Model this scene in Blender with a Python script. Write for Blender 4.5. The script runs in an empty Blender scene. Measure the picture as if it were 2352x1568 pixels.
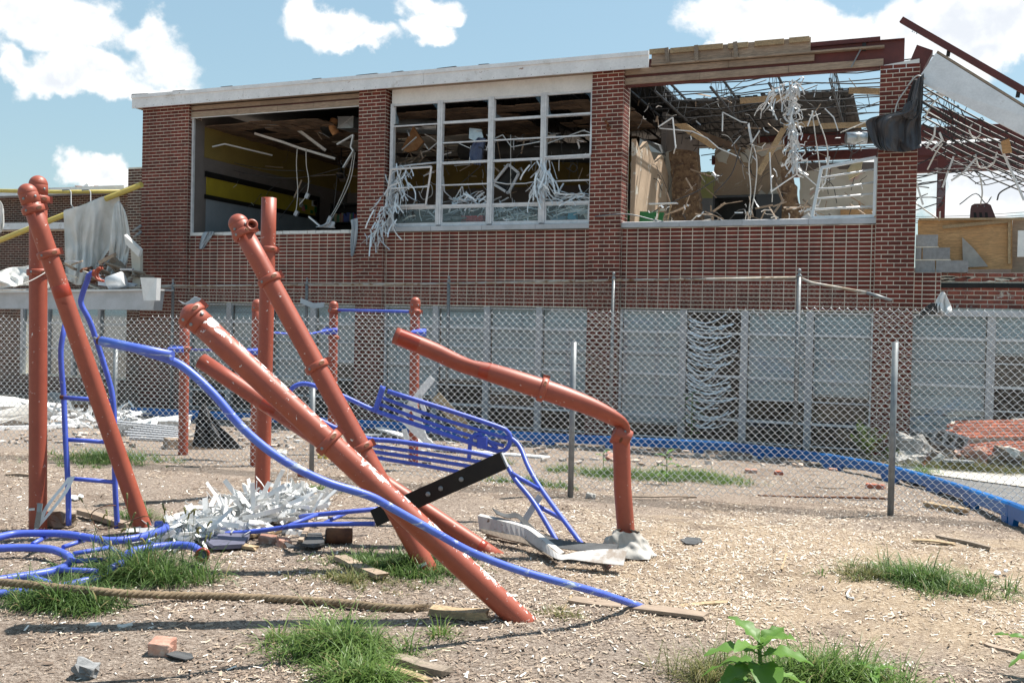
import bpy, bmesh, math, random
import numpy as np
from mathutils import Vector, Matrix, noise as mnoise
random.seed(7); RNG = np.random.default_rng(7)
S = bpy.context.scene
COL = S.collection
# ------------------------------------------------------------------ camera
F = 2250.0; YAW = -.3848; PIT = .0174; ROL = .0222            # survey of the facade, in pixels of a 2352 px wide print
CAM = Vector((9.978, -17.669, 1.65))
_f = Vector((math.sin(YAW), math.cos(YAW), 0)); _r = Vector((math.cos(YAW), -math.sin(YAW), 0)); _u = Vector((0, 0, 1))
FW = _f*math.cos(PIT) - _u*math.sin(PIT); _v = _u*math.cos(PIT) + _f*math.sin(PIT)
RT = _r*math.cos(ROL) + _v*math.sin(ROL); UP = _v*math.cos(ROL) - _r*math.sin(ROL)
cd = bpy.data.cameras.new('camera'); cam = bpy.data.objects.new('camera', cd); COL.objects.link(cam)
cd.sensor_width = 36.0; cd.lens = F/2352*36; cd.clip_start = .05; cd.clip_end = 3000
R3 = Matrix((RT, UP, -FW)).transposed()
cam.matrix_world = Matrix.Translation(CAM) @ R3.to_4x4()
S.camera = cam
# ------------------------------------------------------------------ sun, sky, exposure
SUN = Vector((.327, .391, 1.0)).normalized()
sl = bpy.data.lights.new('sun', 'SUN'); sl.energy = 4.7; sl.angle = math.radians(.53); sl.color = (1, .955, .88)
so = bpy.data.objects.new('sun', sl); COL.objects.link(so)
so.rotation_euler = SUN.to_track_quat('Z', 'Y').to_euler()
S.view_settings.view_transform = 'Standard'; S.view_settings.look = 'None'
S.view_settings.exposure = .98; S.view_settings.gamma = 1; S.view_settings.use_curve_mapping = False
W = bpy.data.worlds.new('World'); S.world = W; W.use_nodes = True

class NT:
    """small node-tree writer"""
    def __init__(s, nt): s.t = nt; s.n = nt.nodes; s.l = nt.links
    def put(s, v, sock):
        if v is None: return
        if hasattr(v, 'is_output'): s.l.new(v, sock)
        elif hasattr(sock.default_value, '__len__') and not hasattr(v, '__len__'): sock.default_value = [v]*len(sock.default_value)
        elif hasattr(sock.default_value, '__len__') and len(sock.default_value) == 4 and len(v) == 3: sock.default_value = (*v, 1)
        else: sock.default_value = v
    def math(s, op, a, b=None, c=None, clamp=False):
        n = s.n.new('ShaderNodeMath'); n.operation = op; n.use_clamp = clamp
        for i, v in enumerate((a, b, c)): s.put(v, n.inputs[i])
        return n.outputs[0]
    def vec(s, op, a, b=None):
        n = s.n.new('ShaderNodeVectorMath'); n.operation = op
        s.put(a, n.inputs[0]); s.put(b, n.inputs[1])
        return n.outputs['Value'] if op in ('LENGTH', 'DOT_PRODUCT') else n.outputs[0]
    def noise(s, v, scale, detail=5, rough=.55, dist=0):
        n = s.n.new('ShaderNodeTexNoise'); s.put(v, n.inputs['Vector'])
        n.inputs['Scale'].default_value = scale; n.inputs['Detail'].default_value = detail
        n.inputs['Roughness'].default_value = rough; n.inputs['Distortion'].default_value = dist
        return n.outputs[0]
    def ss(s, v, a, b, lo=0., hi=1.):
        n = s.n.new('ShaderNodeMapRange'); n.interpolation_type = 'SMOOTHSTEP'
        for i, q in enumerate((v, a, b, lo, hi)): s.put(q, n.inputs[i])
        return n.outputs[0]
    def mix(s, f, a, b, mode='MIX'):
        n = s.n.new('ShaderNodeMix'); n.data_type = 'RGBA'; n.blend_type = mode; n.clamp_factor = True
        s.put(f, n.inputs[0]); s.put(a, n.inputs[6]); s.put(b, n.inputs[7])
        return n.outputs[2]

def pray(x, y): return FW + RT*((x-1176)/F) - UP*((y-784)/F)
w = NT(W.node_tree); w.n.clear()
sky = w.n.new('ShaderNodeTexSky'); sky.sky_type = 'NISHITA'; sky.sun_disc = False
sky.sun_elevation = math.asin(SUN.z); sky.sun_rotation = math.atan2(SUN.x, SUN.y)
sky.air_density = 1.35; sky.dust_density = 1.1; sky.ozone_density = 1.6
tc = w.n.new('ShaderNodeTexCoord').outputs['Generated']
sx = w.n.new('ShaderNodeSeparateXYZ'); w.l.new(tc, sx.inputs[0])
az = w.math('ARCTAN2', sx.outputs[0], sx.outputs[1]); el = w.math('ARCSINE', sx.outputs[2])
cx = w.n.new('ShaderNodeCombineXYZ'); w.l.new(az, cx.inputs[0]); w.l.new(el, cx.inputs[1])
ae = cx.outputs[0]
n1 = w.noise(tc, 9, 9, .62, .2); n2 = w.noise(tc, 26, 6, .6)
warp = w.vec('SCALE', w.vec('SUBTRACT', (lambda n: n)(w.n.new('ShaderNodeTexNoise').outputs[1]), (.5, .5, .5)))
warp.node.inputs['Scale'].default_value = .065
tn = [n for n in w.n if n.type == 'TEX_NOISE'][-1]; w.l.new(tc, tn.inputs['Vector']); tn.inputs['Scale'].default_value = 22; tn.inputs['Detail'].default_value = 6
aew = w.vec('ADD', ae, warp)
CLOUDS = [(60, 25, 190, 62), (170, 60, 110, 50), (330, 95, 100, 52), (370, 150, 90, 55), (240, 170, 150, 42), (110, 180, 110, 26),
          (300, 195, 190, 34), (180, 395, 52, 34), (255, 395, 58, 28), (15, 150, 40, 60),
          (760, 55, 75, 42), (830, 92, 105, 27), (985, 20, 95, 34), (985, 70, 66, 22), (1040, 36, 40, 22),
          (1700, 20, 150, 45), (1790, 45, 190, 50), (1880, 70, 140, 46), (1660, 98, 70, 16), (1990, 105, 90, 34), (2080, 60, 60, 60),
          (2190, 55, 130, 62), (2300, 60, 110, 66), (2240, 110, 120, 40), (2150, 420, 130, 95), (2290, 440, 150, 80)]
acc = None; accn = None
for (bx, by, rw, rh) in CLOUDS:
    d = pray(bx, by).normalized(); a0 = math.atan2(d.x, d.y); e0 = math.asin(d.z)
    q = w.vec('MULTIPLY', w.vec('SUBTRACT', aew, (a0, e0, 0)), (F/rw/1.16, F/rh/1.2, 0))
    v = w.math('SUBTRACT', 1.0, w.vec('LENGTH', q))
    acc = v if acc is None else w.math('SMOOTH_MAX', acc, v, .25)
far = w.ss(w.noise(tc, 3.2, 6, .6), .56, .8, -.9, .5)             # the same kind of cloud carries on round the whole sky
away = w.ss(w.vec('DOT_PRODUCT', tc, tuple(FW)), .80, .70, 0, 1)
far = w.math('ADD', -1, w.math('MULTIPLY', away, w.math('ADD', far, 1)))
acc = w.math('MAXIMUM', acc, far)
dens = w.math('ADD', acc, w.math('MULTIPLY', w.math('SUBTRACT', n1, .5), 2.3))
dens = w.math('ADD', dens, w.math('MULTIPLY', w.math('SUBTRACT', n2, .5), .8))
cov = w.ss(dens, -.04, .40)
n3 = w.noise(w.vec('ADD', tc, (0, 0, .022)), 9, 9, .62, .2)
body = w.ss(w.math('ADD', dens, w.math('MULTIPLY', w.math('SUBTRACT', n3, n1), 4.0)), .45, 1.25)
ccol = w.mix(body, (9.0, 9.0, 8.95), (6.9, 7.15, 7.6))
skyc = w.mix(.42, sky.outputs[0], (3.5, 5.7, 6.7))                   # thin summer haze over the whole sky
bgc = w.mix(w.math('MULTIPLY', cov, .93), skyc, ccol)
bg = w.n.new('ShaderNodeBackground'); w.l.new(bgc, bg.inputs[0]); bg.inputs[1].default_value = .066
wo = w.n.new('ShaderNodeOutputWorld'); w.l.new(bg.outputs[0], wo.inputs[0])
W.cycles.sampling_method = 'MANUAL'; W.cycles.sample_map_resolution = 512
# ------------------------------------------------------------------ surveying helpers: from a bearing to a point in the place
def sm(t): t = min(max(t, 0.), 1.); return t*t*(3-2*t)
def gz(x, y): return -.33*sm((y+11)/8.2) - .12*sm((y+2.3)/2.2)
def at(x, y, d): return CAM + pray(x, y)*d
def fy(x, y, Y): r = pray(x, y); return CAM + r*((Y-CAM.y)/r.y)
def fx(x, y, X): r = pray(x, y); return CAM + r*((X-CAM.x)/r.x)
def gr(x, y, h=0.):
    r = pray(x, y); t = (h-CAM.z)/r.z
    for _ in range(40):
        p = CAM + r*t; t = (gz(p.x, p.y)+h-CAM.z)/r.z
    return CAM + r*t
def dep(p): return (Vector(p)-CAM).dot(FW)
def V(*a): return Vector(a)
U = random.uniform
# ------------------------------------------------------------------ mesh builder
class MB:
    def __init__(s): s.v = []; s.f = []; s.sm = []; s.rn = []
    def add(s, vs, fs, smooth=False, rnd=None):
        o = len(s.v); s.v += [tuple(p) for p in vs]
        r = U(0, 1) if rnd is None else rnd
        s.rn += [r]*len(vs)
        for f in fs: s.f.append(tuple(i+o for i in f)); s.sm.append(smooth)
        return s
    def box(s, c, size, rot=None, rnd=None, jit=0.):
        hx, hy, hz = size[0]/2, size[1]/2, size[2]/2
        vs = [Vector((x*hx, y*hy, z*hz)) for z in (-1, 1) for y in (-1, 1) for x in (-1, 1)]
        if jit: vs = [p+Vector((U(-jit, jit), U(-jit, jit), U(-jit, jit))) for p in vs]
        if rot is not None: vs = [rot @ p for p in vs]
        c = Vector(c)
        return s.add([p+c for p in vs], [(0,2,3,1), (4,5,7,6), (0,1,5,4), (2,6,7,3), (0,4,6,2), (1,3,7,5)], False, rnd)
    def b2(s, a, b, rnd=None):
        return s.box([(a[i]+b[i])/2 for i in range(3)], [abs(b[i]-a[i]) for i in range(3)], None, rnd)
    def bar(s, p, q, w_, h, up=(0, 0, 1), rnd=None):
        p = Vector(p); q = Vector(q); d = q-p; L = d.length; d = d/L
        up = Vector(up)
        x = d.cross(up)
        if x.length < 1e-4: x = d.cross(Vector((1, 0, 0)))
        x.normalize(); z = x.cross(d)
        return s.box((p+q)/2, (w_, L, h), Matrix((x, d, z)).transposed(), rnd)
    def tube(s, pts, r, n=12, cap=True, smooth=True, rnd=None, ref=None, flat=None):
        pts = [Vector(p) for p in pts]; m = len(pts)
        rs = r if hasattr(r, '__len__') else [r]*m
        T = []
        for i in range(m):
            t = pts[min(i+1, m-1)]-pts[max(i-1, 0)]; T.append(t.normalized())
        a = Vector(ref) if ref else (Vector((0, 0, 1)) if abs(T[0].z) < .9 else Vector((1, 0, 0)))
        nrm = (a-T[0]*a.dot(T[0])).normalized(); vs = []
        for i in range(m):
            nrm = (nrm-T[i]*nrm.dot(T[i])).normalized(); bn = T[i].cross(nrm)
            ra, rb = (rs[i] if hasattr(rs[i], '__len__') else (rs[i], rs[i]))
            for k in range(n):
                an = 2*math.pi*k/n; vs.append(pts[i]+nrm*(math.cos(an)*ra)+bn*(math.sin(an)*rb))
        fs = [(i*n+k, i*n+(k+1) % n, (i+1)*n+(k+1) % n, (i+1)*n+k) for i in range(m-1) for k in range(n)]
        rr = U(0, 1) if rnd is None else rnd
        s.add(vs, fs, smooth, rr)
        if cap:
            o = len(s.v)-len(vs)
            s.f.append(tuple(o+k for k in range(n))[::-1]); s.f.append(tuple(o+(m-1)*n+k for k in range(n))); s.sm += [False, False]
        return s
    def lathe(s, base, axis, prof, n=20, smooth=True, cap=True):
        base = Vector(base); ax = Vector(axis).normalized()
        return s.tube([base+ax*t for t, _ in prof], [r for _, r in prof], n, cap, smooth) if False else s._lathe(base, ax, prof, n, smooth, cap)
    def _lathe(s, b, ax, prof, n, smooth, cap):
        a = Vector((0, 0, 1)) if abs(ax.z) < .9 else Vector((1, 0, 0))
        x = (a-ax*a.dot(ax)).normalized(); y = ax.cross(x); vs = []
        for t, r in prof:
            for k in range(n):
                an = 2*math.pi*k/n; vs.append(b+ax*t+x*(math.cos(an)*r)+y*(math.sin(an)*r))
        m = len(prof)
        fs = [(i*n+k, i*n+(k+1) % n, (i+1)*n+(k+1) % n, (i+1)*n+k) for i in range(m-1) for k in range(n)]
        s.add(vs, fs, smooth)
        if cap:
            o = len(s.v)-len(vs)
            s.f.append(tuple(o+k for k in range(n))[::-1]); s.f.append(tuple(o+(m-1)*n+k for k in range(n))); s.sm += [False, False]
        return s
    def prism(s, poly, d, rnd=None):
        """closed polygon of 3D points pushed along vector d"""
        poly = [Vector(p) for p in poly]; d = Vector(d); n = len(poly)
        fs = [tuple(range(n))[::-1], tuple(range(n, 2*n))]+[(i, (i+1) % n, n+(i+1) % n, n+i) for i in range(n)]
        return s.add(poly+[p+d for p in poly], fs, False, rnd)
    def strip(s, pts, wv, th=.0015, rnd=None):
        """bent flat ribbon with thickness; wv is a width vector or a list of them"""
        m = len(pts); ws = wv if isinstance(wv, list) else [wv]*m; vs = []
        for i in range(m):
            p = Vector(pts[i]); t = Vector(pts[min(i+1, m-1)])-Vector(pts[max(i-1, 0)]); nn = t.cross(ws[i])
            nn = nn.normalized()*th if nn.length > 1e-9 else Vector((0, 0, th))
            vs += [p-ws[i]/2-nn, p+ws[i]/2-nn, p+ws[i]/2+nn, p-ws[i]/2+nn]
        fs = [(4*i+k, 4*i+(k+1) % 4, 4*i+4+(k+1) % 4, 4*i+4+k) for i in range(m-1) for k in range(4)]
        fs += [(3, 2, 1, 0), tuple(4*(m-1)+k for k in range(4))]
        return s.add(vs, fs, False, rnd)
    def mesh(s, name, mat, org=None):
        me = bpy.data.meshes.new(name); o = Vector(org) if org is not None else Vector((0, 0, 0))
        me.from_pydata([(p[0]-o.x, p[1]-o.y, p[2]-o.z) for p in s.v], [], s.f)
        me.polygons.foreach_set('use_smooth', s.sm)
        at_ = me.attributes.new('rnd', 'FLOAT', 'POINT'); at_.data.foreach_set('value', s.rn)
        for m in (mat if isinstance(mat, (list, tuple)) else [mat]): me.materials.append(m)
        me.update(); return me
    def build(s, name, mat, parent=None, org=None, kind=None):
        if parent is not None: org = ORG[parent.name]
        elif org is None:
            a = np.array(s.v); org = Vector((float(a[:, 0].mean()), float(a[:, 1].mean()), float(a[:, 2].min())))
        o = bpy.data.objects.new(name, s.mesh(name, mat, org)); COL.objects.link(o)
        ORG[o.name] = Vector(org)
        if parent is not None: o.parent = parent
        else: o.location = org
        if kind: o['kind'] = kind
        return o
ORG = {}
def tag(o, label, cat, group=None):
    o['label'] = label; o['category'] = cat
    if group: o['group'] = group
    return o
def thing(name, loc, label, cat, group=None):
    o = bpy.data.objects.new(name, None); COL.objects.link(o); o.location = loc; o.empty_display_size = .1
    ORG[o.name] = Vector(loc); return tag(o, label, cat, group)
def inst(name, me, parent, world, rot=None):
    """one more object on a shared mesh"""
    o = bpy.data.objects.new(name, me); COL.objects.link(o); o.parent = parent
    o.location = Vector(world)-ORG[parent.name]; ORG[o.name] = ORG[parent.name]
    if rot is not None: o.rotation_euler = rot
    return o
def spline(pts, n=6):
    """Catmull-Rom through the points"""
    P = [Vector(p) for p in pts]; P = [P[0]*2-P[1]]+P+[P[-1]*2-P[-2]]; out = []
    for i in range(1, len(P)-2):
        for k in range(n):
            t = k/n; a, b, c, d = P[i-1], P[i], P[i+1], P[i+2]
            out.append(.5*((2*b)+(c-a)*t+(2*a-5*b+4*c-d)*t*t+(3*b-a-3*c+d)*t**3))
    return out+[P[-2]]
# ------------------------------------------------------------------ materials
MATS = {}
def mat(name, c1, c2=None, scale=6, rough=.6, metal=0., bump=0., bscale=80, rnd=0., attr=0., chips=None, chips2=None, stretch=None, mixlo=.35, mixhi=.65, spec=.5, grain=None):
    if name in MATS: return MATS[name]
    m = bpy.data.materials.new(name); m.use_nodes = True; t = NT(m.node_tree); b = t.n['Principled BSDF']
    co = t.n.new('ShaderNodeTexCoord').outputs['Object']
    if stretch: co = t.vec('MULTIPLY', co, stretch)
    c2 = c2 or tuple(x*.75 for x in c1)
    col = t.mix(t.ss(t.noise(co, scale, 7, .6), mixlo, mixhi), c1, c2)
    fine = t.noise(co, bscale, 4, .6)
    col = t.mix(.28, col, t.mix(fine, (.45, .45, .45), (1.4, 1.4, 1.4)), 'MULTIPLY') if not grain else col
    if grain:                                                                # wood grain along the first axis given
        gco = t.vec('MULTIPLY', co, grain)
        g = t.noise(gco, 14, 8, .65, 1.2)
        col = t.mix(t.ss(g, .38, .62), col, tuple(x*.55 for x in c1))
    if rnd or attr:
        oi = t.n.new('ShaderNodeObjectInfo').outputs['Random'] if rnd else None
        if attr:
            an = t.n.new('ShaderNodeAttribute'); an.attribute_name = 'rnd'; oi = an.outputs['Fac']
        k = rnd or attr
        g = t.math('ADD', t.math('MULTIPLY', oi, 2*k), 1-k)
        cc = t.n.new('ShaderNodeCombineXYZ')
        for i in range(3): t.l.new(g, cc.inputs[i])
        col = t.mix(1, col, cc.outputs[0], 'MULTIPLY')
    ro = rough
    for ch in (chips, chips2):
        if ch:
            cc, lo, hi, sc = ch[:4]
            cco = t.vec('MULTIPLY', co, ch[4]) if len(ch) > 4 else co
            k = t.ss(t.noise(cco, sc, 6, .65, .3), lo, hi); col = t.mix(k, col, cc)
            ro = t.mix(k, (ro,)*3 if not hasattr(ro, 'is_output') else ro, (.85,)*3)
    t.put(col, b.inputs['Base Color']); t.put(ro, b.inputs['Roughness']); b.inputs['Metallic'].default_value = metal
    b.inputs['Specular IOR Level'].default_value = spec
    if bump:
        bn = t.n.new('ShaderNodeBump'); bn.inputs['Strength'].default_value = 1; bn.inputs['Distance'].default_value = bump
        t.l.new(fine, bn.inputs['Height']); t.l.new(bn.outputs[0], b.inputs['Normal'])
    MATS[name] = m; return m
M_BRICK = mat('brick', (.165, .030, .018), (.105, .021, .0135), 9, .8, bump=.002, bscale=90, rnd=.28, mixlo=.3, mixhi=.75)
M_BRICKS = mat('brick_joined', (.165, .030, .018), (.105, .021, .0135), 9, .8, bump=.002, bscale=90, attr=.28, mixlo=.3, mixhi=.75)
M_MORTAR = mat('mortar', (.76, .70, .59), (.66, .60, .50), 12, .9, bump=.003, bscale=140)
def weathered(m, amt=.35):
    """old rain streaks and soot, laid over a wall by its real position"""
    t = NT(m.node_tree); b = t.n['Principled BSDF']; src = b.inputs['Base Color'].links[0].from_socket
    g = t.n.new('ShaderNodeNewGeometry').outputs['Position']
    a = t.noise(g, .7, 5, .65); c = t.noise(t.vec('MULTIPLY', g, (3.2, 3.2, .22)), 1.5, 5, .7)
    f = t.ss(t.math('ADD', t.math('MULTIPLY', a, .5), t.math('MULTIPLY', c, .5)), .40, .62, 1.12, 1.12-amt)
    k = t.n.new('ShaderNodeCombineXYZ')
    for i in range(3): t.l.new(f, k.inputs[i])
    t.put(t.mix(1, src, k.outputs[0], 'MULTIPLY'), b.inputs['Base Color'])
for m_ in (M_BRICK, M_BRICKS, M_MORTAR): weathered(m_)
M_BRICKFAR = mat('brick_wing', (.12, .045, .03), (.075, .03, .022), 9, .85, attr=.35, bscale=60)
M_BRICKOLD = mat('brick_bare', (.26, .075, .05), (.16, .05, .038), 9, .9, bump=.004, bscale=60, attr=.3, chips=((.45, .40, .36), .58, .66, 9))
M_RUBBLE = mat('rubble_brick', (.42, .14, .085), (.33, .10, .06), 9, .9, bump=.004, bscale=60, attr=.25, chips=((.55, .48, .42), .60, .70, 14))
M_POST = mat('post_paint', (.33, .074, .040), (.29, .062, .035), 3, .48, bscale=30, spec=.5, chips=((.72, .66, .62), .665, .685, 26), chips2=((.19, .03, .018), .60, .72, 4))
M_POSTW = mat('post_paint_worn', (.335, .078, .042), (.30, .066, .037), 3, .46, bscale=30, spec=.5, chips=((.78, .74, .72), .665, .685, 26), chips2=((.36, .11, .07), .55, .7, 5))
def worn(m):
    t = NT(m.node_tree); b = t.n['Principled BSDF']; src = b.inputs['Base Color'].links[0].from_socket
    co = t.n.new('ShaderNodeTexCoord'); sp_ = t.n.new('ShaderNodeSeparateXYZ'); t.l.new(co.outputs['Normal'], sp_.inputs[0])
    k = t.noise(co.outputs['Object'], 26, 6, .7, .6); big = t.noise(co.outputs['Object'], 5, 3, .6)
    up = t.ss(sp_.outputs[2], .30, .72, -.25, .095)
    f = t.ss(t.math('ADD', t.math('ADD', k, up), t.math('MULTIPLY', t.math('SUBTRACT', big, .5), .55)), .61, .635)
    t.put(t.mix(f, src, (.80, .76, .74)), b.inputs['Base Color'])
M_POSTW.node_tree.nodes; worn(M_POSTW)
M_CAP = mat('post_cap', (.34, .078, .044), (.30, .068, .038), 4, .48, bscale=40, chips=((.7, .62, .58), .69, .71, 40))
M_PATCH = mat('post_band', (.34, .042, .018), (.27, .034, .015), 5, .3, bscale=30, chips=((.7, .62, .58), .68, .70, 40))
M_BLUE = mat('blue_paint', (.075, .125, .56), (.06, .10, .47), 4, .42, bscale=40, chips=((.36, .40, .55), .64, .70, 30))
M_BLUEW = mat('blue_paint_worn', (.075, .125, .56), (.09, .16, .56), 4, .42, bscale=40, chips=((.40, .46, .58), .565, .64, 9, (.35, 1.2, 3)))
M_EDGE = mat('edging_plastic', (.003, .135, .42), (.003, .11, .36), 2, .4, bscale=30, rnd=.12)
M_STEEL = mat('galvanised', (.27, .285, .29), (.20, .21, .22), 10, .5, .4, bscale=120)
M_WIRE = mat('chain_wire', (.86, .87, .88), (.76, .77, .78), 20, .38, .25, bscale=200)
M_WIREOLD = mat('chain_wire_old', (.40, .36, .31), (.26, .22, .19), 5, .5, .3, bscale=200)
M_RAIL = mat('rusty_rail', (.33, .27, .20), (.42, .41, .39), 5, .6, .25, bscale=80, chips=((.19, .10, .05), .52, .64, 8))
M_BLACK = mat('black_steel', (.008, .008, .009), (.014, .013, .012), 8, .5, bscale=60, spec=.3, chips=((.10, .085, .07), .66, .74, 30))
M_RUST = mat('rust', (.16, .062, .025), (.09, .034, .018), 12, .85, bump=.003, bscale=80)
M_ALU = mat('white_metal', (.70, .71, .72), (.62, .63, .64), 6, .42, .25, bscale=60, attr=.1)
M_BLIND = mat('blind_slat', (.72, .79, .84), (.65, .71, .76), 6, .4, bscale=50, attr=.12)
M_WINF = mat('window_frame', (.68, .69, .71), (.56, .57, .59), 7, .5, bscale=60, chips=((.25, .23, .21), .68, .75, 25))
M_SILL = mat('sill_metal', (.48, .49, .52), (.40, .41, .43), 3, .45, .2, bscale=40, rnd=.08)
M_FASC = mat('fascia_paint', (.80, .80, .81), (.70, .70, .71), 3, .5, bscale=30, chips=((.38, .27, .22), .665, .69, 7, (.6, 1, 2.2)), chips2=((.45, .42, .38), .60, .75, 2.5))
M_PANEL = mat('panel_paint', (.74, .73, .71), (.66, .65, .63), 2, .5, bscale=30, chips=((.45, .40, .33), .68, .74, 12))
M_WOODX = mat('old_board', (.40, .30, .22), (.30, .225, .165), 3, .8, bscale=60, attr=.18, grain=(.35, 3, 5))
M_WOOD = mat('bare_board', (.47, .34, .20), (.36, .25, .14), 3, .8, bscale=60, attr=.18, rnd=.1, grain=(2.5, 2.5, 4), bump=.002)
M_WOODG = mat('grey_board', (.30, .24, .185), (.22, .17, .13), 3, .85, bscale=60, rnd=.15, grain=(2.5, 2.5, 4), bump=.002)
M_PLY = mat('plywood', (.60, .36, .17), (.50, .28, .12), 1.5, .75, bscale=40, grain=(.5, 1, 5))
M_RED = mat('red_primer', (.115, .026, .022), (.085, .02, .018), 3, .6, bscale=40, chips=((.20, .09, .07), .66, .75, 9))
M_DARK = mat('joist_paint', (.010, .010, .012), (.016, .016, .018), 8, .55, bscale=60)
M_DECK = mat('roof_deck', (.014, .016, .018), (.024, .024, .024), 4, .6, bscale=40)
M_CEIL = mat('ceiling_tile', (.17, .11, .07), (.09, .058, .038), 3.5, .9, bscale=30, attr=.25, bump=.004)
M_CEILW = mat('ceiling_tile_pale', (.58, .53, .47), (.50, .45, .39), 4, .9, bscale=30, attr=.15)
M_YEL = mat('yellow_wall', (.25, .185, .05), (.22, .16, .045), 2, .8, bscale=40)
M_GREYW = mat('grey_wall', (.19, .165, .155), (.16, .14, .13), 2, .8, bscale=40)
M_BOARD = mat('white_board', (.25, .28, .31), (.21, .24, .265), 2, .4, bscale=30, chips=((.09, .08, .07), .70, .74, 20))
M_YPAPER = mat('yellow_paper', (.36, .275, .018), (.30, .23, .016), 2, .7, bscale=30, chips=((.2, .18, .1), .70, .74, 14))
M_TAN = mat('tan_wall', (.43, .32, .225), (.35, .255, .175), 2, .9, bscale=50, bump=.003, chips=((.55, .52, .45), .60, .62, 3.5))
M_TANW = mat('pale_wall', (.56, .53, .46), (.50, .46, .39), 2, .9, bscale=50, chips=((.16, .12, .09), .66, .70, 6), chips2=((.52, .36, .31), .62, .66, 2))
M_PEEL = mat('bare_insulation', (.24, .155, .09), (.10, .06, .04), 9, .95, bscale=30, bump=.02, chips=((.42, .31, .20), .58, .66, 12))
M_CAB = mat('cabinet_paint', (.016, .019, .023), (.022, .026, .03), 3, .5, bscale=30)
M_GREEN = mat('green_board', (.012, .17, .045), (.01, .14, .035), 3, .5, bscale=30)
M_REDP = mat('red_plastic', (.45, .02, .02), (.4, .02, .02), 3, .4)
M_CONC = mat('concrete', (.42, .40, .37), (.34, .32, .30), 6, .9, bscale=80, bump=.004, rnd=.12)
M_CMU = mat('cinder_block', (.30, .30, .305), (.24, .24, .245), 14, .95, bscale=90, bump=.005, rnd=.1)
M_ROAD = mat('asphalt', (.17, .165, .16), (.13, .125, .12), 4, .95, bscale=160, bump=.004)
M_WALK = mat('pavement', (.52, .48, .42), (.46, .42, .37), 2, .9, bscale=90, bump=.002)
M_SHING = mat('shingle', (.085, .088, .09), (.06, .06, .062), 9, .95, bscale=200, bump=.003)
M_ROPE = mat('rope', (.26, .19, .12), (.18, .13, .08), 20, .95, bscale=220, bump=.004)
M_WHITE = mat('white_plastic', (.74, .74, .73), (.66, .66, .65), 5, .5, attr=.08)
M_STONE = mat('stone', (.58, .55, .50), (.48, .45, .41), 9, .9, bscale=60, bump=.004, rnd=.12)
M_GREYS = mat('grey_stone', (.26, .26, .26), (.2, .2, .2), 9, .9, bscale=60, bump=.004)
M_PIPEY = mat('gas_pipe_yellow', (.60, .47, .12), (.52, .40, .10), 4, .5, bscale=50, chips=((.35, .3, .15), .64, .7, 15))
M_CHAIR = mat('maroon_plastic', (.075, .022, .025), (.06, .018, .02), 4, .4)
M_FOAM = mat('blue_foam', (.28, .40, .50), (.22, .34, .44), 4, .7)
M_PINK = mat('pink_scrap', (.62, .24, .24), (.5, .2, .2), 4, .7)
M_CABLE = mat('white_cable', (.60, .59, .56), (.5, .49, .47), 4, .5)
M_BCABLE = mat('dark_cable', (.035, .035, .037), (.05, .05, .05), 4, .6)
M_DUCT = mat('duct_metal', (.50, .53, .55), (.38, .41, .43), 3, .3, .75, bscale=40)
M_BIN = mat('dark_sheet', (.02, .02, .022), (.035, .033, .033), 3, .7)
M_FIBRE = mat('orange_insulation', (.42, .22, .10), (.30, .14, .06), 8, .95, bscale=40, bump=.01)

def fabric(name, c1, c2, rough=.8, sheen=0.):
    m = mat(name, c1, c2, 3, rough, bscale=300, bump=.0008); b = m.node_tree.nodes['Principled BSDF']
    b.inputs['Sheen Weight'].default_value = sheen; return m
M_TARP = fabric('white_tarp', (.80, .79, .77), (.70, .68, .64))
def glow_through(m, k):                                                     # thin sheet: part of the sun comes through
    t = NT(m.node_tree); b = t.n['Principled BSDF']; o = [n for n in t.n if n.type == 'OUTPUT_MATERIAL'][0]; tr = t.n.new('ShaderNodeBsdfTranslucent'); mx = t.n.new('ShaderNodeMixShader'); mx.inputs[0].default_value = k
    t.l.new(b.inputs['Base Color'].links[0].from_socket, tr.inputs[0]); t.l.new(b.outputs[0], mx.inputs[1]); t.l.new(tr.outputs[0], mx.inputs[2]); t.l.new(mx.outputs[0], o.inputs[0])
glow_through(M_TARP, .22)
M_FLASH = mat('dirty_flashing', (.52, .50, .48), (.42, .395, .37), 5, .55, bscale=60, chips=((.13, .075, .045), .60, .68, 30), chips2=((.27, .22, .18), .52, .68, 6))
M_CLOTH = fabric('black_cloth', (.026, .021, .023), (.036, .030, .032), .42, .35)
M_DENIM = fabric('blue_cloth', (.06, .08, .16), (.10, .13, .2))
M_RAG = fabric('pale_rag', (.40, .44, .48), (.30, .34, .38))
def glass():
    m = bpy.data.materials.new('window_glass'); m.use_nodes = True; t = NT(m.node_tree); t.n.clear()
    tr = t.n.new('ShaderNodeBsdfTransparent'); tr.inputs[0].default_value = (.93, .96, .96, 1)
    gl = t.n.new('ShaderNodeBsdfGlossy'); gl.inputs['Roughness'].default_value = .03; gl.inputs[0].default_value = (.9, .95, 1, 1)
    fr = t.n.new('ShaderNodeFresnel'); fr.inputs[0].default_value = 1.5
    mx = t.n.new('ShaderNodeMixShader'); t.l.new(t.math('ADD', t.math('MULTIPLY', fr.outputs[0], .6), .01), mx.inputs[0])
    t.l.new(tr.outputs[0], mx.inputs[1]); t.l.new(gl.outputs[0], mx.inputs[2])
    o = t.n.new('ShaderNodeOutputMaterial'); t.l.new(mx.outputs[0], o.inputs[0]); return m
M_GLASS = glass()
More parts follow.
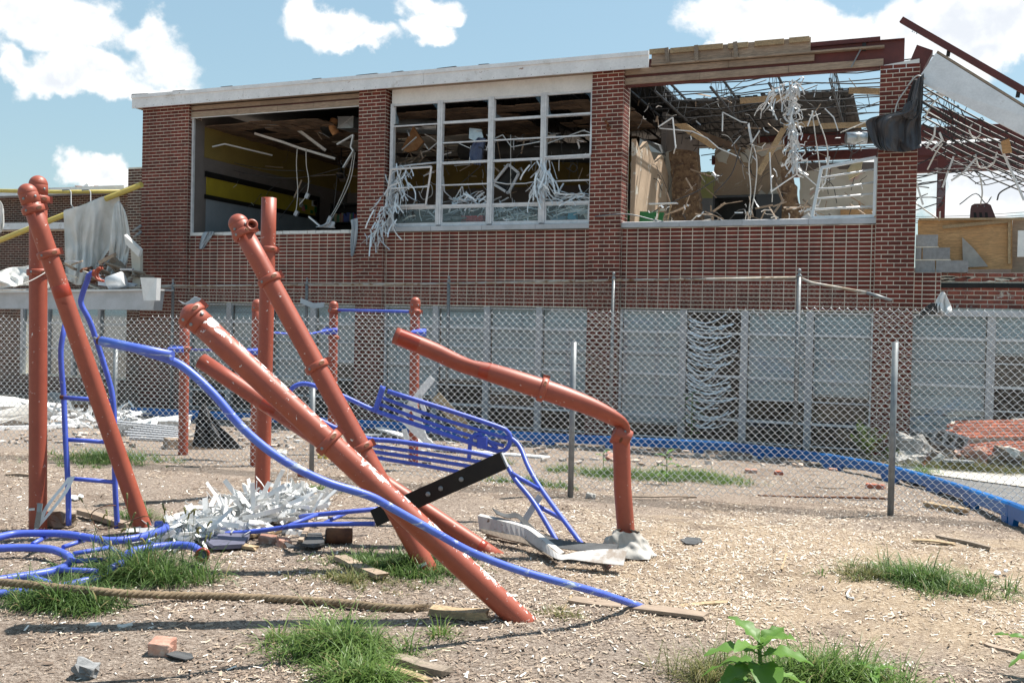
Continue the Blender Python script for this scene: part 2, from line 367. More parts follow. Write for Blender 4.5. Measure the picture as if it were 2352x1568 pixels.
def leafmat(name, c1, c2):
    m = bpy.data.materials.new(name); m.use_nodes = True; t = NT(m.node_tree); b = t.n['Principled BSDF']
    an = t.n.new('ShaderNodeAttribute'); an.attribute_name = 'rnd'
    col = t.mix(t.ss(an.outputs['Fac'], .88, .95), t.mix(an.outputs['Fac'], c1, c2), (.36, .30, .15))
    tr = t.n.new('ShaderNodeBsdfTranslucent'); mx = t.n.new('ShaderNodeMixShader'); mx.inputs[0].default_value = .42
    t.l.new(col, b.inputs['Base Color']); t.l.new(col, tr.inputs[0]); b.inputs['Roughness'].default_value = .45
    b.inputs['Specular IOR Level'].default_value = .35
    o = [n for n in t.n if n.type == 'OUTPUT_MATERIAL'][0]
    t.l.new(b.outputs[0], mx.inputs[1]); t.l.new(tr.outputs[0], mx.inputs[2]); t.l.new(mx.outputs[0], o.inputs[0]); return m
M_GRASS = leafmat('grass_blade', (.085, .165, .035), (.20, .29, .08))
M_GRASSD = leafmat('grass_dense', (.065, .135, .034), (.15, .225, .065))
M_GRASSY = leafmat('grass_dry', (.10, .14, .04), (.30, .26, .12))
M_LEAF = leafmat('broad_leaf', (.10, .22, .035), (.19, .33, .08))
M_SEED = leafmat('seed_head', (.22, .23, .09), (.30, .27, .12))
# ------------------------------------------------------------------ ground, mulch, road, pavement
def bump(x, y):
    return .028*mnoise.noise((x*.7, y*.7, 3.1)) + .014*mnoise.noise((x*2.3, y*2.3, 9.2)) + .007*mnoise.noise((x*7, y*7, 1.2))
def axis_pts(lo, hi, step, ext, g=1.5):
    a = list(np.arange(lo, hi+1e-6, step)); s = step
    while a[-1] < ext: s *= g; a.append(a[-1]+s)
    s = step
    while a[0] > -ext: s *= g; a.insert(0, a[0]-s)
    return a
gxs = axis_pts(0, 16, .07, 1500); gys = axis_pts(-17, -3, .07, 1500)
gv = [(x, y, gz(x, y)+(bump(x, y) if (-2 < x < 18 and -18 < y < -1) else 0)) for y in gys for x in gxs]
nx = len(gxs); gm = bpy.data.meshes.new('ground')
gm.from_pydata(gv, [], [(j*nx+i, j*nx+i+1, (j+1)*nx+i+1, (j+1)*nx+i) for j in range(len(gys)-1) for i in range(nx-1)])
gm.polygons.foreach_set('use_smooth', [True]*len(gm.polygons))
m = bpy.data.materials.new('mulch_soil'); m.use_nodes = True; t = NT(m.node_tree); b = t.n['Principled BSDF']
co = t.n.new('ShaderNodeTexCoord').outputs['Object']
big = t.noise(co, .55, 5, .6, .4); mid = t.noise(co, 4, 6, .6); fine = t.noise(t.vec('MULTIPLY', co, (1, 1.6, 1)), 42, 5, .7, .6); fine2 = t.noise(co, 110, 3, .7)
straw = t.mix(t.ss(fine, .35, .62), (.24, .165, .105), (.52, .41, .295)); brown = t.mix(t.ss(fine, .36, .64), (.135, .098, .075), (.42, .345, .285))
sep = t.n.new('ShaderNodeSeparateXYZ'); t.l.new(co, sep.inputs[0])
dd = t.vec('LENGTH', t.vec('MULTIPLY', t.vec('SUBTRACT', co, (10.2, -10.2, 0)), (.36, .55, 0)))      # fresher straw coloured mulch lies right of the folded post
col = t.mix(t.ss(t.math('ADD', t.math('ADD', dd, t.math('MULTIPLY', t.math('SUBTRACT', big, .5), 2.2)), t.math('MULTIPLY', t.math('SUBTRACT', mid, .5), .9)), .62, 1.35), straw, brown)
damp = t.ss(t.math('ADD', t.noise(co, 1.5, 5, .65, .5), t.math('MULTIPLY', t.math('SUBTRACT', mid, .5), .5)), .52, .68)
col = t.mix(t.math('MULTIPLY', damp, .55), col, (.115, .078, .056))
col = t.mix(t.ss(fine2, .60, .70), col, (.07, .048, .035)); col = t.mix(t.math('MULTIPLY', t.ss(t.noise(co, 75, 3, .6), .62, .70), .8), col, (.66, .58, .48))
t.put(col, b.inputs['Base Color']); b.inputs['Roughness'].default_value = .95; b.inputs['Specular IOR Level'].default_value = .2
bn = t.n.new('ShaderNodeBump'); bn.inputs['Strength'].default_value = 1; bn.inputs['Distance'].default_value = .02
t.l.new(t.math('ADD', fine, t.math('MULTIPLY', fine2, .5)), bn.inputs['Height']); t.l.new(bn.outputs[0], b.inputs['Normal'])
gm.materials.append(m); ground = bpy.data.objects.new('ground', gm); COL.objects.link(ground); ground['kind'] = 'structure'
# loose wood chips: thousands of folded slivers lying on the soil
def chipmat():
    m = bpy.data.materials.new('wood_chip'); m.use_nodes = True; t = NT(m.node_tree); b = t.n['Principled BSDF']
    an = t.n.new('ShaderNodeAttribute'); an.attribute_name = 'rnd'
    cr = t.n.new('ShaderNodeValToRGB'); t.l.new(an.outputs['Fac'], cr.inputs[0]); e = cr.color_ramp.elements
    e[0].position = 0; e[0].color = (.06, .038, .026, 1); e[1].position = 1; e[1].color = (.74, .69, .62, 1)
    for p, c in ((.22, (.17, .12, .088)), (.45, (.33, .25, .185)), (.68, (.50, .405, .305)), (.86, (.60, .53, .45))):
        q = e.new(p); q.color = (*c, 1)
    t.l.new(cr.outputs[0], b.inputs['Base Color']); b.inputs['Roughness'].default_value = .8; return m
def scatter_chips(n, name, rmin, rmax, power, lo, hi):
    u = RNG.random(n); r = (rmin**power+u*(rmax**power-rmin**power))**(1/power)
    an = YAW+RNG.uniform(-.62, .62, n); X = CAM.x+np.sin(an)*r; Y = CAM.y+np.cos(an)*r
    dn = np.array([mnoise.noise((x*1.3, y*1.3, 5.5))+.6*mnoise.noise((x*3.7, y*3.7, 2.5)) for x, y in zip(X, Y)]); keep = (Y < -3.2) & (RNG.random(n) < np.clip(.62+1.1*dn, .12, 1)); X = X[keep]; Y = Y[keep]; n = len(X)
    Z = np.array([gz(x, y)+bump(x, y) for x, y in zip(X, Y)])
    L = RNG.uniform(lo, hi, n)*RNG.choice([.5, .8, 1, 1.5], n); Wd = L*RNG.uniform(.12, .34, n)
    th = RNG.uniform(0, np.pi, n)*.75+.35; tilt = RNG.normal(0, .22, n); H = Wd*RNG.uniform(.1, .5, n)
    c, s = np.cos(th), np.sin(th)
    big = np.array([mnoise.noise((x*.55, y*.55, .3)) for x, y in zip(X, Y)])
    dd = np.hypot((X-10.2)*.36, (Y+10.2)*.55)+1.0*big; fresh = np.clip((1.35-dd)/.75, 0, 1)
    col = np.clip(RNG.beta(1.5, 1.9, n)*(.66+.18*fresh)+.04+.14*fresh+RNG.normal(0, .04, n), 0, .80)
    wh = RNG.random(n) < .085; col[wh] = 1
    vs = np.zeros((n, 6, 3)); k = 0
    for a in (-1, 1):
        for bb in (-1, 0, 1):
            dx = a*L/2; dy = bb*Wd/2
            vs[:, k, 0] = X+dx*c-dy*s; vs[:, k, 1] = Y+dx*s+dy*c
            vs[:, k, 2] = Z+.005+(H if bb == 0 else 0)+np.abs(dx*tilt)*(a if True else 1)*np.sign(tilt)*.9+np.abs(dx*tilt)*.6; k += 1
    o = (np.arange(n)*6)[:, None]
    q = np.concatenate([o+np.array([0, 3, 4, 1]), o+np.array([1, 4, 5, 2])], 0)
    me = bpy.data.meshes.new(name); me.vertices.add(n*6); me.vertices.foreach_set('co', vs.reshape(-1))
    me.loops.add(q.size); me.loops.foreach_set('vertex_index', q.reshape(-1).astype(np.int32))
    me.polygons.add(len(q)); me.polygons.foreach_set('loop_start', np.arange(0, q.size, 4, dtype=np.int32))
    at_ = me.attributes.new('rnd', 'FLOAT', 'POINT'); at_.data.foreach_set('value', np.repeat(col, 6).astype(np.float32))
    me.update(); me.validate(); me.materials.append(MCHIP); ob = bpy.data.objects.new(name, me); COL.objects.link(ob); ob['kind'] = 'stuff'
    tag(ob, 'loose pale and brown wood chips strewn over the playground soil', 'wood chips')
MCHIP = chipmat()
scatter_chips(290000, 'wood_chips', 3.2, 13.5, 1.1, .009, .030)
# concrete walk and asphalt beyond the blue edging
def sheet(name, poly, mat_, dz):
    mb = MB(); n = len(poly); c = sum((Vector((x, y, 0)) for x, y in poly), Vector())/n
    # cut the area into a fine fan so that it follows the slope
    rings = 6; vs = []
    for r in range(rings+1):
        for x, y in poly:
            px = c.x+(x-c.x)*r/rings; py = c.y+(y-c.y)*r/rings; vs.append((px, py, gz(px, py)+dz))
    fs = [(r*n+i, (r+1)*n+i, (r+1)*n+(i+1) % n, r*n+(i+1) % n) for r in range(rings) for i in range(n)]
    mb.add(vs, fs); o = mb.build(name, mat_, None, (0, 0, 0)); o['kind'] = 'structure'; return o
def dens(poly, k=5): return [(a[0]+(b_[0]-a[0])*i/k, a[1]+(b_[1]-a[1])*i/k) for a, b_ in zip(poly, poly[1:]+poly[:1]) for i in range(k)]
EDGEPX = [(300, 958), (560, 972), (850, 990), (1180, 1017), (1500, 1034), (1660, 1042), (1830, 1062), (1960, 1083), (2060, 1106), (2150, 1133), (2240, 1166), (2352, 1212), (2520, 1300)]
EDGE = [gr(*p) for p in EDGEPX]
ex = EDGE[7:]
road = sheet('road', dens([(ex[0].x+.55, ex[0].y+.02)]+[(p.x+.12, p.y+.0) for p in ex[1:]]+[(20, ex[-1].y), (20, gr(2352, 1125).y-.05), (gr(2110, 1091).x, gr(2110, 1091).y)], 3), M_ROAD, .035)
k0 = gr(2040, 1082); k1 = gr(2352, 1108)
walk = sheet('pavement', dens([(gr(1985, 1078).x, gr(1985, 1078).y), (gr(2095, 1090).x, gr(2095, 1090).y), (gr(2352, 1126).x, gr(2352, 1126).y), (20, gr(2352, 1126).y-.8), (20, gr(2352, 1098).y), (gr(2352, 1096).x, gr(2352, 1096).y), (gr(2180, 1084).x, gr(2180, 1084).y), (gr(2040, 1072).x, gr(2040, 1072).y)], 3), M_WALK, .05)
# blue plastic playground border, one timber after another
sp = spline([p+V(0, 0, .0) for p in EDGE], 8); cum = [0]
for a, c in zip(sp, sp[1:]): cum.append(cum[-1]+(c-a).length)
def along(s_):
    for i in range(len(cum)-1):
        if cum[i+1] >= s_: return sp[i].lerp(sp[i+1], (s_-cum[i])/(cum[i+1]-cum[i]))
    return sp[-1]
border = thing('playground_border', sp[0], 'bright blue plastic border rails curving along the mulch edge to the pavement', 'border')
n_t = int(cum[-1]/1.22)
for i in range(n_t):
    a = along(i*1.22+.005); c = along((i+1)*1.22-.005); mid = along((i+.5)*1.22); hz = V(0, 0, .145)
    mb = MB()
    pts = [a+hz, mid+hz, c+hz]
    side = [(pts[1]-pts[0]).cross(V(0, 0, 1)).normalized(), (pts[2]-pts[0]).cross(V(0, 0, 1)).normalized(), (pts[2]-pts[1]).cross(V(0, 0, 1)).normalized()]
    prof = [(-.05, -.085), (.05, -.085), (.05, .03), (.034, .05), (-.034, .05), (-.05, .03)]
    vs = [p+s_*u+V(0, 0, v_) for p, s_ in zip(pts, side) for u, v_ in prof]; n = 6
    fs = [(r*n+k, r*n+(k+1) % n, (r+1)*n+(k+1) % n, (r+1)*n+k) for r in range(2) for k in range(n)]+[tuple(range(n))[::-1], tuple(range(2*n, 3*n))]
    mb.add(vs, fs)
    for q, d in ((a, (c-a).normalized()), (c, (a-c).normalized())):       # moulded feet at each end
        p0 = q+d*.07; mb.prism([p0+V(0, 0, .06)-d*.05, p0+V(0, 0, .06)+d*.13, p0-V(0, 0, .08)+d*.05, p0-V(0, 0, .08)-d*.05], side[1]*.05)
    mb.build('border_timber', M_EDGE, border)
# ------------------------------------------------------------------ grass
def grass(px, py, rx, ry, n, h0, h1, mat_, label, name='grass', lean=.55, wd=.006, seed=0, thin=.25, drop=None):
    n = int(n*.72); c = gr(px, py); mb = []; rng = np.random.default_rng(seed+int(px)+int(py)); vs = []; fs = []; rn = []; k = 0; tries = 0
    while k < n and tries < n:                                              # tufts, each a fan of arching blades
        tries += 1; a = rng.uniform(0, 2*math.pi); r = abs(rng.normal(0, .46))
        if r > 1.15: continue
        tx = c.x+math.cos(a)*r*rx; ty = c.y+math.sin(a)*r*ry
        pn = mnoise.noise((tx*2.3, ty*2.3, seed+.5))
        if r > .62+.9*pn+thin: continue
        vig = rng.uniform(.55, 1.15)*(1.1-.4*r); rad = rng.uniform(.02, .05)
        for q_ in range(int(rng.integers(7, 18))):
            az_ = rng.uniform(0, 2*math.pi); rr_ = rad*rng.random()**.5; x = tx+math.cos(az_)*rr_; y = ty+math.sin(az_)*rr_; z = gz(x, y)+bump(x, y)
            az_ += rng.normal(0, .35); h = rng.uniform(h0, h1)*vig; out = (.35+.9*rng.random())*lean*1.5; dx, dy = math.cos(az_), math.sin(az_); tw = rng.uniform(-.8, .8)
            w_ = wd*rng.uniform(.6, 1.35)/2; o = len(vs); L = h*1.45; px_, pz_ = 0., -.005; an = rng.uniform(.1, 1.0)*(.5+lean)
            for i_, ww in enumerate((.9, 1, .85, .55)):
                sx_, sy_ = -math.sin(az_+tw*i_*.3)*w_*ww, math.cos(az_+tw*i_*.3)*w_*ww
                vs += [(x+dx*px_-sx_, y+dy*px_-sy_, z+pz_), (x+dx*px_+sx_, y+dy*px_+sy_, z+pz_)]
                px_ += math.sin(an)*L/4; pz_ += math.cos(an)*L/4; an += out*.6
            vs.append((x+dx*px_, y+dy*px_, z+max(pz_, .004)))
            fs += [(o, o+1, o+3, o+2), (o+2, o+3, o+5, o+4), (o+4, o+5, o+7, o+6), (o+6, o+7, o+8)]; rn += [float(np.clip(rng.normal(.5, .25), 0, 1))]*9; k += 1
    me = bpy.data.meshes.new(name); me.from_pydata([(v[0]-c.x, v[1]-c.y, v[2]-c.z) for v in vs], [], fs)
    t_ = me.attributes.new('rnd', 'FLOAT', 'POINT'); t_.data.foreach_set('value', rn); me.materials.append(mat_)
    o = bpy.data.objects.new(name, me); o.location = c; COL.objects.link(o); o['kind'] = 'stuff'; tag(o, label, 'grass'); return o
grass(2130, 1340, .82, .62, 3000, .06, .17, M_GRASSD, 'low bushy grass clump alone on the mulch at right')
grass(1990, 1325, .28, .30, 500, .05, .13, M_GRASSY, 'brownish dry tuft at the left end of the right grass clump', seed=3)
grass(1900, 1570, .62, .33, 3600, .07, .21, M_GRASS, 'bright grass around the broad leaved weed at the bottom edge')
grass(1620, 1560, .30, .2, 500, .08, .24, M_GRASSY, 'thin pale grass stalks left of the broad leaved weed', seed=1, wd=.004)
grass(790, 1500, .50, .34, 3400, .08, .24, M_GRASS, 'tall bright grass tuft between the rope end and the bottom edge', lean=.75)
grass(830, 1575, .36, .16, 1200, .08, .22, M_GRASS, 'green grass at the bottom edge left of the loose boards', seed=2, lean=.7)
grass(330, 1330, .80, .33, 3600, .08, .30, M_GRASSD, 'tall grass growing through the fallen blue climber', lean=.6)
grass(130, 1395, .66, .30, 3000, .06, .20, M_GRASSD, 'dense grass in front of the rope at the left edge', lean=.6)
grass(930, 1310, .75, .42, 4600, .04, .14, M_GRASSD, 'dark grass shaded under the leaning posts')
grass(800, 1335, .6, .26, 1000, .03, .09, M_GRASSY, 'short dry grass left of the leaning post foot', seed=4)
grass(245, 1058, 1.05, .85, 4200, .06, .18, M_GRASSD, 'round grass patch at the foot of the near fence at left')
grass(1420, 1092, 2.1, .55, 6500, .05, .15, M_GRASSD, 'long grass strip behind the near fence in the middle')
grass(1600, 1098, 1.35, .45, 4000, .05, .16, M_GRASS, 'bright grass behind the near fence right of the bent post', seed=5)
grass(1210, 1112, 1.0, .30, 2400, .04, .12, M_GRASSD, 'grass under the blue climber legs along the fence', seed=6)
grass(330, 1190, .5, .22, 500, .05, .14, M_GRASSD, 'small sparse grass tuft behind the leaning left post', seed=7)
grass(760, 1128, .6, .25, 500, .03, .1, M_GRASSD, 'thin grass beside the white slat heap at the fence', seed=8)
grass(2220, 1086, 2.2, .34, 8500, .06, .22, M_GRASSY, 'dry weedy grass along the far side of the pavement', seed=9)
grass(2120, 1092, .55, .25, 900, .05, .18, M_GRASS, 'green weeds growing in the pavement joint by the border', seed=10)
grass(1700, 1030, 3.2, .4, 2400, .05, .2, M_GRASSY, 'straggly dry weeds between the blue border and the wall', seed=11)
grass(1290, 1415, .35, .2, 250, .02, .06, M_GRASSY, 'few pale grass blades by the big leaning post foot', seed=12)
grass(1010, 1458, .16, .1, 120, .04, .12, M_GRASS, 'tiny grass sprout on bare mulch below the wood block', seed=13)
# ------------------------------------------------------------------ the school: brick piers, spandrels, windows, torn roof
M1 = .2032; CO = .0735; Z0 = 3.475
ZL = Z0-20*CO-.018                                   # head of the lower windows
PROUD = .0035
school = thing('school_building', (0, 0, -.45), 'two storey red brick school with its classroom windows and roof torn open', 'building')
bme = {}
def bmesh_of(w_, kind):
    k = (round(w_, 3), kind)
    if k not in bme:
        mb = MB(); x, y, z = w_/2-.0065, .0, CO/2-.0078
        mb.add([(-x, 0, -z), (x, 0, -z), (x, 0, z), (-x, 0, z), (-x, .03, -z), (x, .03, -z), (x, .03, z), (-x, .03, z)], [(0, 1, 2, 3), (1, 5, 6, 2), (4, 0, 3, 7), (3, 2, 6, 7), (4, 5, 1, 0)])
        bme[k] = mb.mesh('brick', M_BRICK, (0, 0, 0))
    return bme[k]
def brick_into(mb, x0, x1, z, y, axis='x'):
    j = U(-.0015, .0015); h = CO/2-.0078; e = .0065
    if axis == 'x':
        a, b_ = x0+e, x1-e
        mb.add([(a, y+j, z-h), (b_, y+j, z-h), (b_, y+j, z+h), (a, y+j, z+h), (a, y+.03, z-h), (b_, y+.03, z-h), (b_, y+.03, z+h), (a, y+.03, z+h)], [(0, 1, 2, 3), (1, 5, 6, 2), (4, 0, 3, 7), (3, 2, 6, 7), (4, 5, 1, 0)])
    else:                                             # face looking towards +x at x = y
        a, b_ = x0+e, x1-e
        mb.add([(y+j, a, z-h), (y+j, b_, z-h), (y+j, b_, z+h), (y+j, a, z+h), (y-.03, a, z-h), (y-.03, b_, z-h), (y-.03, b_, z+h), (y-.03, a, z+h)], [(0, 1, 2, 3), (1, 5, 6, 2), (4, 0, 3, 7), (3, 2, 6, 7), (4, 5, 1, 0)])
def laid(x0, x1, row, bond):
    """brick ends along one course"""
    if bond == 'stack':
        e = [x0]; x = math.ceil(x0/M1-1e-6)*M1
        if x-x0 < .03: x += M1
        while x < x1-.03: e.append(x); x += M1
        return e+[x1]
    e = [x0]; x = x0+(M1 if row % 2 else M1/2)
    while x < x1-.04: e.append(x); x += M1
    return e+[x1]
def masonry(parent, x0, x1, z0, z1, y, bond, single=None):
    """single(x, z) says which bricks stay separate objects, the rest become one joined part"""
    mb = MB(); r0 = round((z0-Z0)/CO); r1 = round((z1-Z0)/CO)
    for r in range(r0, r1):
        z = Z0+(r+.5)*CO; ends = laid(x0, x1, r, bond)
        for a, b_ in zip(ends, ends[1:]):
            if single and single((a+b_)/2, z): inst('brick', bmesh_of(b_-a, 0), parent, ((a+b_)/2, y-PROUD+U(-.0015, .0015), z))
            else: brick_into(mb, a, b_, z, y-PROUD)
    return mb
ROOFZ = 6.46
piers = [(-31.2*M1, -24.75*M1), (-3.25*M1, -.15*M1), (21.47*M1, 24.5*M1), (46.3*M1, 49.37*M1)]
for i, (x0, x1) in enumerate(piers):
    top = ROOFZ if i < 3 else 6.10
    cm = MB().b2((x0+.004, -.10+.004, -.6), (x1-.004, .36, top)); pier = cm.build('brick_pier', M_MORTAR, school)
    mb = masonry(pier, x0, x1, -.45, top, -.10, 'run', (lambda x, z: z > ZL+.02) if i == 3 else None)
    for r in range(round((-.45-Z0)/CO), round((top-Z0)/CO)):                # bricks turning the right-hand corner
        z = Z0+(r+.5)*CO
        if i == 3 and z > ZL: continue
        for a, b_ in (((-.10, .0), (.0, .2), (.2, .33)) if r % 2 else ((-.10, .1), (.1, .33))): brick_into(mb, a+.0, b_, z, x1+PROUD-.004, 'y')
    o = mb.build('brick_courses', M_BRICKS, pier, kind='stuff')
    if i == 0:                                                              # the left flank of the corner pier
        fl = MB()
        for r in range(round((-.45-Z0)/CO), round((top-Z0)/CO)):
            for k in range(5): brick_into(fl, -.1+k*M1+(M1/2 if r % 2 else 0)-.05, -.1+(k+1)*M1+(M1/2 if r % 2 else 0)-.05, Z0+(r+.5)*CO, x0-.003+.03, 'y')
sp_x = [(-24.75*M1, -3.25*M1), (-.15*M1, 21.47*M1), (24.5*M1, 46.3*M1), (49.37*M1, 51.4*M1)]
for i, (x0, x1) in enumerate(sp_x):
    z1 = Z0 if i < 3 else Z0-11*CO
    wl = MB().b2((x0-.1, .006, ZL+.004), (x1+(.1 if i < 3 else 0), .30, z1)).build('spandrel_wall', M_MORTAR, school)
    mb = masonry(wl, x0, x1, ZL+.018, z1, .006, 'stack', (lambda x, z: x > 43.9*M1) if i == 2 else None)
    mb.build('brick_courses', M_BRICKS, wl, kind='stuff')
# bare brickwork right of the last pier, its facing gone
bx0 = 51.4*M1
wl = MB().b2((bx0, .16, ZL+.06), (15.5, .34, Z0-11*CO)).build('bare_brick_wall', M_MORTAR, school)
mb = MB(); wob = random.Random(3)
for r in range(-19, -11):
    for a, b_ in zip(*(lambda e: (e, e[1:]))(laid(bx0, 15.4, r, 'run'))):
        if r == -14: continue
        brick_into(mb, a, b_, Z0+(r+.5)*CO, .150+wob.uniform(-.008, .004))
mb.build('bare_bricks', M_BRICKOLD, wl, kind='stuff')
mb = MB()
for k in range(16):                                                         # smeared mortar left on the bare wall
    x = U(bx0+.05, 13); z = Z0-U(11.2, 13.2)*CO; p = [(x+U(.05, .22)*math.cos(a), .152, z+U(.008, .03)*math.sin(a)) for a in np.linspace(0, 6.28, 9)[:-1]]
    mb.prism(p, (0, -.01, 0))
mb.build('mortar_smear', M_MORTAR, wl, kind='stuff')
fl = MB().prism([(bx0, .15, Z0-14.4*CO), (12.3, .15, Z0-14.3*CO), (12.5, .15, Z0-14.9*CO), (15.4, .15, Z0-14.2*CO), (15.4, .15, Z0-13.4*CO), (bx0, .15, Z0-13.3*CO)], (0, -.03, 0)).build('damp_course', M_BLACK, wl)
MB().b2((bx0, -.02, ZL-.04), (15.5, .3, ZL+.06)).build('steel_lintel', M_SILL, school)
# cinder block courses stepping down beside the last pier
for (xa, xb, r) in ((49.4, 50.95, 0), (50.98, 53.4, 0), (49.4, 49.9, 1), (49.93, 52.05, 1), (49.4, 51.1, 2)):
    z = Z0-11*CO+r*.215
    MB().box(((xa+xb)/2*M1, .16, z+.1), ((xb-xa)*M1-.01, .19, .195), None, .5, .004).build('cinder_block', M_CMU, school)
for (xa, xb, z) in ((49.4, 52.1, Z0-11*CO+.2075), (49.4, 51.15, Z0-11*CO+.4225)): MB().b2((xa*M1, .068, z-.008), (xb*M1, .25, z+.012)).build('mortar_bed', M_MORTAR, school)
# plywood parapet, stud and brace behind the blocks
p = [fy(2108, 505, .55), fy(2325, 505, .55), fy(2325, 618, .55), fy(2108, 618, .55)]
ply = MB().prism(p, (0, .02, 0)).build('plywood_panel', M_PLY, school)
MB().bar(fy(2318, 507, .52), fy(2318, 606, .52), .04, .06, (0, 1, 0)).build('stud', M_WOOD, school)
MB().bar(fy(2165, 522, .5), fy(2322, 507, .5), .03, .055).build('brace_board', M_WOOD, school)
MB().bar(fy(2110, 504, .5), fy(2352, 503, .5), .09, .035).build('top_plate', M_WOOD, school)
MB().b2((fy(2326, 505, .6).x, .6, 2.7), (16, .64, 3.6)).build('dark_partition', M_WOODX, school)
MB().prism([fy(2210, 545, .5), fy(2236, 570, .5), fy(2270, 612, .5), fy(2212, 614, .5)], (0, .02, 0)).build('wall_scrap', M_CONC, school)
MB().b2((fy(2338, 530, .45).x, .42, fy(2338, 590, .45).z), (fy(2338, 530, .45).x+.10, .46, fy(2338, 530, .45).z)).build('gauge_strip', M_WHITE, school)
# ------------------------------------------------------------------ roof edge
xl, xr = -6.52, fy(1490, 140, -.25).x
zb, zt = 6.36, 6.655
seg = [xl, -3.45, .9, xr]
for a, b_ in zip(seg, seg[1:]):
    MB().b2((a+.003, -.25, zb), (b_-.003, -.215, zt-.075)).build('fascia_board', M_FASC, school)
    MB().b2((a+.002, -.275, zt-.075), (b_-.002, -.215, zt)).build('fascia_cap', M_FASC, school)
MB().b2((xl, -.213, zb+.02), (xl+.03, 5, zt-.02)).build('fascia_return', M_FASC, school)
MB().b2((xl+.03, -.213, zb+.03), (xr-.2, .12, zb+.06)).build('soffit', M_WOODX, school)
mb = MB()
for k in range(46): x = xl+.1+k*.26; mb.lathe((x, -.2505, zb+.035), (0, -1, 0), [(0, .006), (.004, .006), (.005, .003)], 6)
mb.build('fascia_nails', M_BLACK, school, kind='stuff')
for x in (-6.3, -5.2, -3.9, -1.6, -.4, .3, 1.4, 2.2): MB().box((x, -.2, zt+.012), (U(.1, .5), .1, .02), Matrix.Rotation(U(-.05, .05), 3, 'Y')).build('roof_felt', M_SHING, school)
# boards and red beam left bare over bays 1 and 3
def row_of_boards(x0, x1, z0, z1, y, n, m_=M_WOODX, th=.04):
    xs = sorted([x0, x1]+[x0+(x1-x0)*(k+U(-.2, .2))/n for k in range(1, n)])
    for a, b_ in zip(xs, xs[1:]): MB().b2((a+.003, y+U(0, .006), z0+U(-.004, .004)), (b_-.003, y+th, z1+U(-.004, .004)), U(0, 1)).build('header_board', m_, school)
bx = (-24.75*M1, -3.25*M1)
row_of_boards(bx[0], bx[1], 6.27, 6.36, -.02, 2); MB().b2((bx[0], .02, 6.16), (bx[1], .10, 6.30)).build('steel_beam', M_RED, school)
row_of_boards(bx[0], bx[1], 6.10, 6.23, -.03, 4)
MB().b2((bx[0], -.04, 6.085), (bx[1], .0, 6.098)).build('drip_strip', M_WHITE, school)
MB().b2((bx[0]-.06, .345, Z0), (bx[0]+.03, .40, 6.4)).build('jamb_lining', M_GREYW, school); MB().b2((bx[0]+.009, .062, Z0), (bx[0]+.04, .345, 6.09)).build('jamb_lining', M_GREYW, school); MB().b2((bx[0]+.009, .0, Z0), (bx[0]+.055, .06, 6.09)).build('window_jamb', M_WINF, school)
b3 = (24.5*M1, 46.3*M1)
zc = 6.10
row_of_boards(b3[0]-.6, b3[1]+.05, 6.13, 6.25, -.04, 3); row_of_boards(b3[0]-.1, fy(1870, 160, -.04).x, 6.30, 6.41, -.05, 2)
MB().b2((b3[0]-.4, .0, 6.10), (fy(2077, 130, 0).x, .12, 6.55)).build('steel_beam', M_RED, school)
MB().b2((b3[0]-.4, -.05, 6.545), (fy(2077, 130, 0).x, .17, 6.562)).build('beam_flange', M_RED, school)
xe = fy(1862, 100, -.1).x
row_of_boards(xr+.005, xe, 6.46, 6.70, -.08, 2)
MB().b2((xr+.005, -.12, 6.425), (fy(2030, 140, -.1).x, .0, 6.455)).build('nailer_board', M_WOODX, school)
for a, b_ in ((1492, 1528), (1540, 1596), (1600, 1660), (1672, 1718), (1733, 1800), (1812, 1858)):
    pa, pb = fy(a, 120, -.1).x, fy(b_, 120, -.1).x; zz = 6.70+.02*random.random()
    MB().b2((pa, -.125, zz-.09), (pb, -.083, zz)).build('roof_nailer', M_WOOD, school)
for px in (1533, 1600, 1690): x = fy(px, 120, -.1).x; MB().box((x, -.11, 6.58), (.07, .05, .28), Matrix.Rotation(U(-.12, .12), 3, 'Y')).build('block_stud', M_WOODG, school)
MB().bar(fy(1862, 104, -.02), fy(2022, 90, -.02), .06, .075).build('edge_angle', M_RED, school)
MB().bar(fy(1985, 96, -.0), fy(1985, 118, -.0), .06, .05, (0, 1, 0)).build('angle_clip', M_DARK, school)
MB().bar(fy(1955, 155, -.07), fy(1978, 112, -.07), .02, .02).build('loose_rod', M_STEEL, school)
MB().prism([fy(2030, 150, -.1), fy(2112, 135, -.1), fy(2112, 152, -.1), fy(2080, 162, -.1), fy(2060, 168, -.1), fy(2030, 166, -.1)], (0, .4, 0)).build('broken_mortar', M_PANEL, school)
# ------------------------------------------------------------------ sills and windows
def sill(x0, x1, n):
    for k in range(n):
        a = x0+(x1-x0)*k/n; b_ = x0+(x1-x0)*(k+1)/n
        MB().prism([(a+.003, -.06, Z0+.012), (a+.003, -.06, Z0+.105), (a+.003, .12, Z0+.135), (a+.003, .12, Z0+.012)], (b_-a-.006, 0, 0)).build('window_sill', M_SILL, school)
sill(sp_x[1][0]-.06, sp_x[1][1]+.03, 4); sill(sp_x[2][0]-.04, sp_x[2][1]+.03, 4)
mb = MB(); x = sp_x[0][0]
while x < sp_x[0][1]-.05:                                                   # whitewashed rough course where the left sill is gone
    l = U(.17, .24); mb.box((x+l/2, .05, Z0+.035), (l-.012, .11, .062), None, U(0, 1), .006); x += l
mb.build('rough_sill_bricks', M_PANEL, school, kind='stuff')
MB().b2((sp_x[0][0], .10, Z0-.0), (sp_x[0][1], .3, Z0+.085)).build('sill_board', M_WOODG, school)
wy = .06; x0, x1 = -.15*M1+.10, 21.47*M1
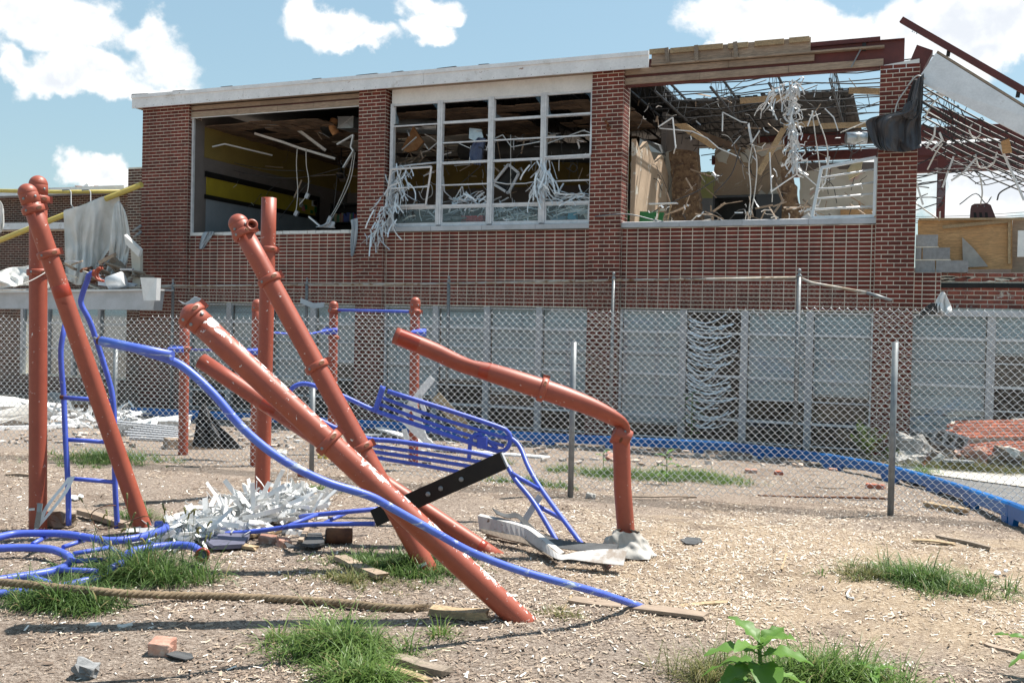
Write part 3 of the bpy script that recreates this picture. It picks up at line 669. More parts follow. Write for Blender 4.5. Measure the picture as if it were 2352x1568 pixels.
rows = [6.085, 5.654, 5.249, 4.847, 4.406, 3.991, Z0+.135]
mx = [.06, 1.155, 2.268, 3.368, x1-.01]
MB().b2((x0-.02, .02, 6.10), (x1+.03, .07, 6.385)).build('header_panel', M_PANEL, school)
def frame(name, parts, parent=school, m_=M_WINF):
    mb = MB()
    for a, b_ in parts: mb.b2(a, b_)
    return mb.build(name, m_, parent)
for i, x in enumerate(mx): frame('mullion', [((x-(.035 if i in (0, 4) else .055), wy-.05, Z0+.135), (x+(.035 if i in (0, 4) else .055), wy+.05, 6.098)), ((x-.012, wy-.062, Z0+.14), (x+.012, wy-.051, 6.09))])
for i in range(4):
    a, b_ = mx[i]+(.037 if i == 0 else .057), mx[i+1]-(.037 if i == 3 else .057)
    for r, z in enumerate(rows):
        if r == 0: h = .03
        elif r in (2, 4): h = .012
        else: h = .024
        if i == 0 and r in (2, 3, 4): continue
        if r == 4 and i == 2: continue
        frame('transom', [((a, wy-.03, z-h), (b_, wy+.03, z+h))])
    f = frame('sash', [((a, wy-.02, rows[5]-.05), (b_, wy+.02, rows[5]-.025)), ((a, wy-.02, rows[6]+.025), (b_, wy+.02, rows[6]+.05)), ((a, wy-.02, rows[6]+.05), (a+.025, wy+.02, rows[5]-.05)), ((b_-.025, wy-.02, rows[6]+.05), (b_, wy+.02, rows[5]-.05))])
    MB().b2((a+.02, wy-.003, rows[6]+.045), (b_-.02, wy+.003, rows[5]-.045)).build('pane', M_GLASS, f)
    f = frame('sash', [((a, wy-.02, rows[0]-.055), (a+.018, wy+.02, rows[1]+.024)), ((b_-.018, wy-.02, rows[1]+.024), (b_, wy+.02, rows[0]-.03))])
    n = 7                                                                   # jagged glass still held in the corners
    for (cx_, cz_, dx_, dz_) in ((a+.018, rows[1]+.024, 1, 1), (b_-.018, rows[0]-.03, -1, -1)) if i != 1 else ((b_-.018, rows[0]-.03, -1, -1),):
        MB().prism([(cx_, wy, cz_), (cx_+dx_*U(.06, .22), wy, cz_), (cx_+dx_*U(.03, .08), wy, cz_+dz_*U(.04, .12)), (cx_, wy, cz_+dz_*U(.12, .34))], (0, .005, 0)).build('glass_shard', M_GLASS, f)
tag_ = frame('bent_transom', [((mx[0]+.04, wy-.03, rows[2]+.39-.014+.03), (mx[1]-.06, wy+.03, rows[2]+.40+.03))])
MB().tube([(mx[0]+.04, wy-.02, 4.80), (.5, wy-.03, 4.835), (mx[1]-.06, wy, 4.87)], .02, 4).build('bent_transom', M_WINF, school)
MB().tube([(mx[2]+.06, wy, 4.44), (2.6, wy+.02, 4.39), (3.0, wy, 4.385), (mx[3]-.06, wy, 4.43)], .013, 4).build('bent_transom', M_WINF, school)
# hopper sash swung out over the second pier
def quad_frame(name, P, w_, th, parent, m_, rails=()):
    mb = MB(); n = (P[1]-P[0]).cross(P[3]-P[0]).normalized()
    for a, b_ in zip(P, P[1:]+P[:1]): mb.bar(a, b_, th, w_, n.cross(b_-a))
    for t0 in rails: mb.bar(P[0].lerp(P[3], t0), P[1].lerp(P[2], t0), th, w_*.8, (0, 0, 1))
    return mb.build(name, m_, parent)
hop = [fy(898, 389, -.38), fy(991, 383, -.2), fy(978, 470, -.05), fy(886, 474, -.10)]
quad_frame('hopper_sash', hop, .035, .03, school, M_WINF, (.52,))
tilt = [fy(1253, 267, .02), fy(1359, 260, -.06), fy(1356, 355, -.16), fy(1252, 361, -.02)]
quad_frame('tilted_sash', tilt, .03, .025, school, M_WINF, (.53,))
# lower windows: four lights to a bay, blinds drawn behind the glass
def blind(mb, x0, x1, z0, z1, y, p=.026):
    z = z1; tl_ = U(-.12, .12)
    while z > z0:
        mb.box(((x0+x1)/2, y+U(-.001, .001), z), (x1-x0, .024, .0014), Matrix.Rotation(tl_*(z1-z)*.12, 3, 'Y') @ Matrix.Rotation(1.05+(U(-.7, .3) if U(0, 1) < .06 else U(-.08, .08)), 3, 'X'), U(.1, .9)); z -= p
def lower_bay(x0, x1, xs, bottoms, tangled=None):
    base = gz((x0+x1)/2, 0)-.08; rr = [ZL-.03-.385*k for k in range(7)]
    edges = [x0]+xs+[x1]
    for x in xs: frame('mullion', [((x-.062, .01, base), (x+.062, .10, ZL))], m_=M_SILL)
    for x in (x0, x1): frame('window_jamb', [((x-.03, .03, base), (x+.03, .14, ZL))], m_=M_WINF)
    for i in range(len(edges)-1):
        a = edges[i]+(.064 if i else .032); b_ = edges[i+1]-(.064 if i < len(edges)-2 else .032)
        for k, z in enumerate(rr):
            if z < base+.1: break
            h = .022 if k in (1, 3, 5) else .011
            frame('transom', [((a, .035, z-h), (b_, .085, z+h))])
        bt = bottoms[i]
        if bt is not None and i != tangled:
            mb = MB(); blind(mb, a+.01, b_-.01, bt, ZL-.05, .135); mb.build('blind', M_BLIND, school)
            MB().b2((a+.01, .12, bt-.03), (b_-.01, .15, bt-.012)).build('blind_rail', M_ALU, school)
        if i != tangled:
            for k in range(6):
                z1_ = rr[k]-.024; z0_ = max(rr[k+1]+.024, base+.02)
                if z1_-z0_ < .1 or (bt is not None and z1_ < bt and U(0, 1) < .7): continue
                MB().b2((a, .058, z0_), (b_, .062, z1_)).build('pane', M_GLASS, school)
b1x = [sp_x[0][0]+(sp_x[0][1]-sp_x[0][0])*k/4 for k in (1, 2, 3)]
lower_bay(sp_x[0][0], sp_x[0][1], b1x, (.6, .9, .35, .75))
lower_bay(sp_x[1][0], sp_x[1][1], [fy(x, 620+100, .01).x for x in (1000, 1118, 1238)], (.15, .55, .30, .1))
lower_bay(sp_x[2][0], sp_x[2][1], [6.17, 7.265, 8.38], (-.1, None, .42, .55), 1)
lower_bay(sp_x[3][0]-.2, 13.6, [11.22, 12.5], (-.05, 1.35, .3))
# the tangled blind in the third bay: sagging slats, each one its own
tb = thing('tangled_blind', (6.7, .0, .4), 'tangled window blind with sagging bent slats hanging broken in the ground floor window', 'blind')
for k in range(46):
    z = 1.86-k*.042; xa = 6.25+U(0, .05); xb = U(6.75, 7.15); sg = U(.02, .10)+(.05 if k > 10 else 0)
    pts = []
    for i in range(7):
        t_ = i/6; pts.append((xa+(xb-xa)*t_, -.0+U(-.03, .02)-.03*math.sin(3*t_+k), z-sg*math.sin(math.pi*t_)*1.2+U(-.008, .008)+(.10*t_*t_*math.sin(k*1.7))))
    MB().strip(pts, V(0, .012, .019+U(-.006, .006)), .0008).build('slat', M_BLIND, tb)
# a dark ground floor behind the glass
MB().b2((-6.4, 2.6, -.6), (16, 2.7, 2.9)).build('ground_floor_back_wall', M_GREYW, school)
MB().b2((-6.4, .34, -.60), (16, 2.6, -.50)).build('ground_floor_slab', M_CONC, school)
MB().b2((-6.30, .37, 2.20), (16, 7.2, 2.50)).build('upper_floor_slab', M_CONC, school)
mb = MB()
for k in range(40): mb.box((U(-4, 13), U(.5, 2), U(-.4, .4)), (U(.1, .7), U(.1, .5), U(.05, .6)), Matrix.Rotation(U(0, 3), 3, 'Z'), None, .02)
mb.build('ground_floor_clutter', M_WOODG, school, kind='stuff')
# ------------------------------------------------------------------ the upper rooms
XL = -5.03; YB = 6.6; XP = 5.02
fz = 2.5
MB().b2((XL-.12, .37, fz), (XL, YB, 6.4)).build('room_wall', M_GREYW, school)
def on_left(name, m_, y0, y1, z0, z1, th, parent=school): return MB().b2((XL+.002, y0, z0), (XL+th, y1, z1)).build(name, m_, parent)
zyt = fx(458, 344, XL).z
on_left('yellow_band', M_YEL, .38, YB, 5.30, 6.0, .012)
MB().b2((XL, YB, fz), (XP, YB+.12, 6.4)).build('room_wall', M_GREYW, school)
MB().b2((XL+.02, YB-.014, 5.30), (XP-.13, YB-.002, 6.0)).build('yellow_band', M_YEL, school)
MB().b2((XP-.12, 3.2, fz), (XP-.01, YB, 6.3)).build('room_wall', M_GREYW, school)
MB().b2((XP-.134, 3.3, 4.75), (XP-.121, YB-.02, 5.55)).build('yellow_band', M_YEL, school)
bd = thing('chalk_board', (XL, 2, 4.2), 'long pale board with a yellow display strip and black frame on the left classroom wall', 'board')
def onb(name, m_, y0, y1, z0, z1, t0, t1): return MB().b2((XL+t0, y0, z0), (XL+t1, y1, z1)).build(name, m_, bd)
yb1 = fx(727, 455, XL).y; zt_ = 5.0
onb('writing_surface', M_BOARD, .5, yb1, 3.35, 4.36, .014, .03); onb('display_strip', M_YPAPER, .5, yb1-.1, 4.46, 4.86, .014, .03)
onb('frame_rail', M_BLACK, .45, yb1+.08, 4.36, 4.46, .014, .05); onb('frame_rail', M_BLACK, .45, yb1+.08, 4.86, 4.99, .014, .05); onb('frame_stile', M_BLACK, yb1-.02, yb1+.08, 3.3, 4.99, .014, .05)
for k in range(9):
    y = yb1-.9+U(0, .8); z = U(4.5, 4.75); MB().b2((XL+.032, y, z), (XL+.036, y+U(.1, .2), z+U(.08, .2))).build('paper_note', (M_PINK, M_WHITE, M_GREEN)[k % 3], bd)
# ceiling: grid of acoustic tiles, some hanging, some gone
mb = MB(); mp = MB(); ct = .61; i0 = 0
x = XL+.01
while x < XP-.3:
    y = .40
    while y < YB-.3:
        r = mnoise.noise((x*.35, y*.5, 2.)); q = U(0, 1); hole = (x > .6 and mnoise.noise((x*.6, y*.7, 7.)) > .12) or (q < .05) or (-2.3 < x < -.8 and y < 1.5)
        if not hole:
            tl = mp if (-3.7 < x < .2 and y > 2.3 and q < .72) else mb; s_ = .03 if q > .8 else .012
            if tl is mb:
                for a in range(2):
                    for c in range(2): tl.box((x+ct*(.25+.5*a), y+ct*(.25+.5*c), 6.0+U(-s_, s_)), (ct/2-.012, ct/2-.012, .02), Matrix.Rotation(U(-.08, .08)*(q > .5), 3, 'X') @ Matrix.Rotation(U(-.06, .06), 3, 'Y'), U(0, 1))
            else: tl.box((x+ct/2, y+ct/2, 5.99+U(-s_, s_)), (ct-.006, ct-.006, .02), Matrix.Rotation(U(-.04, .04), 3, 'X'), U(0, 1))
        y += ct
    x += ct
mb.build('ceiling_tiles', M_CEIL, school, kind='stuff'); mp.build('pale_ceiling_tiles', M_CEILW, school, kind='stuff')
MB().b2((-6.45, -.17, 6.54), (XP+.2, 9, 6.60)).build('roof_deck', M_DECK, school)
MB().b2((XL-.6, YB+.13, 2.5), (-6.45, 7.2, 6.5)).build('room_wall', M_GREYW, school)
def joist(x, y0, y1, ztop, zbot, z1off=0., xoff=0.):
    mb = MB()
    def P(y, z): t_ = (y-y0)/(y1-y0); return V(x+xoff*t_, y, z+z1off*t_)
    for dx in (-.014, .014):
        for zz in (ztop, zbot): mb.bar(P(y0, zz)+V(dx, 0, 0), P(y1, zz)+V(dx, 0, 0), .016, .028)
    n = int((y1-y0)/.30)
    for k in range(n): mb.bar(P(y0+(y1-y0)*k/n, ztop if k % 2 else zbot), P(y0+(y1-y0)*(k+1)/n, zbot if k % 2 else ztop), .010, .010)
    return mb.build('roof_joist', M_DARK, school)
for k in range(8): joist(.9+k*.58, .4, YB, 6.50, 6.12)
for k in range(5): joist(5.5+k*1.03, .15, 9.4, 6.44, 6.02, 0, U(-.05, .05))
mb = MB()
for y in (.7, 1.3, 1.9, 2.6, 3.3, 4.2, 5.1, 6.0, 7.1, 8.2, 9.0):
    for z in (6.40, 6.05):
        xs = np.linspace(5.0, 10.3, 9); pts = [(x_, y+.06*math.sin(x_*2+y), z+.035*math.sin(x_*3.1+y*2)+U(-.02, .02)) for x_ in xs]
        mb.tube(pts, .012, 5)
for k in range(15):
    y = U(.5, 8.5); xa = U(5.0, 8.5); mb.tube([(xa, y, 6.03), (xa+U(.6, 1.5), y+U(-.1, .2), 6.42)], .011, 5)
mb.build('bridging_rods', M_DARK, school, kind='stuff')
# what is left of the deck over the corridor, ribbed
mb = MB(); dk = [(5.05, 3.1), (8.55, 3.3), (8.9, 4.4), (8.75, 9.2), (5.05, 9.2)]
n = 44
for k in range(n):
    x = 5.05+k*.085; ya = 3.1+.06*math.sin(k*2.1)+.04*math.sin(k*.7); yb_ = 9.1
    mb.b2((x-.001, ya, 6.47+(.025 if k % 2 else 0)), (x+.087, yb_, 6.50+(.026 if k % 2 else 0)))
mb.build('torn_roof_deck', M_DECK, school)
MB().b2((5.0, 9.2, 5.72), (16, 9.4, 6.02)).build('steel_beam', M_RED, school)
MB().b2((fy(1740, 320, 5.2).x, 5.15, fy(1900, 318, 5.2).z-.15), (fy(2020, 320, 5.2).x+4, 5.3, fy(1900, 318, 5.2).z+.12)).build('steel_beam', M_RED, school)
MB().b2((5.2, 7.4, fy(1900, 355, 7.4).z-.12), (16, 7.55, fy(1900, 355, 7.4).z+.10)).build('steel_beam', M_RED, school)
# torn partition walls of the third room
MB().prism([(XP, .38, fz), (XP, 3.1, fz), (XP, 3.1, 4.9), (XP, 2.5, 5.25), (XP, 1.9, 4.95), (XP, 1.2, 5.3), (XP, .7, 5.0), (XP, .38, 5.2)], (.09, 0, 0)).build('peeled_wall', M_TAN, school)
def ragged(px, Y, name, m_, th=.12, seed=1, amp=7):
    """wall panel whose broken outline was read off the photograph, standing at distance Y with real thickness"""
    rr = random.Random(seed); out = []
    for (a, b_) in zip(px, px[1:]+px[:1]):
        n = max(1, int(math.hypot(b_[0]-a[0], b_[1]-a[1])/9)); flat = abs(a[0]-b_[0]) < 2 and False
        for i in range(n): out.append((a[0]+(b_[0]-a[0])*i/n+rr.uniform(-1, 1)*amp*.3*(i > 0), a[1]+(b_[1]-a[1])*i/n+rr.uniform(-1, 1)*amp*.5*(i > 0)))
    return MB().prism([fy(x, y, Y) for x, y in out], (0, th, 0)).build(name, m_, school)
ragged([(1449, 515), (1449, 372), (1466, 345), (1500, 342), (1513, 352), (1545, 345), (1548, 420), (1568, 515)], 3.2, 'broken_wall', M_TANW, seed=2)
ragged([(1452, 470), (1452, 400), (1470, 390), (1480, 358), (1496, 366), (1494, 420), (1470, 450)], 3.17, 'peeled_plaster', M_TAN, .02, seed=5)
ragged([(1540, 515), (1543, 420), (1536, 350), (1560, 343), (1600, 350), (1602, 430), (1612, 515)], 3.0, 'stripped_column', M_PEEL, .35, seed=3, amp=10)
ragged([(1640, 450), (1642, 345), (1660, 340), (1670, 352), (1690, 338), (1722, 342), (1728, 334), (1800, 322), (1796, 450)], 4.3, 'broken_wall', M_TAN, seed=4)
ragged([(1738, 452), (1748, 436), (1762, 447), (1772, 432), (1790, 430), (1792, 452)], 4.27, 'peeled_plaster', M_TANW, .02, seed=6)
for q in ([(1644, 356), (1662, 341), (1676, 350), (1668, 376), (1650, 372)], [(1700, 352), (1722, 338), (1732, 352), (1726, 376), (1706, 372)], [(1736, 338), (1792, 326), (1796, 342), (1750, 360), (1738, 352)]):
    ragged(q, 4.25, 'peeled_plaster', M_TANW, .02, seed=9, amp=3)
ragged([(1790, 515), (1796, 365), (1806, 352), (1818, 362), (1822, 420), (1838, 470), (1846, 515)], 3.6, 'stripped_column', M_PEEL, .3, seed=7, amp=12)
ragged([(1838, 512), (1838, 395), (1900, 385), (2015, 392), (2018, 512)], 6.0, 'broken_wall', M_TANW, .1, seed=8)
ragged([(1930, 510), (1930, 482), (2016, 480), (2016, 510)], 5.9, 'cork_strip', M_PLY, .03, seed=10, amp=1)
MB().prism([fy(1597, 515, 8.5), fy(1597, 455, 8.5), fy(1644, 455, 8.5), fy(1644, 515, 8.5)], (0, .1, 0)).build('far_wall', M_BOARD, school)
MB().prism([fy(1597, 455, 8.49), fy(1597, 395, 8.49), fy(1644, 395, 8.49), fy(1644, 455, 8.49)], (0, .1, 0)).build('far_wall', mat('lime_wall', (.42, .46, .20), (.38, .42, .18), 2, .8), school)
MB().prism([fy(1800, 400, 8.5), fy(1800, 375, 8.5), fy(2020, 372, 8.5), fy(2020, 400, 8.5)], (0, .1, 0)).build('far_wall', M_GREYW, school)
# dark cupboard, green board, chair
cb = [fy(1636, 510, 3.4), fy(1788, 445, 3.4)]
cup = thing('dark_cabinet', (cb[0].x+.4, 3.4, fz), 'large charcoal cabinet with one open black bay below the tan wall', 'cabinet')
c0, c1 = cb[0].x, fy(1795, 500, 3.4).x; zt_ = cb[1].z; mid = fy(1737, 480, 3.4).x
MB().b2((c0, 3.4, zt_-.05), (c1, 3.95, zt_)).build('cabinet_top', M_CAB, cup)
MB().b2((c0, 3.4, fz+.9), (c0+.04, 3.95, zt_-.052)).build('side_panel', M_CAB, cup)
MB().b2((mid, 3.39, fz+.9), (c1, 3.42, zt_-.052)).build('cabinet_door', M_CAB, cup)
MB().b2((c0+.042, 3.92, fz+.9), (mid, 3.95, zt_-.052)).build('back_panel', M_BLACK, cup)
MB().b2((c0+.042, 3.45, zt_-.55), (mid, 3.918, zt_-.53)).build('shelf', M_CAB, cup)
g = [fy(1441, 508, .75), fy(1441, 484, .75), fy(1525, 488, .8), fy(1520, 512, .8)]
tag(MB().prism(g, (0, .03, 0)).build('green_board', M_GREEN), 'green board leaning just inside the sill of the roofless room', 'board')
st = thing('work_stool', fy(1520, 500, .6), 'narrow white topped stand with tan legs beside the green board', 'stand')
MB().bar(fy(1492, 469, .6), fy(1556, 467, .6), .14, .02).build('stand_top', M_ALU, st)
for a, b_ in (((1516, 470), (1509, 508)), ((1541, 470), (1533, 508))): MB().bar(fy(*a, .6), fy(*b_, .6), .022, .022).build('leg', M_WOOD, st)
ch = thing('classroom_chair', fy(2252, 505, 1.4), 'maroon plastic chair back standing above the plywood parapet at right', 'chair')
P = [fy(2227, 507, 1.4), fy(2229, 480, 1.4), fy(2231, 472, 1.4), fy(2238, 468, 1.4), fy(2268, 467, 1.4), fy(2276, 471, 1.4), fy(2290, 507, 1.4)]
MB().prism(P, (0, .035, 0)).build('backrest', M_CHAIR, ch)
for k in (0, 1, 2): MB().prism([fy(2237+13*k, 502, 1.395), fy(2236+13*k, 488, 1.395), fy(2242+13*k, 488, 1.395), fy(2244+13*k, 502, 1.395)], (0, .004, 0)).build('slot', M_BLACK, ch)
for k in (0, 1): MB().lathe(fy(2245+16*k, 474, 1.395), (0, -1, 0), [(0, .012), (.006, .008)], 8).build('rivet', M_STEEL, ch)
MB().prism([fy(2227, 507, 1.4)+V(0, 0, -.02), fy(2290, 507, 1.4)+V(0, 0, -.02), fy(2290, 507, 1.4)+V(0, -.4, -.05), fy(2227, 507, 1.4)+V(0, -.4, -.05)], (0, 0, .03)).build('seat', M_CHAIR, ch)
# things hanging in the rooms
def hang(name, pts, r, m_, label, cat, group=None, n=5, k=6, par=None):
    o = MB().tube(spline(pts, k), r, n).build(name, m_, par)
    return tag(o, label, cat, group) if par is None else o
def bent(name, px, Y, w_, h, m_, label, cat, group=None):
    pts = [fy(x, y, Y if not hasattr(Y, '__len__') else Y[i]) for i, (x, y) in enumerate(px)]; mb = MB()
    for a, b_ in zip(pts, pts[1:]): mb.bar(a, b_, w_, h)
    return tag(mb.build(name, m_), label, cat, group)
G1 = 'fallen ceiling grid strips in the left classroom'
bent('ceiling_strip', [(455, 345), (516, 331), (625, 357)], (.5, .9, 1.8), .05, .03, M_ALU, 'pale ceiling strip kinked near the left jamb and sloping down right', 'metal strip', G1)
bent('light_fixture', [(585, 307), (650, 327), (686, 340), (770, 365)], (1.3, 1.6, 1.8, 2.2), .08, .05, M_ALU, 'longer of the two fallen light fixtures under the brown ceiling', 'light fixture', G1)
bent('light_fixture', [(673, 290), (748, 346)], (1.3, 1.8), .10, .05, M_ALU, 'shorter steep fallen light fixture crossing the pale ceiling tiles', 'light fixture', G1)
bent('ceiling_strip', [(775, 332), (812, 310), (806, 338), (812, 347), (789, 385)], (.9, .8, .8, .8, .9), .05, .03, M_ALU, 'zigzag bent ceiling strip beside the second brick pier', 'metal strip', G1)
bent('ceiling_strip', [(710, 498), (736, 520)], .5, .05, .03, M_ALU, 'short bent metal strip standing on the left sill near the second pier', 'metal strip', G1)
GC = 'loose cables in the left classroom'
for px, nm in (([(683, 340), (681, 380), (684, 440), (680, 488)], 'white cable hanging straight down in the left opening, left one of two'), ([(703, 343), (704, 380), (709, 415), (704, 448), (688, 470)], 'white cable hanging in the left opening, curving right then back'), ([(812, 350), (800, 410), (775, 470), (758, 500)], 'white cable pair slanting down from the second pier'), ([(816, 350), (806, 410), (785, 460), (762, 502)], 'white cable lying right of the slanting cable by the second pier')):
    hang('cable', [fy(x, y, 1.2) for x, y in px], .012, M_CABLE, nm, 'cable', GC)
for px, nm in (([(460, 350), (520, 385), (600, 405), (690, 408), (770, 390), (825, 372)], 'dark sagging cable running across the whole left classroom'), ([(470, 355), (540, 375), (620, 390), (700, 392)], 'thin dark cable above the black board frame'), ([(640, 505), (690, 440), (715, 415)], 'dark cable rising from the left sill behind the tall red post'), ([(745, 520), (760, 500), (768, 470), (775, 400)], 'thin cable looping near the book shelf')):
    hang('cable', [fy(x, y, 1.5) for x, y in px], .009, M_BCABLE, nm, 'cable', GC)
for (x, y, lb) in ((681, 490, 'grey junction box at the end of a hanging cable'), (706, 450, 'pale ballast hanging from a curved cable'), (758, 503, 'purple grey connector at the low end of the slanting cables')):
    tag(MB().box(fy(x, y, 1.18), (.09, .06, .12), Matrix.Rotation(.5, 3, 'Y')).build('junction_box', M_SILL), lb, 'junction box')
fan = thing('ceiling_fan', fy(783, 402, 2.2), 'dark ceiling fan hanging low beside the second pier', 'fan'); c = fy(783, 402, 2.2)
MB().lathe(c+V(0, 0, -.08), (0, 0, 1), [(0, .05), (.03, .10), (.1, .11), (.15, .06), (.2, .02), (.7, .015)], 12).build('fan_motor', M_BLACK, fan)
for k in range(4):
    a = k*1.571+.5; d = V(math.cos(a), math.sin(a), 0); MB().bar(c+d*.12, c+d*.68+V(0, 0, -.06), .13, .012).build('blade', M_WOODG, fan)
bk = thing('book_shelf', fy(790, 490, 4.5), 'dark shelf of books in the back of the left classroom', 'bookshelf'); a = fy(757, 520, 4.5); b_ = fy(832, 470, 4.5)
MB().b2((a.x, 4.5, a.z-.6), (a.x+.05, 4.8, b_.z)).build('side_panel', M_BLACK, bk); MB().b2((a.x, 4.5, b_.z), (b_.x, 4.8, b_.z+.05)).build('shelf', M_BLACK, bk); MB().b2((a.x, 4.5, a.z+.08), (b_.x, 4.8, a.z+.11)).build('shelf', M_BLACK, bk); MB().b2((a.x, 4.79, a.z-.6), (b_.x, 4.82, b_.z)).build('back_panel', M_BLACK, bk)
x = a.x+.08
BK = [mat('book_red', (.3, .05, .05)), mat('book_blue', (.05, .08, .25)), mat('book_tan', (.35, .28, .18)), mat('book_green', (.06, .18, .1))]
while x < b_.x-.1:
    l = U(.02, .05); tag(MB().b2((x, 4.55, a.z+.112), (x+l, 4.75, a.z+.112+U(.16, .26))).build('book', BK[int(U(0, 4))]), 'book standing in the row on the dark shelf', 'book', 'books on the dark shelf'); x += l+.006
bp = thing('backpack', fy(470, 385, .7), 'black backpack hanging on the wall beside the left jamb', 'backpack')
MB().lathe(fy(470, 428, .7), (0, 0, 1), [(0, .09), (.06, .17), (.3, .19), (.5, .15), (.6, .05)], 10).build('bag_body', M_BIN, bp)
MB().tube(spline([fy(468, 372, .62), fy(464, 362, .6), fy(472, 358, .6), fy(474, 372, .62)]), .015, 6).build('strap', M_DENIM, bp)
tv = thing('overhead_projector', fy(478, 500, .9), 'black equipment silhouette standing on the left sill by the jamb', 'equipment'); MB().b2(fy(456, 488, .9), fy(487, 483, 1.1)).build('head', M_BLACK, tv); MB().b2((fy(460, 0, .95).x, .95, fy(460, 525, .9).z), (fy(470, 0, .95).x, 1.05, fy(460, 487, .9).z)).build('stand', M_BLACK, tv); MB().b2((fy(456, 0, .9).x, .85, fy(460, 528, .9).z), (fy(486, 0, .9).x, 1.15, fy(460, 515, .9).z)).build('base', M_BLACK, tv)
# air duct
dct = thing('air_duct', fy(785, 285, 1.2), 'torn air duct with a square galvanised end under the ceiling of the left classroom', 'duct')
q = [fy(776, 268, 1.0), fy(812, 267, 1.0), fy(811, 294, 1.0), fy(776, 295, 1.0)]
MB().prism(q, (0, .5, 0)).build('duct_end', M_DUCT, dct)
for a, b_ in ((q[0], q[2]), (q[1], q[3])): MB().bar(a+V(0, -.012, 0), b_+V(0, -.012, 0), .02, .012).build('crease', M_SILL, dct)
MB().tube(spline([fy(760, 282, 1.3), fy(752, 290, 1.35), fy(760, 300, 1.5)]), [.17, .19, .16]+[.16]*10 if False else .18, 12).build('flexible_hose', M_BLACK, dct)
MB().tube(spline([fy(768, 275, 1.2), fy(764, 292, 1.15), fy(772, 308, 1.2)]), .09, 8).build('torn_insulation', M_FIBRE, dct)
d2 = tag(MB().tube([fy(905, 287, 1.9), fy(1010, 292, 1.9)], .17, 14).build('round_duct', M_DUCT), 'round silvery duct high behind the first window column', 'duct')
tag(MB().prism([fy(949, 290, .9), fy(955, 300, .9), fy(972, 325, .9), fy(955, 345, .9), fy(935, 350, .9), (fy(922, 342, .9))], (0, .06, 0)).build('hanging_insulation', M_FIBRE), 'orange insulation flap hanging behind the first window column', 'insulation')
d3 = thing('ceiling_duct', fy(1000, 380, 3), 'long grey ceiling duct crossing behind the four window columns', 'duct'); MB().tube([fy(1060, 345, 3.4), fy(1360, 352, 3.4)], .22, 14).build('duct_shell', M_BCABLE, d3)
gk = mat('grey_panel', (.22, .21, .2), (.16, .15, .15), 3, .7)
GW = 'bent strips hanging behind the middle window'
for i, (px, Y, nm) in enumerate((([(923, 345), (957, 315)], .5, 'straight white strip crossing the first window column'), ([(975, 330), (985, 345), (1012, 322)], .8, 'bent white strip at the right of the first window column'), ([(1055, 330), (1090, 345), (1122, 344)], .6, 'pale strip bent low in the second window column'), ([(1082, 335), (1078, 378)], .6, 'short upright strip in the second window column'), ([(1126, 320), (1117, 346)], .4, 'short slanting strip beside the second mullion'), ([(1130, 322), (1155, 310), (1175, 338), (1240, 326)], .6, 'long zigzag strip across the third window column'), ([(1257, 330), (1340, 300), (1358, 306)], .5, 'jagged white strip across the fourth window column'), ([(1018, 405), (1021, 440), (1048, 465)], .5, 'curved white strip low in the second window column'), ([(1042, 462), (1062, 428), (1067, 454)], .3, 'arched white strip on the debris in the second window column'))):
    bent('bent_strip', px, Y, .034, .016, M_ALU, nm, 'metal strip', GW)
fr = [fy(1168, 378, .7), fy(1192, 398, .7), fy(1168, 444, .7), fy(1132, 422, .7)]
sf = thing('speaker_grille', fr[0], 'white square frame hanging askew on a black panel in the third window column', 'panel'); o = quad_frame('frame', fr, .05, .04, sf, M_WINF)
MB().prism([p+V(0, .05, 0) for p in (fr[0].lerp(fr[1], -.2), fr[1], fr[2], fr[3])], (0, .05, 0)).build('black_panel', M_BLACK, sf)
for px, nm in (([(1020, 445), (1060, 420), (1100, 385), (1122, 365)], 'thin cable slanting up in the second window column'), ([(1160, 445), (1170, 420), (1178, 390)], 'thin cable against the white square frame'), ([(1173, 310), (1173, 455)], 'straight vertical cable in the third window column'), ([(1300, 385), (1318, 395), (1325, 385), (1316, 376), (1306, 388)], 'coiled dark cable in the fourth window column'), ([(1060, 462), (1100, 440), (1124, 475)], 'pale cable lying over the sill debris'), ([(962, 440), (972, 458), (992, 448), (990, 425), (975, 428), (966, 445)], 'white cable loop in the swung out sash')):
    hang('cable', [fy(x, y, .5) for x, y in px], .009, M_BCABLE if 'dark' in nm or 'thin' in nm else M_CABLE, nm, 'cable', 'loose cables behind the middle window')
tag(MB().prism([fy(1078, 294, .4), fy(1105, 297, .4), fy(1110, 315, .4), (fy(1098, 327, .4)), fy(1077, 318, .4)], (0, .04, 0)).build('torn_foil', M_DUCT), 'torn silver foil flap hanging on the first mullion', 'foil')
def rag(name, px, Y, m_, label, cat, n=5, amp=.05):
    L, R_ = px; mb = MB(); pts = []; vs = []
    L = [(p.x, p.y) for p in spline([Vector((x, y, 0)) for x, y in L], 3)]; R_ = [(p.x, p.y) for p in spline([Vector((x, y, 0)) for x, y in R_], 3)]; m1 = len(L); n = 10
    for i in range(m1):
        for k in range(n+1):
            t_ = k/n; x = L[i][0]+(R_[i][0]-L[i][0])*t_; y = L[i][1]+(R_[i][1]-L[i][1])*t_; vs.append(fy(x, y, Y+2*amp*mnoise.noise((k*.55, i*.22, x*.01))))
    n1 = n+1; fs = [(i*n1+k, i*n1+k+1, (i+1)*n1+k+1, (i+1)*n1+k) for i in range(m1-1) for k in range(n)]
    mb.add(vs, fs, True); o = mb.build(name, m_); sd = o.modifiers.new('s', 'SOLIDIFY'); sd.thickness = .006; sb = o.modifiers.new('d', 'SUBSURF'); sb.levels = sb.render_levels = 2
    return tag(o, label, cat)
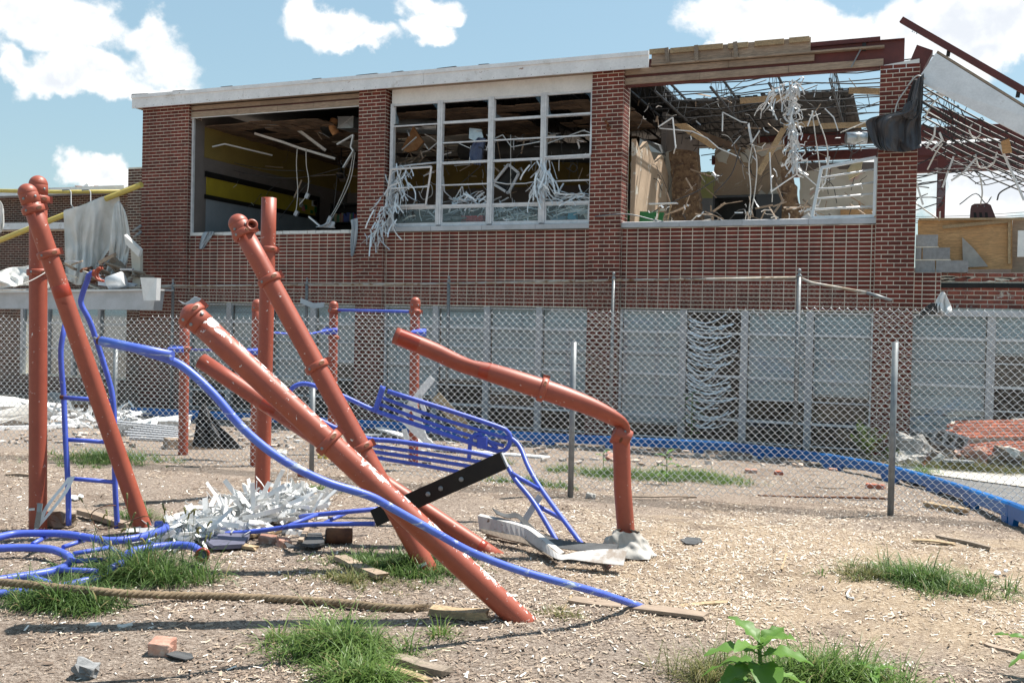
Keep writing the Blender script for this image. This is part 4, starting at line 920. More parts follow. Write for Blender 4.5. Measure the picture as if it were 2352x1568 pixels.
rag('blue_rag', (((1098, 315), (1083, 335), (1078, 360), (1090, 378)), ((1118, 318), (1112, 340), (1108, 362), (1104, 380))), .35, M_DENIM, 'dark blue cloth hanging from the foil in the second window column', 'cloth')
rag('pale_rag', (((468, 533), (462, 545), (458, 560), (457, 572)), ((492, 531), (486, 545), (474, 562), (466, 572))), -.06, M_RAG, 'pale blue rag draped over the left sill beside the corner pier', 'cloth')
rag('pale_rag', (((805, 505), (808, 525), (805, 550), (806, 590)), ((822, 500), (822, 525), (820, 552), (812, 588))), -.14, M_RAG, 'grey blue rag hanging down at the left edge of the second pier', 'cloth')
rag('pale_rag', (((752, 505), (745, 515), (722, 522)), ((770, 510), (768, 520), (772, 524))), .05, M_RAG, 'pale rag crumpled on the left sill near the second pier', 'cloth')
# heaps of blind slats caught in the middle window
def slat_heap(name, spots, label, cat, wd=.029, group=None, mt=None):
    root = thing(name, spots[0][0], label, cat, group)
    for p, d, L, sag in spots:
        p = Vector(p); d = Vector(d).normalized(); w_ = d.cross(V(U(-1, 1), U(-1, 1), U(-1, 1))).normalized()*wd*U(.8, 1.2); pts = []
        k1 = V(U(-1, 1), U(-1, 1), U(-1, 1))*sag
        for i in range(5): t_ = i/4; pts.append(p+d*L*t_+k1*math.sin(math.pi*t_*U(.8, 1.2))*L+V(0, 0, -sag*.5*t_*t_*L))
        MB().strip(pts, w_, .0008).build('slat', mt or M_BLIND, root)
    return root
def spots_along(line, n, Y, spread, L0, L1, dirf, sag=.12):
    out = []
    for k in range(n):
        t_ = (len(line)-1)*k/n; i = int(t_); a, b_ = line[i], line[i+1]; f = t_-i
        x = a[0]+(b_[0]-a[0])*f+random.gauss(0, spread); y = a[1]+(b_[1]-a[1])*f+random.gauss(0, spread*.5)
        out.append((fy(x, y, Y+U(-.08, .08)), dirf(), U(L0, L1), sag))
    return out
slat_heap('hanging_blind', spots_along([(915, 380), (925, 420), (905, 450), (890, 480), (870, 520), (860, 545)], 120, -.16, 13, .18, .42, lambda: (U(-.7, .5), U(-.3, .3), U(-1, -.3))), 'torn white blind spilling out of the window down the second pier', 'blind')
slat_heap('hanging_blind', spots_along([(1245, 365), (1252, 390), (1245, 415), (1232, 440)], 60, -.03, 9, .2, .45, lambda: (U(-.8, .7), U(-.2, .2), U(-1, -.4))), 'sheaf of white blind slats drooping over the third mullion', 'blind')
slat_heap('slat_heap', spots_along([(1262, 462), (1300, 450), (1355, 452)], 46, .18, 9, .2, .45, lambda: (U(-1, 1), U(-.4, .4), U(-.3, .4))), 'white blind slats heaped on the sill in the fourth window column', 'blind')
slat_heap('slat_heap', spots_along([(1040, 465), (1075, 460), (1105, 470)], 40, .2, 10, .15, .4, lambda: (U(-1, 1), U(-.4, .4), U(-.2, .8))), 'white blind slats heaped on the sill in the second window column', 'blind')
slat_heap('slat_heap', spots_along([(1130, 470), (1165, 500), (1210, 492)], 36, .2, 9, .15, .4, lambda: (U(-1, 1), U(-.4, .4), U(-.6, .5))), 'white blind slats heaped on the sill in the third window column', 'blind')
slat_heap('slat_heap', spots_along([(1268, 490), (1310, 485), (1345, 495)], 22, .24, 7, .25, .5, lambda: (1, U(-.2, .2), U(.1, .5)), .03), 'straight white slats leaning in the bottom pane of the fourth window column', 'blind')
slat_heap('hanging_blind', spots_along([(1830, 185), (1812, 215), (1820, 260), (1818, 300), (1826, 345), (1830, 385)], 150, .25, 6, .10, .24, lambda: (U(-.6, .6), U(-.3, .3), U(-1, .1)), .55), 'long silvery torn blind hanging from the header in the roofless room', 'blind', mt=M_ALU)
slat_heap('hanging_blind', spots_along([(1805, 190), (1775, 215), (1760, 232)], 20, .3, 8, .15, .35, lambda: (U(-.9, .2), 0, U(-1, -.2)), .2), 'few silvery slats trailing left of the long torn blind', 'blind', mt=M_ALU)
cr = thing('red_crate', fy(1080, 505, .25), 'red plastic crate behind the bottom pane of the second window column', 'crate'); a = fy(1061, 512, .3); b_ = fy(1108, 495, .3)
for z in (a.z, (a.z+b_.z)/2-.02, b_.z-.04): MB().b2((a.x, .3, z), (b_.x, .5, z+.04)).build('band', M_REDP, cr)
for k in range(5): x = a.x+(b_.x-a.x)*k/4; MB().b2((x-.012, .29, a.z), (x+.012, .51, b_.z)).build('rib', M_REDP, cr)
cl = mat('cyan_carton', (.1, .42, .62), (.09, .36, .55), 3, .6)
tag(MB().prism([fy(1303, 503, .3), fy(1305, 488, .3), fy(1322, 486, .3), fy(1323, 504, .3)], (0, .12, 0)).build('carton', cl), 'cyan carton in the bottom pane of the fourth window column', 'carton')
tag(MB().prism([fy(1345, 503, .3), fy(1335, 484, .3), fy(1341, 481, .3), fy(1356, 500, .3)], (0, .1, 0)).build('rolled_paper', M_WHITE), 'white paper roll leaning beside the cyan carton', 'paper roll')
for k, (x, y, mm, lb) in enumerate(((1026, 500, M_SILL, 'grey folded sheet at the left of the second bottom pane'), (1055, 503, M_GREYS, 'dark crumpled plastic left of the red crate'), (1200, 503, M_WHITE, 'stack of white papers in the third bottom pane'), (1225, 500, M_STONE, 'beige paper stack in the third bottom pane'), (1285, 500, M_FOAM, 'pale blue sheet in the fourth bottom pane'))):
    mb = MB(); p = fy(x, y, .35)
    for i in range(4): mb.box(p+V(U(-.05, .05), U(-.05, .05), i*.03-.05), (.28, .2, .02), Matrix.Rotation(U(-.4, .4), 3, 'Z') @ Matrix.Rotation(U(-.3, .3), 3, 'Y'), None, .01)
    tag(mb.build('paper_stack', mm), lb, 'papers')
# roofless room: hanging fixtures, fallen window, ducts, boards
G3 = 'bent strips dangling in the roofless room'
for px, Y, nm in (([(1512, 292), (1545, 270), (1552, 340)], .7, 'bent light strip hanging beside the third pier'), ([(1515, 295), (1590, 302), (1625, 318), (1650, 340), (1700, 362)], .9, 'long white strip swooping down from the third pier'), ([(1659, 302), (1660, 258), (1702, 280), (1716, 282)], .6, 'hooked white strip with an upright end'), ([(1718, 286), (1726, 330), (1745, 300)], .6, 'narrow V of white strip below the hooked strip'), ([(1720, 283), (1728, 328)], .65, 'short white strip beside the narrow V'), ([(1895, 250), (1915, 270), (1925, 300)], .4, 'flattened white strip hanging from a cable end'), ([(1855, 290), (1868, 255)], .5, 'thin upright strip left of the flattened strip'), ([(1768, 350), (1772, 440)], .7, 'straight vertical strip in front of the tan wall'), ([(1772, 440), (1800, 420), (1830, 400), (1845, 408)], .5, 'bent white strip low beside the stripped column'), ([(1905, 360), (1895, 420), (1880, 440)], .6, 'long strip slanting down left of the fallen sash'), ([(1840, 395), (1880, 430)], .6, 'pale strip crossing towards the fallen sash')):
    bent('dangling_strip', px, Y, .04, .018, M_ALU, nm, 'metal strip', G3)
for px, nm in (([(1728, 332), (1720, 380), (1724, 440), (1718, 506)], 'white cable hanging to the sill, left of a pair'), ([(1730, 332), (1738, 370), (1735, 430), (1722, 506)], 'white cable hanging to the sill, right of a pair'), ([(1865, 255), (1875, 330), (1885, 400), (1890, 440)], 'white cable hanging left of the fallen sash'), ([(1872, 255), (1900, 340), (1895, 420)], 'thin white cable crossing the flattened strip'), ([(1930, 305), (1990, 280), (2020, 265)], 'white cable running to the black cloth'), ([(1480, 500), (1530, 470), (1600, 440), (1660, 400)], 'dark cable slanting across the broken walls'), ([(1640, 445), (1680, 400), (1700, 340)], 'dark cable in front of the tan wall')):
    hang('cable', [fy(x, y, .8) for x, y in px], .011, M_BCABLE if 'dark' in nm else M_CABLE, nm, 'cable', 'loose cables in the roofless room')
P = [fy(1887, 386, .15), fy(2012, 362, .05), fy(2008, 496, .02), fy(1865, 500, .10)]
bw = thing('broken_window', P[3], 'white window sash with bent rails leaning against the right pier', 'window')
quad_frame('sash_frame', P, .05, .04, bw, M_ALU)
for t0 in (.2, .42, .62, .84): MB().tube([P[0].lerp(P[3], t0), P[0].lerp(P[3], t0).lerp(P[1].lerp(P[2], t0), .4)+V(0, 0, U(-.03, .03)), P[1].lerp(P[2], t0)], .018, 4).build('glazing_bar', M_ALU, bw)
dk2 = thing('broken_duct', fy(1970, 318, 1.0), 'shiny round duct stub sticking out left of the black cloth', 'duct')
MB().tube([fy(1943, 318, 1.0), fy(1990, 317, 1.1)], .11, 16).build('duct_pipe', M_DUCT, dk2); MB().tube([fy(1990, 317, 1.1), fy(2004, 316, 1.12)], .10, 16).build('dark_collar', M_BLACK, dk2)
tag(MB().prism([fy(1512, 333, 2.5), fy(1470, 318, 2.5), fy(1466, 345, 2.5), fy(1520, 352, 2.6)], (0, .3, .05)).build('box_duct', M_DUCT), 'galvanised box duct fallen beside the third pier', 'duct')
tag(MB().prism([fy(1600, 318, 3), fy(1560, 285, 3), fy(1585, 292, 3), fy(1690, 330, 3), fy(1705, 345, 3)], (0, .6, .04)).build('ceiling_slab', M_CEIL), 'brown sagging piece of tiled ceiling above the tan wall', 'ceiling piece')
tag(MB().prism([fy(1545, 285, 2), fy(1575, 283, 2), fy(1640, 330, 2.3), fy(1628, 338, 2.3)], (0, .5, .03)).build('hanging_board', M_WOOD), 'long tan board hanging from the joists near the third pier', 'board')
for a, b_, Y, nm in (((1742, 400), (1800, 296), 1.5, 'brown plank standing steeply beside the long torn blind'), ((1700, 232), (1835, 222), .9, 'wooden board lodged level among the joists'), ((1950, 208), (2022, 210), .6, 'short wooden board among the joists at the right pier'), ((1885, 290), (2020, 285), 2.0, 'level grey board across the joist ends'), ((1800, 290), (1880, 282), 2.5, 'light board under the torn deck')):
    tag(MB().bar(fy(*a, Y), fy(*b_, Y), .05, .10).build('lodged_board', M_WOOD), nm, 'board', 'boards lodged in the roofless room')
tag(MB().prism([fy(1945, 392, .5), fy(1960, 372, .5), fy(1982, 366, .5), fy(1975, 398, .5), fy(1950, 412, .5)], (0, .1, 0)).build('torn_insulation', mat('pale_insulation', (.5, .42, .27), (.4, .33, .2), 8, .95, bump=.01)), 'pale yellow insulation tuft behind the fallen sash', 'insulation')
tag(MB().prism([fy(1840, 500, .8), fy(1870, 480, .8), fy(1885, 455, .8), fy(1870, 500, .8), fy(1850, 508, .8)], (0, .12, 0)).build('wire_bundle', M_SILL), 'grey bundle of broken strips at the foot of the stripped column', 'debris')
mb = []
hang('conduit', [fy(1366, 497, -.16), fy(1440, 492, -.16), fy(1500, 505, -.05), fy(1540, 512, .1)], .012, M_STEEL, 'thin grey conduit lying across the third pier onto the right sill', 'pipe')
br = thing('flood_lamp_bracket', fy(1392, 280, -.12), 'rusty lamp bracket fixed on the third brick pier', 'bracket'); MB().tube([fy(1398, 292, -.11), fy(1394, 282, -.22), fy(1386, 272, -.25)], .022, 8).build('arm', M_RUST, br); MB().lathe(fy(1397, 293, -.105), (0, -1, 0), [(0, .05), (.012, .05), (.02, .02)], 10).build('base_plate', M_RUST, br)

# fine wreckage that nobody could count: wires, splinters and strips hanging in the rooms
def tangle(name, box, Ys, n_w, n_s, n_b, label, m1=M_BCABLE, m2=M_ALU, m3=M_WOODX):
    x0, y0, x1, y1 = box; rr = random.Random(len(label)); u = rr.uniform
    a = MB(); b_ = MB(); c = MB()
    for k in range(n_w):
        x, y, Y = u(x0, x1), u(y0, y0+(y1-y0)*.7), u(*Ys); L = u(20, 90); sw = u(-1, 1); pts = []
        for i in range(5): t_ = i/4; pts.append(fy(min(max(x+sw*L*t_*.8+u(-4, 4), x0), x1), min(y+L*t_*t_*u(.5, 1), y1), Y+.1*t_))
        a.tube(spline(pts, 4), u(.004, .009), 4, False)
    for k in range(n_s):
        x, y, Y = u(x0, x1), u(y0, y1), u(*Ys); an = u(0, 6.28); L = u(8, 34); p = fy(x, y, Y); q = fy(min(max(x+L*math.cos(an), x0), x1), min(max(y+L*math.sin(an), y0), y1), Y+u(-.1, .1)); w_ = (q-p).cross(V(u(-1, 1), u(-1, 1), u(-1, 1)))
        if w_.length > 1e-4: b_.strip([p, p.lerp(q, .5)+V(u(-.03, .03), u(-.03, .03), u(-.03, .03)), q], w_.normalized()*u(.015, .035), .001)
    for k in range(n_b):
        x, y, Y = u(x0, x1), u(y0, y1), u(*Ys); p = fy(x, y, Y); an = u(0, 6.28); d = V(math.cos(an), u(-.3, .3), math.sin(an)*.8)*u(.12, .55); c.bar(p, p+d, u(.012, .042), u(.006, .015), (u(-1, 1), u(-1, 1), u(-1, 1)))
    for mb_, mm, sfx in ((a, m1, 'wires'), (b_, m2, 'strips'), (c, m3, 'splinters')):
        if mb_.f: tag(mb_.build(name+'_'+sfx, mm, kind='stuff'), label % sfx, 'debris')
tangle('classroom', (470, 280, 822, 520), (.8, 4), 16, 8, 6, 'loose %s hanging through the left classroom')
tangle('window', (910, 300, 1355, 500), (.25, 2.2), 26, 60, 30, 'loose %s hanging behind the middle window')
tangle('sill', (915, 470, 1355, 508), (.2, .7), 4, 70, 34, 'small %s piled on the sill of the middle window', m3=M_SILL)
tangle('roofless_room', (1455, 200, 2015, 500), (.6, 4), 60, 70, 36, 'loose %s hanging in the roofless room')
tangle('roofless_sill', (1450, 470, 2010, 508), (.3, 1.2), 6, 40, 40, 'small %s piled along the sill of the roofless room')
# ------------------------------------------------------------------ collapsed roof right of the last pier
fb = thing('fallen_fascia', fy(2130, 130, -.1), 'long white fascia board tipped down to the right from the last brick pier', 'fascia board')
A = fy(2150, 122, -.1); B = fy(2420, 290, -.6); C_ = fy(2420, 348, -.6); D_ = fy(2105, 185, -.1)
MB().prism([A, B, C_, D_], (0, .04, 0)).build('fascia_face', M_FASC, fb)
nrm = (A-D_).normalized(); MB().prism([A+nrm*.01, B+nrm*.01, B+nrm*.045, A+nrm*.045], (0, .30, 0)).build('top_board', M_WOODX, fb)
MB().prism([fy(2106, 103, .05), fy(2143, 116, .05), fy(2120, 160, .05), fy(2087, 148, .05)], (0, .35, 0)).build('beam_stub', M_RED, fb)
MB().prism([fy(2087, 148, .03), fy(2124, 162, .03), fy(2122, 170, .03), fy(2085, 155, .03)], (0, .4, 0)).build('beam_flange', M_RED, fb)
MB().prism([fy(2300, 325, .0), fy(2318, 318, .0), fy(2325, 350, .0), fy(2303, 352, .0)], (0, .06, 0)).build('bracket', M_PLY, fb)
fl = thing('leaning_angle', fy(2180, 110, 0), 'long red steel angle slanting down over the fallen fascia', 'steel beam')
MB().bar(fy(2071, 46, .05), fy(2420, 248, -.35), .09, .10).build('angle_bar', M_RED, fl)
for p in ((2180, 118), (2340, 212)): MB().bar(fy(p[0], p[1]-4, .0), fy(p[0]-3, p[1]+12, .0), .06, .05, (0, 1, 0)).build('clip', M_DARK, fl)
MB().prism([fy(2101, 62, -.0), fy(2110, 67, -.0), fy(2108, 71, -.0), fy(2099, 66, -.0)], (0, -.002, 0)).build('chalk_plate', M_DARK, fl)
cu = bpy.data.curves.new('chalk_mark', 'FONT'); cu.body = 'N7'; cu.size = .085; cu.extrude = .001; cu.align_x = 'CENTER'
co_ = bpy.data.objects.new('chalk_mark', cu); COL.objects.link(co_); pm = fy(2105, 69.5, -.012)
dirx = (fy(2420, 248, -.35)-fy(2071, 46, .05)).normalized(); zx = V(0, -1, 0); zx = (zx-dirx*zx.dot(dirx)).normalized(); yx = zx.cross(dirx)
co_.matrix_world = Matrix.Translation(pm) @ Matrix((-dirx, -yx, zx)).transposed().to_4x4(); dg = bpy.context.evaluated_depsgraph_get(); cme = bpy.data.meshes.new_from_object(co_.evaluated_get(dg)); mw = Matrix.Translation(-ORG[fl.name]) @ co_.matrix_basis.copy(); bpy.data.objects.remove(co_); bpy.data.curves.remove(cu)
cme.transform(mw); cme.materials.clear(); cme.materials.append(M_FOAM); co_ = bpy.data.objects.new('chalk_mark', cme); COL.objects.link(co_); co_.parent = fl

col2 = tag(MB().b2((fy(2153, 400, 6).x, 6.0, 2.2), (fy(2173, 400, 6).x, 6.18, fy(2163, 300, 6).z)).build('steel_column', M_RED), 'red steel column standing behind the right brick pier', 'column')
for (pts, w_, h, nm) in (((fy(2135, 255, 2.0), fy(2420, 345, 1.4)), .12, .20, 'upper red beam sloping down right under the fallen fascia'), ((fy(2050, 355, 7.5), fy(2420, 335, 7.5)), .12, .36, 'level red beam behind the steel column'), ((fy(2075, 292, 3), fy(2165, 312, 3)), .12, .22, 'short red beam between right pier and steel column')):
    tag(MB().bar(pts[0], pts[1], w_, h).build('steel_beam', M_RED), nm, 'steel beam', 'red beams right of the last pier')
# crushed joists fanned out under the fallen fascia
G5 = 'crushed black roof joists at right'
for k in range(7):
    y0 = 200+k*17; y1 = 290+k*15; Y0 = .5+k*.45; mb = MB(); a = fy(2120, y0, Y0); b_ = fy(2430, y1+70, Y0-.4); c = a+V(0, .05, -.26); d = b_+V(0, .05, -.16)
    for (p, q) in ((a, b_), (c, d)): mb.tube(spline([p, p.lerp(q, .35)+V(0, 0, -.05), p.lerp(q, .7)+V(0, 0, -.04), q]), .016, 5)
    n = 11
    for i in range(n): mb.bar(a.lerp(b_, i/n) if i % 2 else c.lerp(d, i/n), c.lerp(d, (i+1)/n) if i % 2 else a.lerp(b_, (i+1)/n), .010, .010)
    tag(mb.build('crushed_joist', M_DARK), ['topmost', 'second', 'third', 'fourth', 'fifth', 'sixth', 'lowest'][k]+' crushed black joist of the fan under the fallen fascia', 'roof joist', G5)
mb = MB()
for k in range(16):
    xa, ya = U(2125, 2240), U(300, 460); Y = U(.8, 5); p = [fy(xa+i*U(20, 45), ya+U(-10, 10)+i*U(-8, 10), Y+i*.1) for i in range(4)]; mb.tube(spline(p, 4), .010, 5)
for k in range(10):
    xa, ya = U(2040, 2120), U(385, 500); p = [fy(xa+i*U(18, 38), ya-i*U(2, 14), 2.5+i*.1) for i in range(4)]; mb.tube(spline(p, 4), .012, 5)
tag(mb.build('tangled_rods', M_DARK, kind='stuff'), 'tangle of thin black rods and wires right of the last pier', 'rods')
mb = MB()
for q, h in ((fy(2185, 240, .9), .5), (fy(2195, 300, 1.2), .6)):
    for k in range(24): a = q+V(U(-.16, .16), U(-.1, .1), U(-.35, .35)); mb.bar(a, a+V(U(-.1, .1), 0, U(-.3, .3)), .012, .012)
tag(mb.build('mangled_bracing', M_DARK, kind='stuff'), 'knot of mangled black bracing below the fallen fascia', 'bracing')
G6 = 'cables hanging right of the last pier'
for px, Y, nm in (([(2125, 270), (2145, 235), (2180, 215), (2240, 205)], .8, 'wide pale strip cable curving up below the fascia'), ([(2130, 390), (2150, 350), (2165, 330)], .8, 'pale cable curling beside the steel column'), ([(2100, 465), (2150, 500), (2158, 505), (2159, 486)], .5, 'white cable drooping at the foot of the steel column'), ([(2232, 285), (2226, 300), (2236, 318), (2250, 312), (2252, 290)], .6, 'white loop of cable on the lowest fan'), ([(2240, 355), (2250, 385), (2280, 378), (2290, 350)], .6, 'white loop hanging below the fan'), ([(2290, 460), (2300, 440), (2352, 415)], .8, 'dark cable hooked at the right edge'), ([(2250, 400), (2256, 440), (2252, 470)], 1.3, 'thin cable hanging above the maroon chair'), ([(2085, 200), (2060, 240), (2052, 300)], -.13, 'white cable arched over the top of the right pier'), ([(2085, 198), (2105, 175), (2125, 180)], -.13, 'white cable end on top of the right pier')):
    hang('cable', [fy(x, y, Y) for x, y in px], .014, M_BCABLE if 'dark' in nm else M_CABLE, nm, 'cable', G6)
for px, Y, nm in (([(2128, 340), (2146, 312), (2148, 290)], .6, 'upright bent white strip right of the black cloth'), ([(2140, 345), (2165, 322), (2158, 305)], .7, 'folded white strip by the steel column'), ([(2165, 430), (2190, 360)], 1.0, 'grey strip leaning on the steel column'), ([(2185, 415), (2215, 395), (2240, 365)], 1.2, 'pale tube with a taped joint right of the steel column'), ([(2295, 330), (2352, 460)], .5, 'long white strip at the right edge slanting down'), ([(2105, 420), (2120, 470)], .5, 'thin white strip beside the right pier'), ([(2130, 215), (2210, 222)], .6, 'level pale strip below the fascia start')):
    bent('bent_strip', px, Y, .07, .03, M_ALU, nm, 'metal strip', 'bent strips right of the last pier')
tag(MB().prism([fy(2105, 400, 4), fy(2170, 392, 4), fy(2180, 430, 4), fy(2140, 500, 4), fy(2105, 500, 4)], (0, .01, 0)).build('plastic_sheet', M_GLASS), 'clear torn plastic sheet hanging behind the right pier', 'plastic sheet')
for k, (ya, yb) in enumerate(((498, 488), (503, 496), (508, 500), (512, 505))):
    hang('power_line', [at(2090, ya, 60), at(2230, (ya+yb)/2+2, 62), at(2460, yb-8, 64)], .02, M_BCABLE, ['topmost', 'second', 'third', 'lowest'][k]+' thin power line in the distance at right', 'power line', 'distant power lines')
# black cloth slung around the right pier
def cloth(name, rows_, Yf, m_, label, cat, n=16, th=.006, sub=2):
    """draped sheet: each row is a list of pixels of the photo, Yf(x,y,u,v) its distance"""
    def dense_rows(rows_):
        m = max(len(r) for r in rows_); Q = []
        for r in rows_:
            p = spline([Vector((x, y, 0)) for x, y in r], 8); Q.append([p[round(k*(len(p)-1)/12)] for k in range(13)])
        cols = [spline([r[k] for r in Q], 4) for k in range(13)]; return [[(c[i].x, c[i].y) for c in cols] for i in range(len(cols[0]))]
    cloth.dense = dense_rows; rows_ = dense_rows(rows_); sub = 1; n = max(n, 24); vs = []; mR = len(rows_)
    for i, row in enumerate(rows_):
        pts = spline([Vector((x, y, 0)) for x, y in row], 2); m1 = len(pts)-1
        for k in range(n+1):
            f = k/n*m1; j = min(int(f), m1-1); p = pts[j].lerp(pts[j+1], f-j); vs.append(fy(p.x, p.y, Yf(p.x, p.y, k/n, i/(mR-1))))
    n1 = n+1; fs = [(i*n1+k, i*n1+k+1, (i+1)*n1+k+1, (i+1)*n1+k) for i in range(mR-1) for k in range(n)]
    o = MB().add(vs, fs, True).build(name, m_)
    s_ = o.modifiers.new('thick', 'SOLIDIFY'); s_.thickness = th; d = o.modifiers.new('smooth', 'SUBSURF'); d.levels = d.render_levels = sub
    return tag(o, label, cat)
def crease(u, v, fr, ph):
    """irregular folds: ridged noise stretched down the cloth"""
    a = mnoise.noise((u*fr*.32+ph, v*1.3+ph*.7, ph)); b = mnoise.noise((u*fr*.7+ph*2, v*2.6, ph+5)); c = mnoise.noise((u*fr*1.6, v*5.5+ph, ph+9))
    return .9*a+.8*(.5-abs(b))+.30*c
def foldY(base, amp, fr, ph=0, lean=0):
    def f(x, y, u, v): return base+lean*v-amp*(.45+.75*v)*1.5*crease(u, v, fr, ph)
    return f
cloth('black_cloth', [[(2098, 183), (2108, 180), (2118, 172), (2122, 168)], [(2086, 218), (2100, 215), (2112, 212), (2121, 208)], [(2074, 252), (2090, 250), (2108, 250), (2119, 250)], [(2030, 264), (2060, 262), (2095, 268), (2117, 266)], [(1998, 272), (2040, 268), (2080, 276), (2116, 278)], [(1988, 284), (2030, 286), (2075, 294), (2116, 298)], [(1997, 312), (2032, 316), (2075, 318), (2116, 318)], [(2006, 332), (2034, 335), (2075, 334), (2117, 333)], [(2020, 345), (2040, 347), (2078, 350), (2116, 340)]], foldY(-.26, .17, 13, .4, -.06), M_CLOTH, 'torn black cloth wrapped around the top of the right brick pier', 'cloth', 26)
cloth('black_cloth', [[(2079, 238), (2092, 232), (2110, 226)], [(2072, 254), (2090, 250), (2106, 246)], [(2076, 270), (2094, 274), (2104, 262)]], foldY(-.36, .05, 5, 1.2), M_CLOTH, 'smaller crumpled fold of black cloth tied over the larger one', 'cloth', 8)
# ------------------------------------------------------------------ low wing at left, its canopy and what hangs there
wing = thing('school_wing', (-18, 9, -.5), 'lower brick school wing in the distance at left with white parapet bands', 'building')
def wingwall(a, b_, z0, z1, cw=.2032, ch=.0735, name='brick_wall'):
    a = Vector((a[0], a[1], 0)); b_ = Vector((b_[0], b_[1], 0)); d = (b_-a); L = d.length; d.normalize(); nv = V(d.y, -d.x, 0)
    core = MB().add([a+V(0, 0, z0), b_+V(0, 0, z0), b_+V(0, 0, z1), a+V(0, 0, z1), a-nv*.3+V(0, 0, z0), b_-nv*.3+V(0, 0, z0), b_-nv*.3+V(0, 0, z1), a-nv*.3+V(0, 0, z1)], [(0, 1, 2, 3), (1, 5, 6, 2), (4, 0, 3, 7), (3, 2, 6, 7)]).build(name, M_MORTAR, wing)
    mb = MB(); r = 0; z = z0+.04
    while z < z1-.03:
        x = 0 if r % 2 else -cw/2
        while x < L-.02:
            xa = max(x, 0)+.005; xb = min(x+cw, L)-.005; q = nv*.006; h = ch/2-.006
            if xb-xa > .03: mb.add([a+d*xa+q+V(0, 0, z-h), a+d*xb+q+V(0, 0, z-h), a+d*xb+q+V(0, 0, z+h), a+d*xa+q+V(0, 0, z+h), a+d*xa+V(0, 0, z-h), a+d*xb+V(0, 0, z-h), a+d*xb+V(0, 0, z+h), a+d*xa+V(0, 0, z+h)], [(0, 1, 2, 3), (4, 5, 1, 0), (3, 2, 6, 7)])
            x += cw
        z += ch; r += 1
    mb.build('brick_courses', M_BRICKFAR, core, kind='stuff')
pA = at(-60, 450, 33); pB = at(300, 450, 31)
zA = at(100, 441, 32).z
wingwall((pA.x-6, pA.y+.5), (pB.x, pB.y), 2.0, zA-.05)
d = (pB-pA).normalized()
MB().bar(V(pA.x-6, pA.y-.05, zA), V(pB.x, pB.y-.05, zA), .5, .22).build('parapet_cap', M_FASC, wing)
z2 = at(100, 520, 30).z; qA, qB = at(-60, 520, 30.5), at(300, 520, 29)
MB().bar(V(qA.x-4, qA.y, z2), V(qB.x, qB.y, z2), .35, .20).build('lower_band', M_FASC, wing)
wingwall((qA.x-4, qA.y+.1), (qB.x, qB.y+.1), 0, z2-.1, name='lower_brick_wall')
MB().add([V(qA.x-4, qA.y, z2+.1), V(qB.x, qB.y, z2+.1), V(pB.x, pB.y, z2+.12), V(pA.x-6, pA.y, z2+.12)], [(0, 1, 2, 3)]).build('low_roof', M_SHING, wing)
hp0 = fy(293, 500, 2.6).x
# ground floor of the wing below the canopy
wy0 = 1.2; wa, wb, wc = fy(-120, 800, wy0).x, fy(50, 800, wy0).x, fy(290, 800, wy0).x
wingwall((wa-4, wy0), (wb, wy0), -.6, 2.1, name='ground_floor_wall'); wingwall((wc, wy0), (-6.4, wy0), -.6, 2.1, name='ground_floor_wall'); wingwall((wb, wy0), (wc, wy0), -.6, .1, name='ground_floor_wall')
MB().b2((wa-4, wy0, 2.1), (-6.4, wy0+.4, 2.3)).build('wing_lintel', M_SILL, wing)
MB().b2((wa-4, wy0+1.2, -.6), (-6.4, wy0+1.3, 2.3)).build('dark_back_wall', M_GREYW, wing)
for k in range(4):
    xa, xb = wb+(wc-wb)*k/4, wb+(wc-wb)*(k+1)/4
    MB().b2((xa-.04, wy0-.02, .1), (xa+.05, wy0+.08, 2.1)).build('mullion', M_SILL, wing)
    mb = MB(); blind(mb, xa+.06, xb-.05, (.9, .5, 1.1, .7)[k], 2.08, wy0+.12, .03); mb.build('blind', M_BLIND, wing)
    MB().b2((xa+.05, wy0+.04, .1), (xb-.04, wy0+.045, 2.1)).build('pane', M_GLASS, wing)
    for z in (.75, 1.4): MB().b2((xa+.05, wy0, z), (xb-.04, wy0+.06, z+.04)).build('transom', M_WINF, wing)
MB().b2((hp0, 2.6, -.5), (-6.4, 3.2, fy(300, 385, 2.6).z)).build('return_wall', M_MORTAR, wing)
mb = MB()
for r in range(-50, 60):
    z = Z0+(r+.5)*CO
    if z > fy(300, 387, 2.6).z or z < -.4: continue
    for a, b_ in zip(*(lambda e: (e, e[1:]))(laid(hp0, -6.3, r, 'run'))): brick_into(mb, a, b_, z, 2.595)
mb.build('return_courses', M_BRICKFAR, wing, kind='stuff')
for k in range(4): MB().box((-6.6-.12*k, 2.75, fy(300, 382, 2.6).z+.28-.09*k), (.2, .18, .2-.03*k), Matrix.Rotation(U(-.1, .1), 3, 'Z'), None, .02).build('broken_block', M_CONC, wing)
py = [at(-40, 571, 23.5), at(0, 552, 23), at(325, 424, 21.2)]
tag(MB().tube(py, .062, 12).build('gas_pipe', M_PIPEY), 'yellow pipe slanting up to the corner pier with the white tarp over it', 'pipe')
tag(MB().tube([at(-60, 437, 31.5), at(130, 441, 31), at(285, 440, 30.5)], .06, 10).build('gas_pipe', M_PIPEY), 'yellow pipe running along the far roof edge', 'pipe')
for x in (163, 208):
    tag(MB().tube([at(x-20, 437, 30.6), at(x-4, 436, 30.6), at(x, 441, 30.6), at(x, 470, 30.5), at(x+14, 488, 30.4)], .02, 6).build('pipe_bracket', M_STEEL), ('left' if x < 200 else 'right')+' wire bracket hanging from the far yellow pipe', 'bracket')
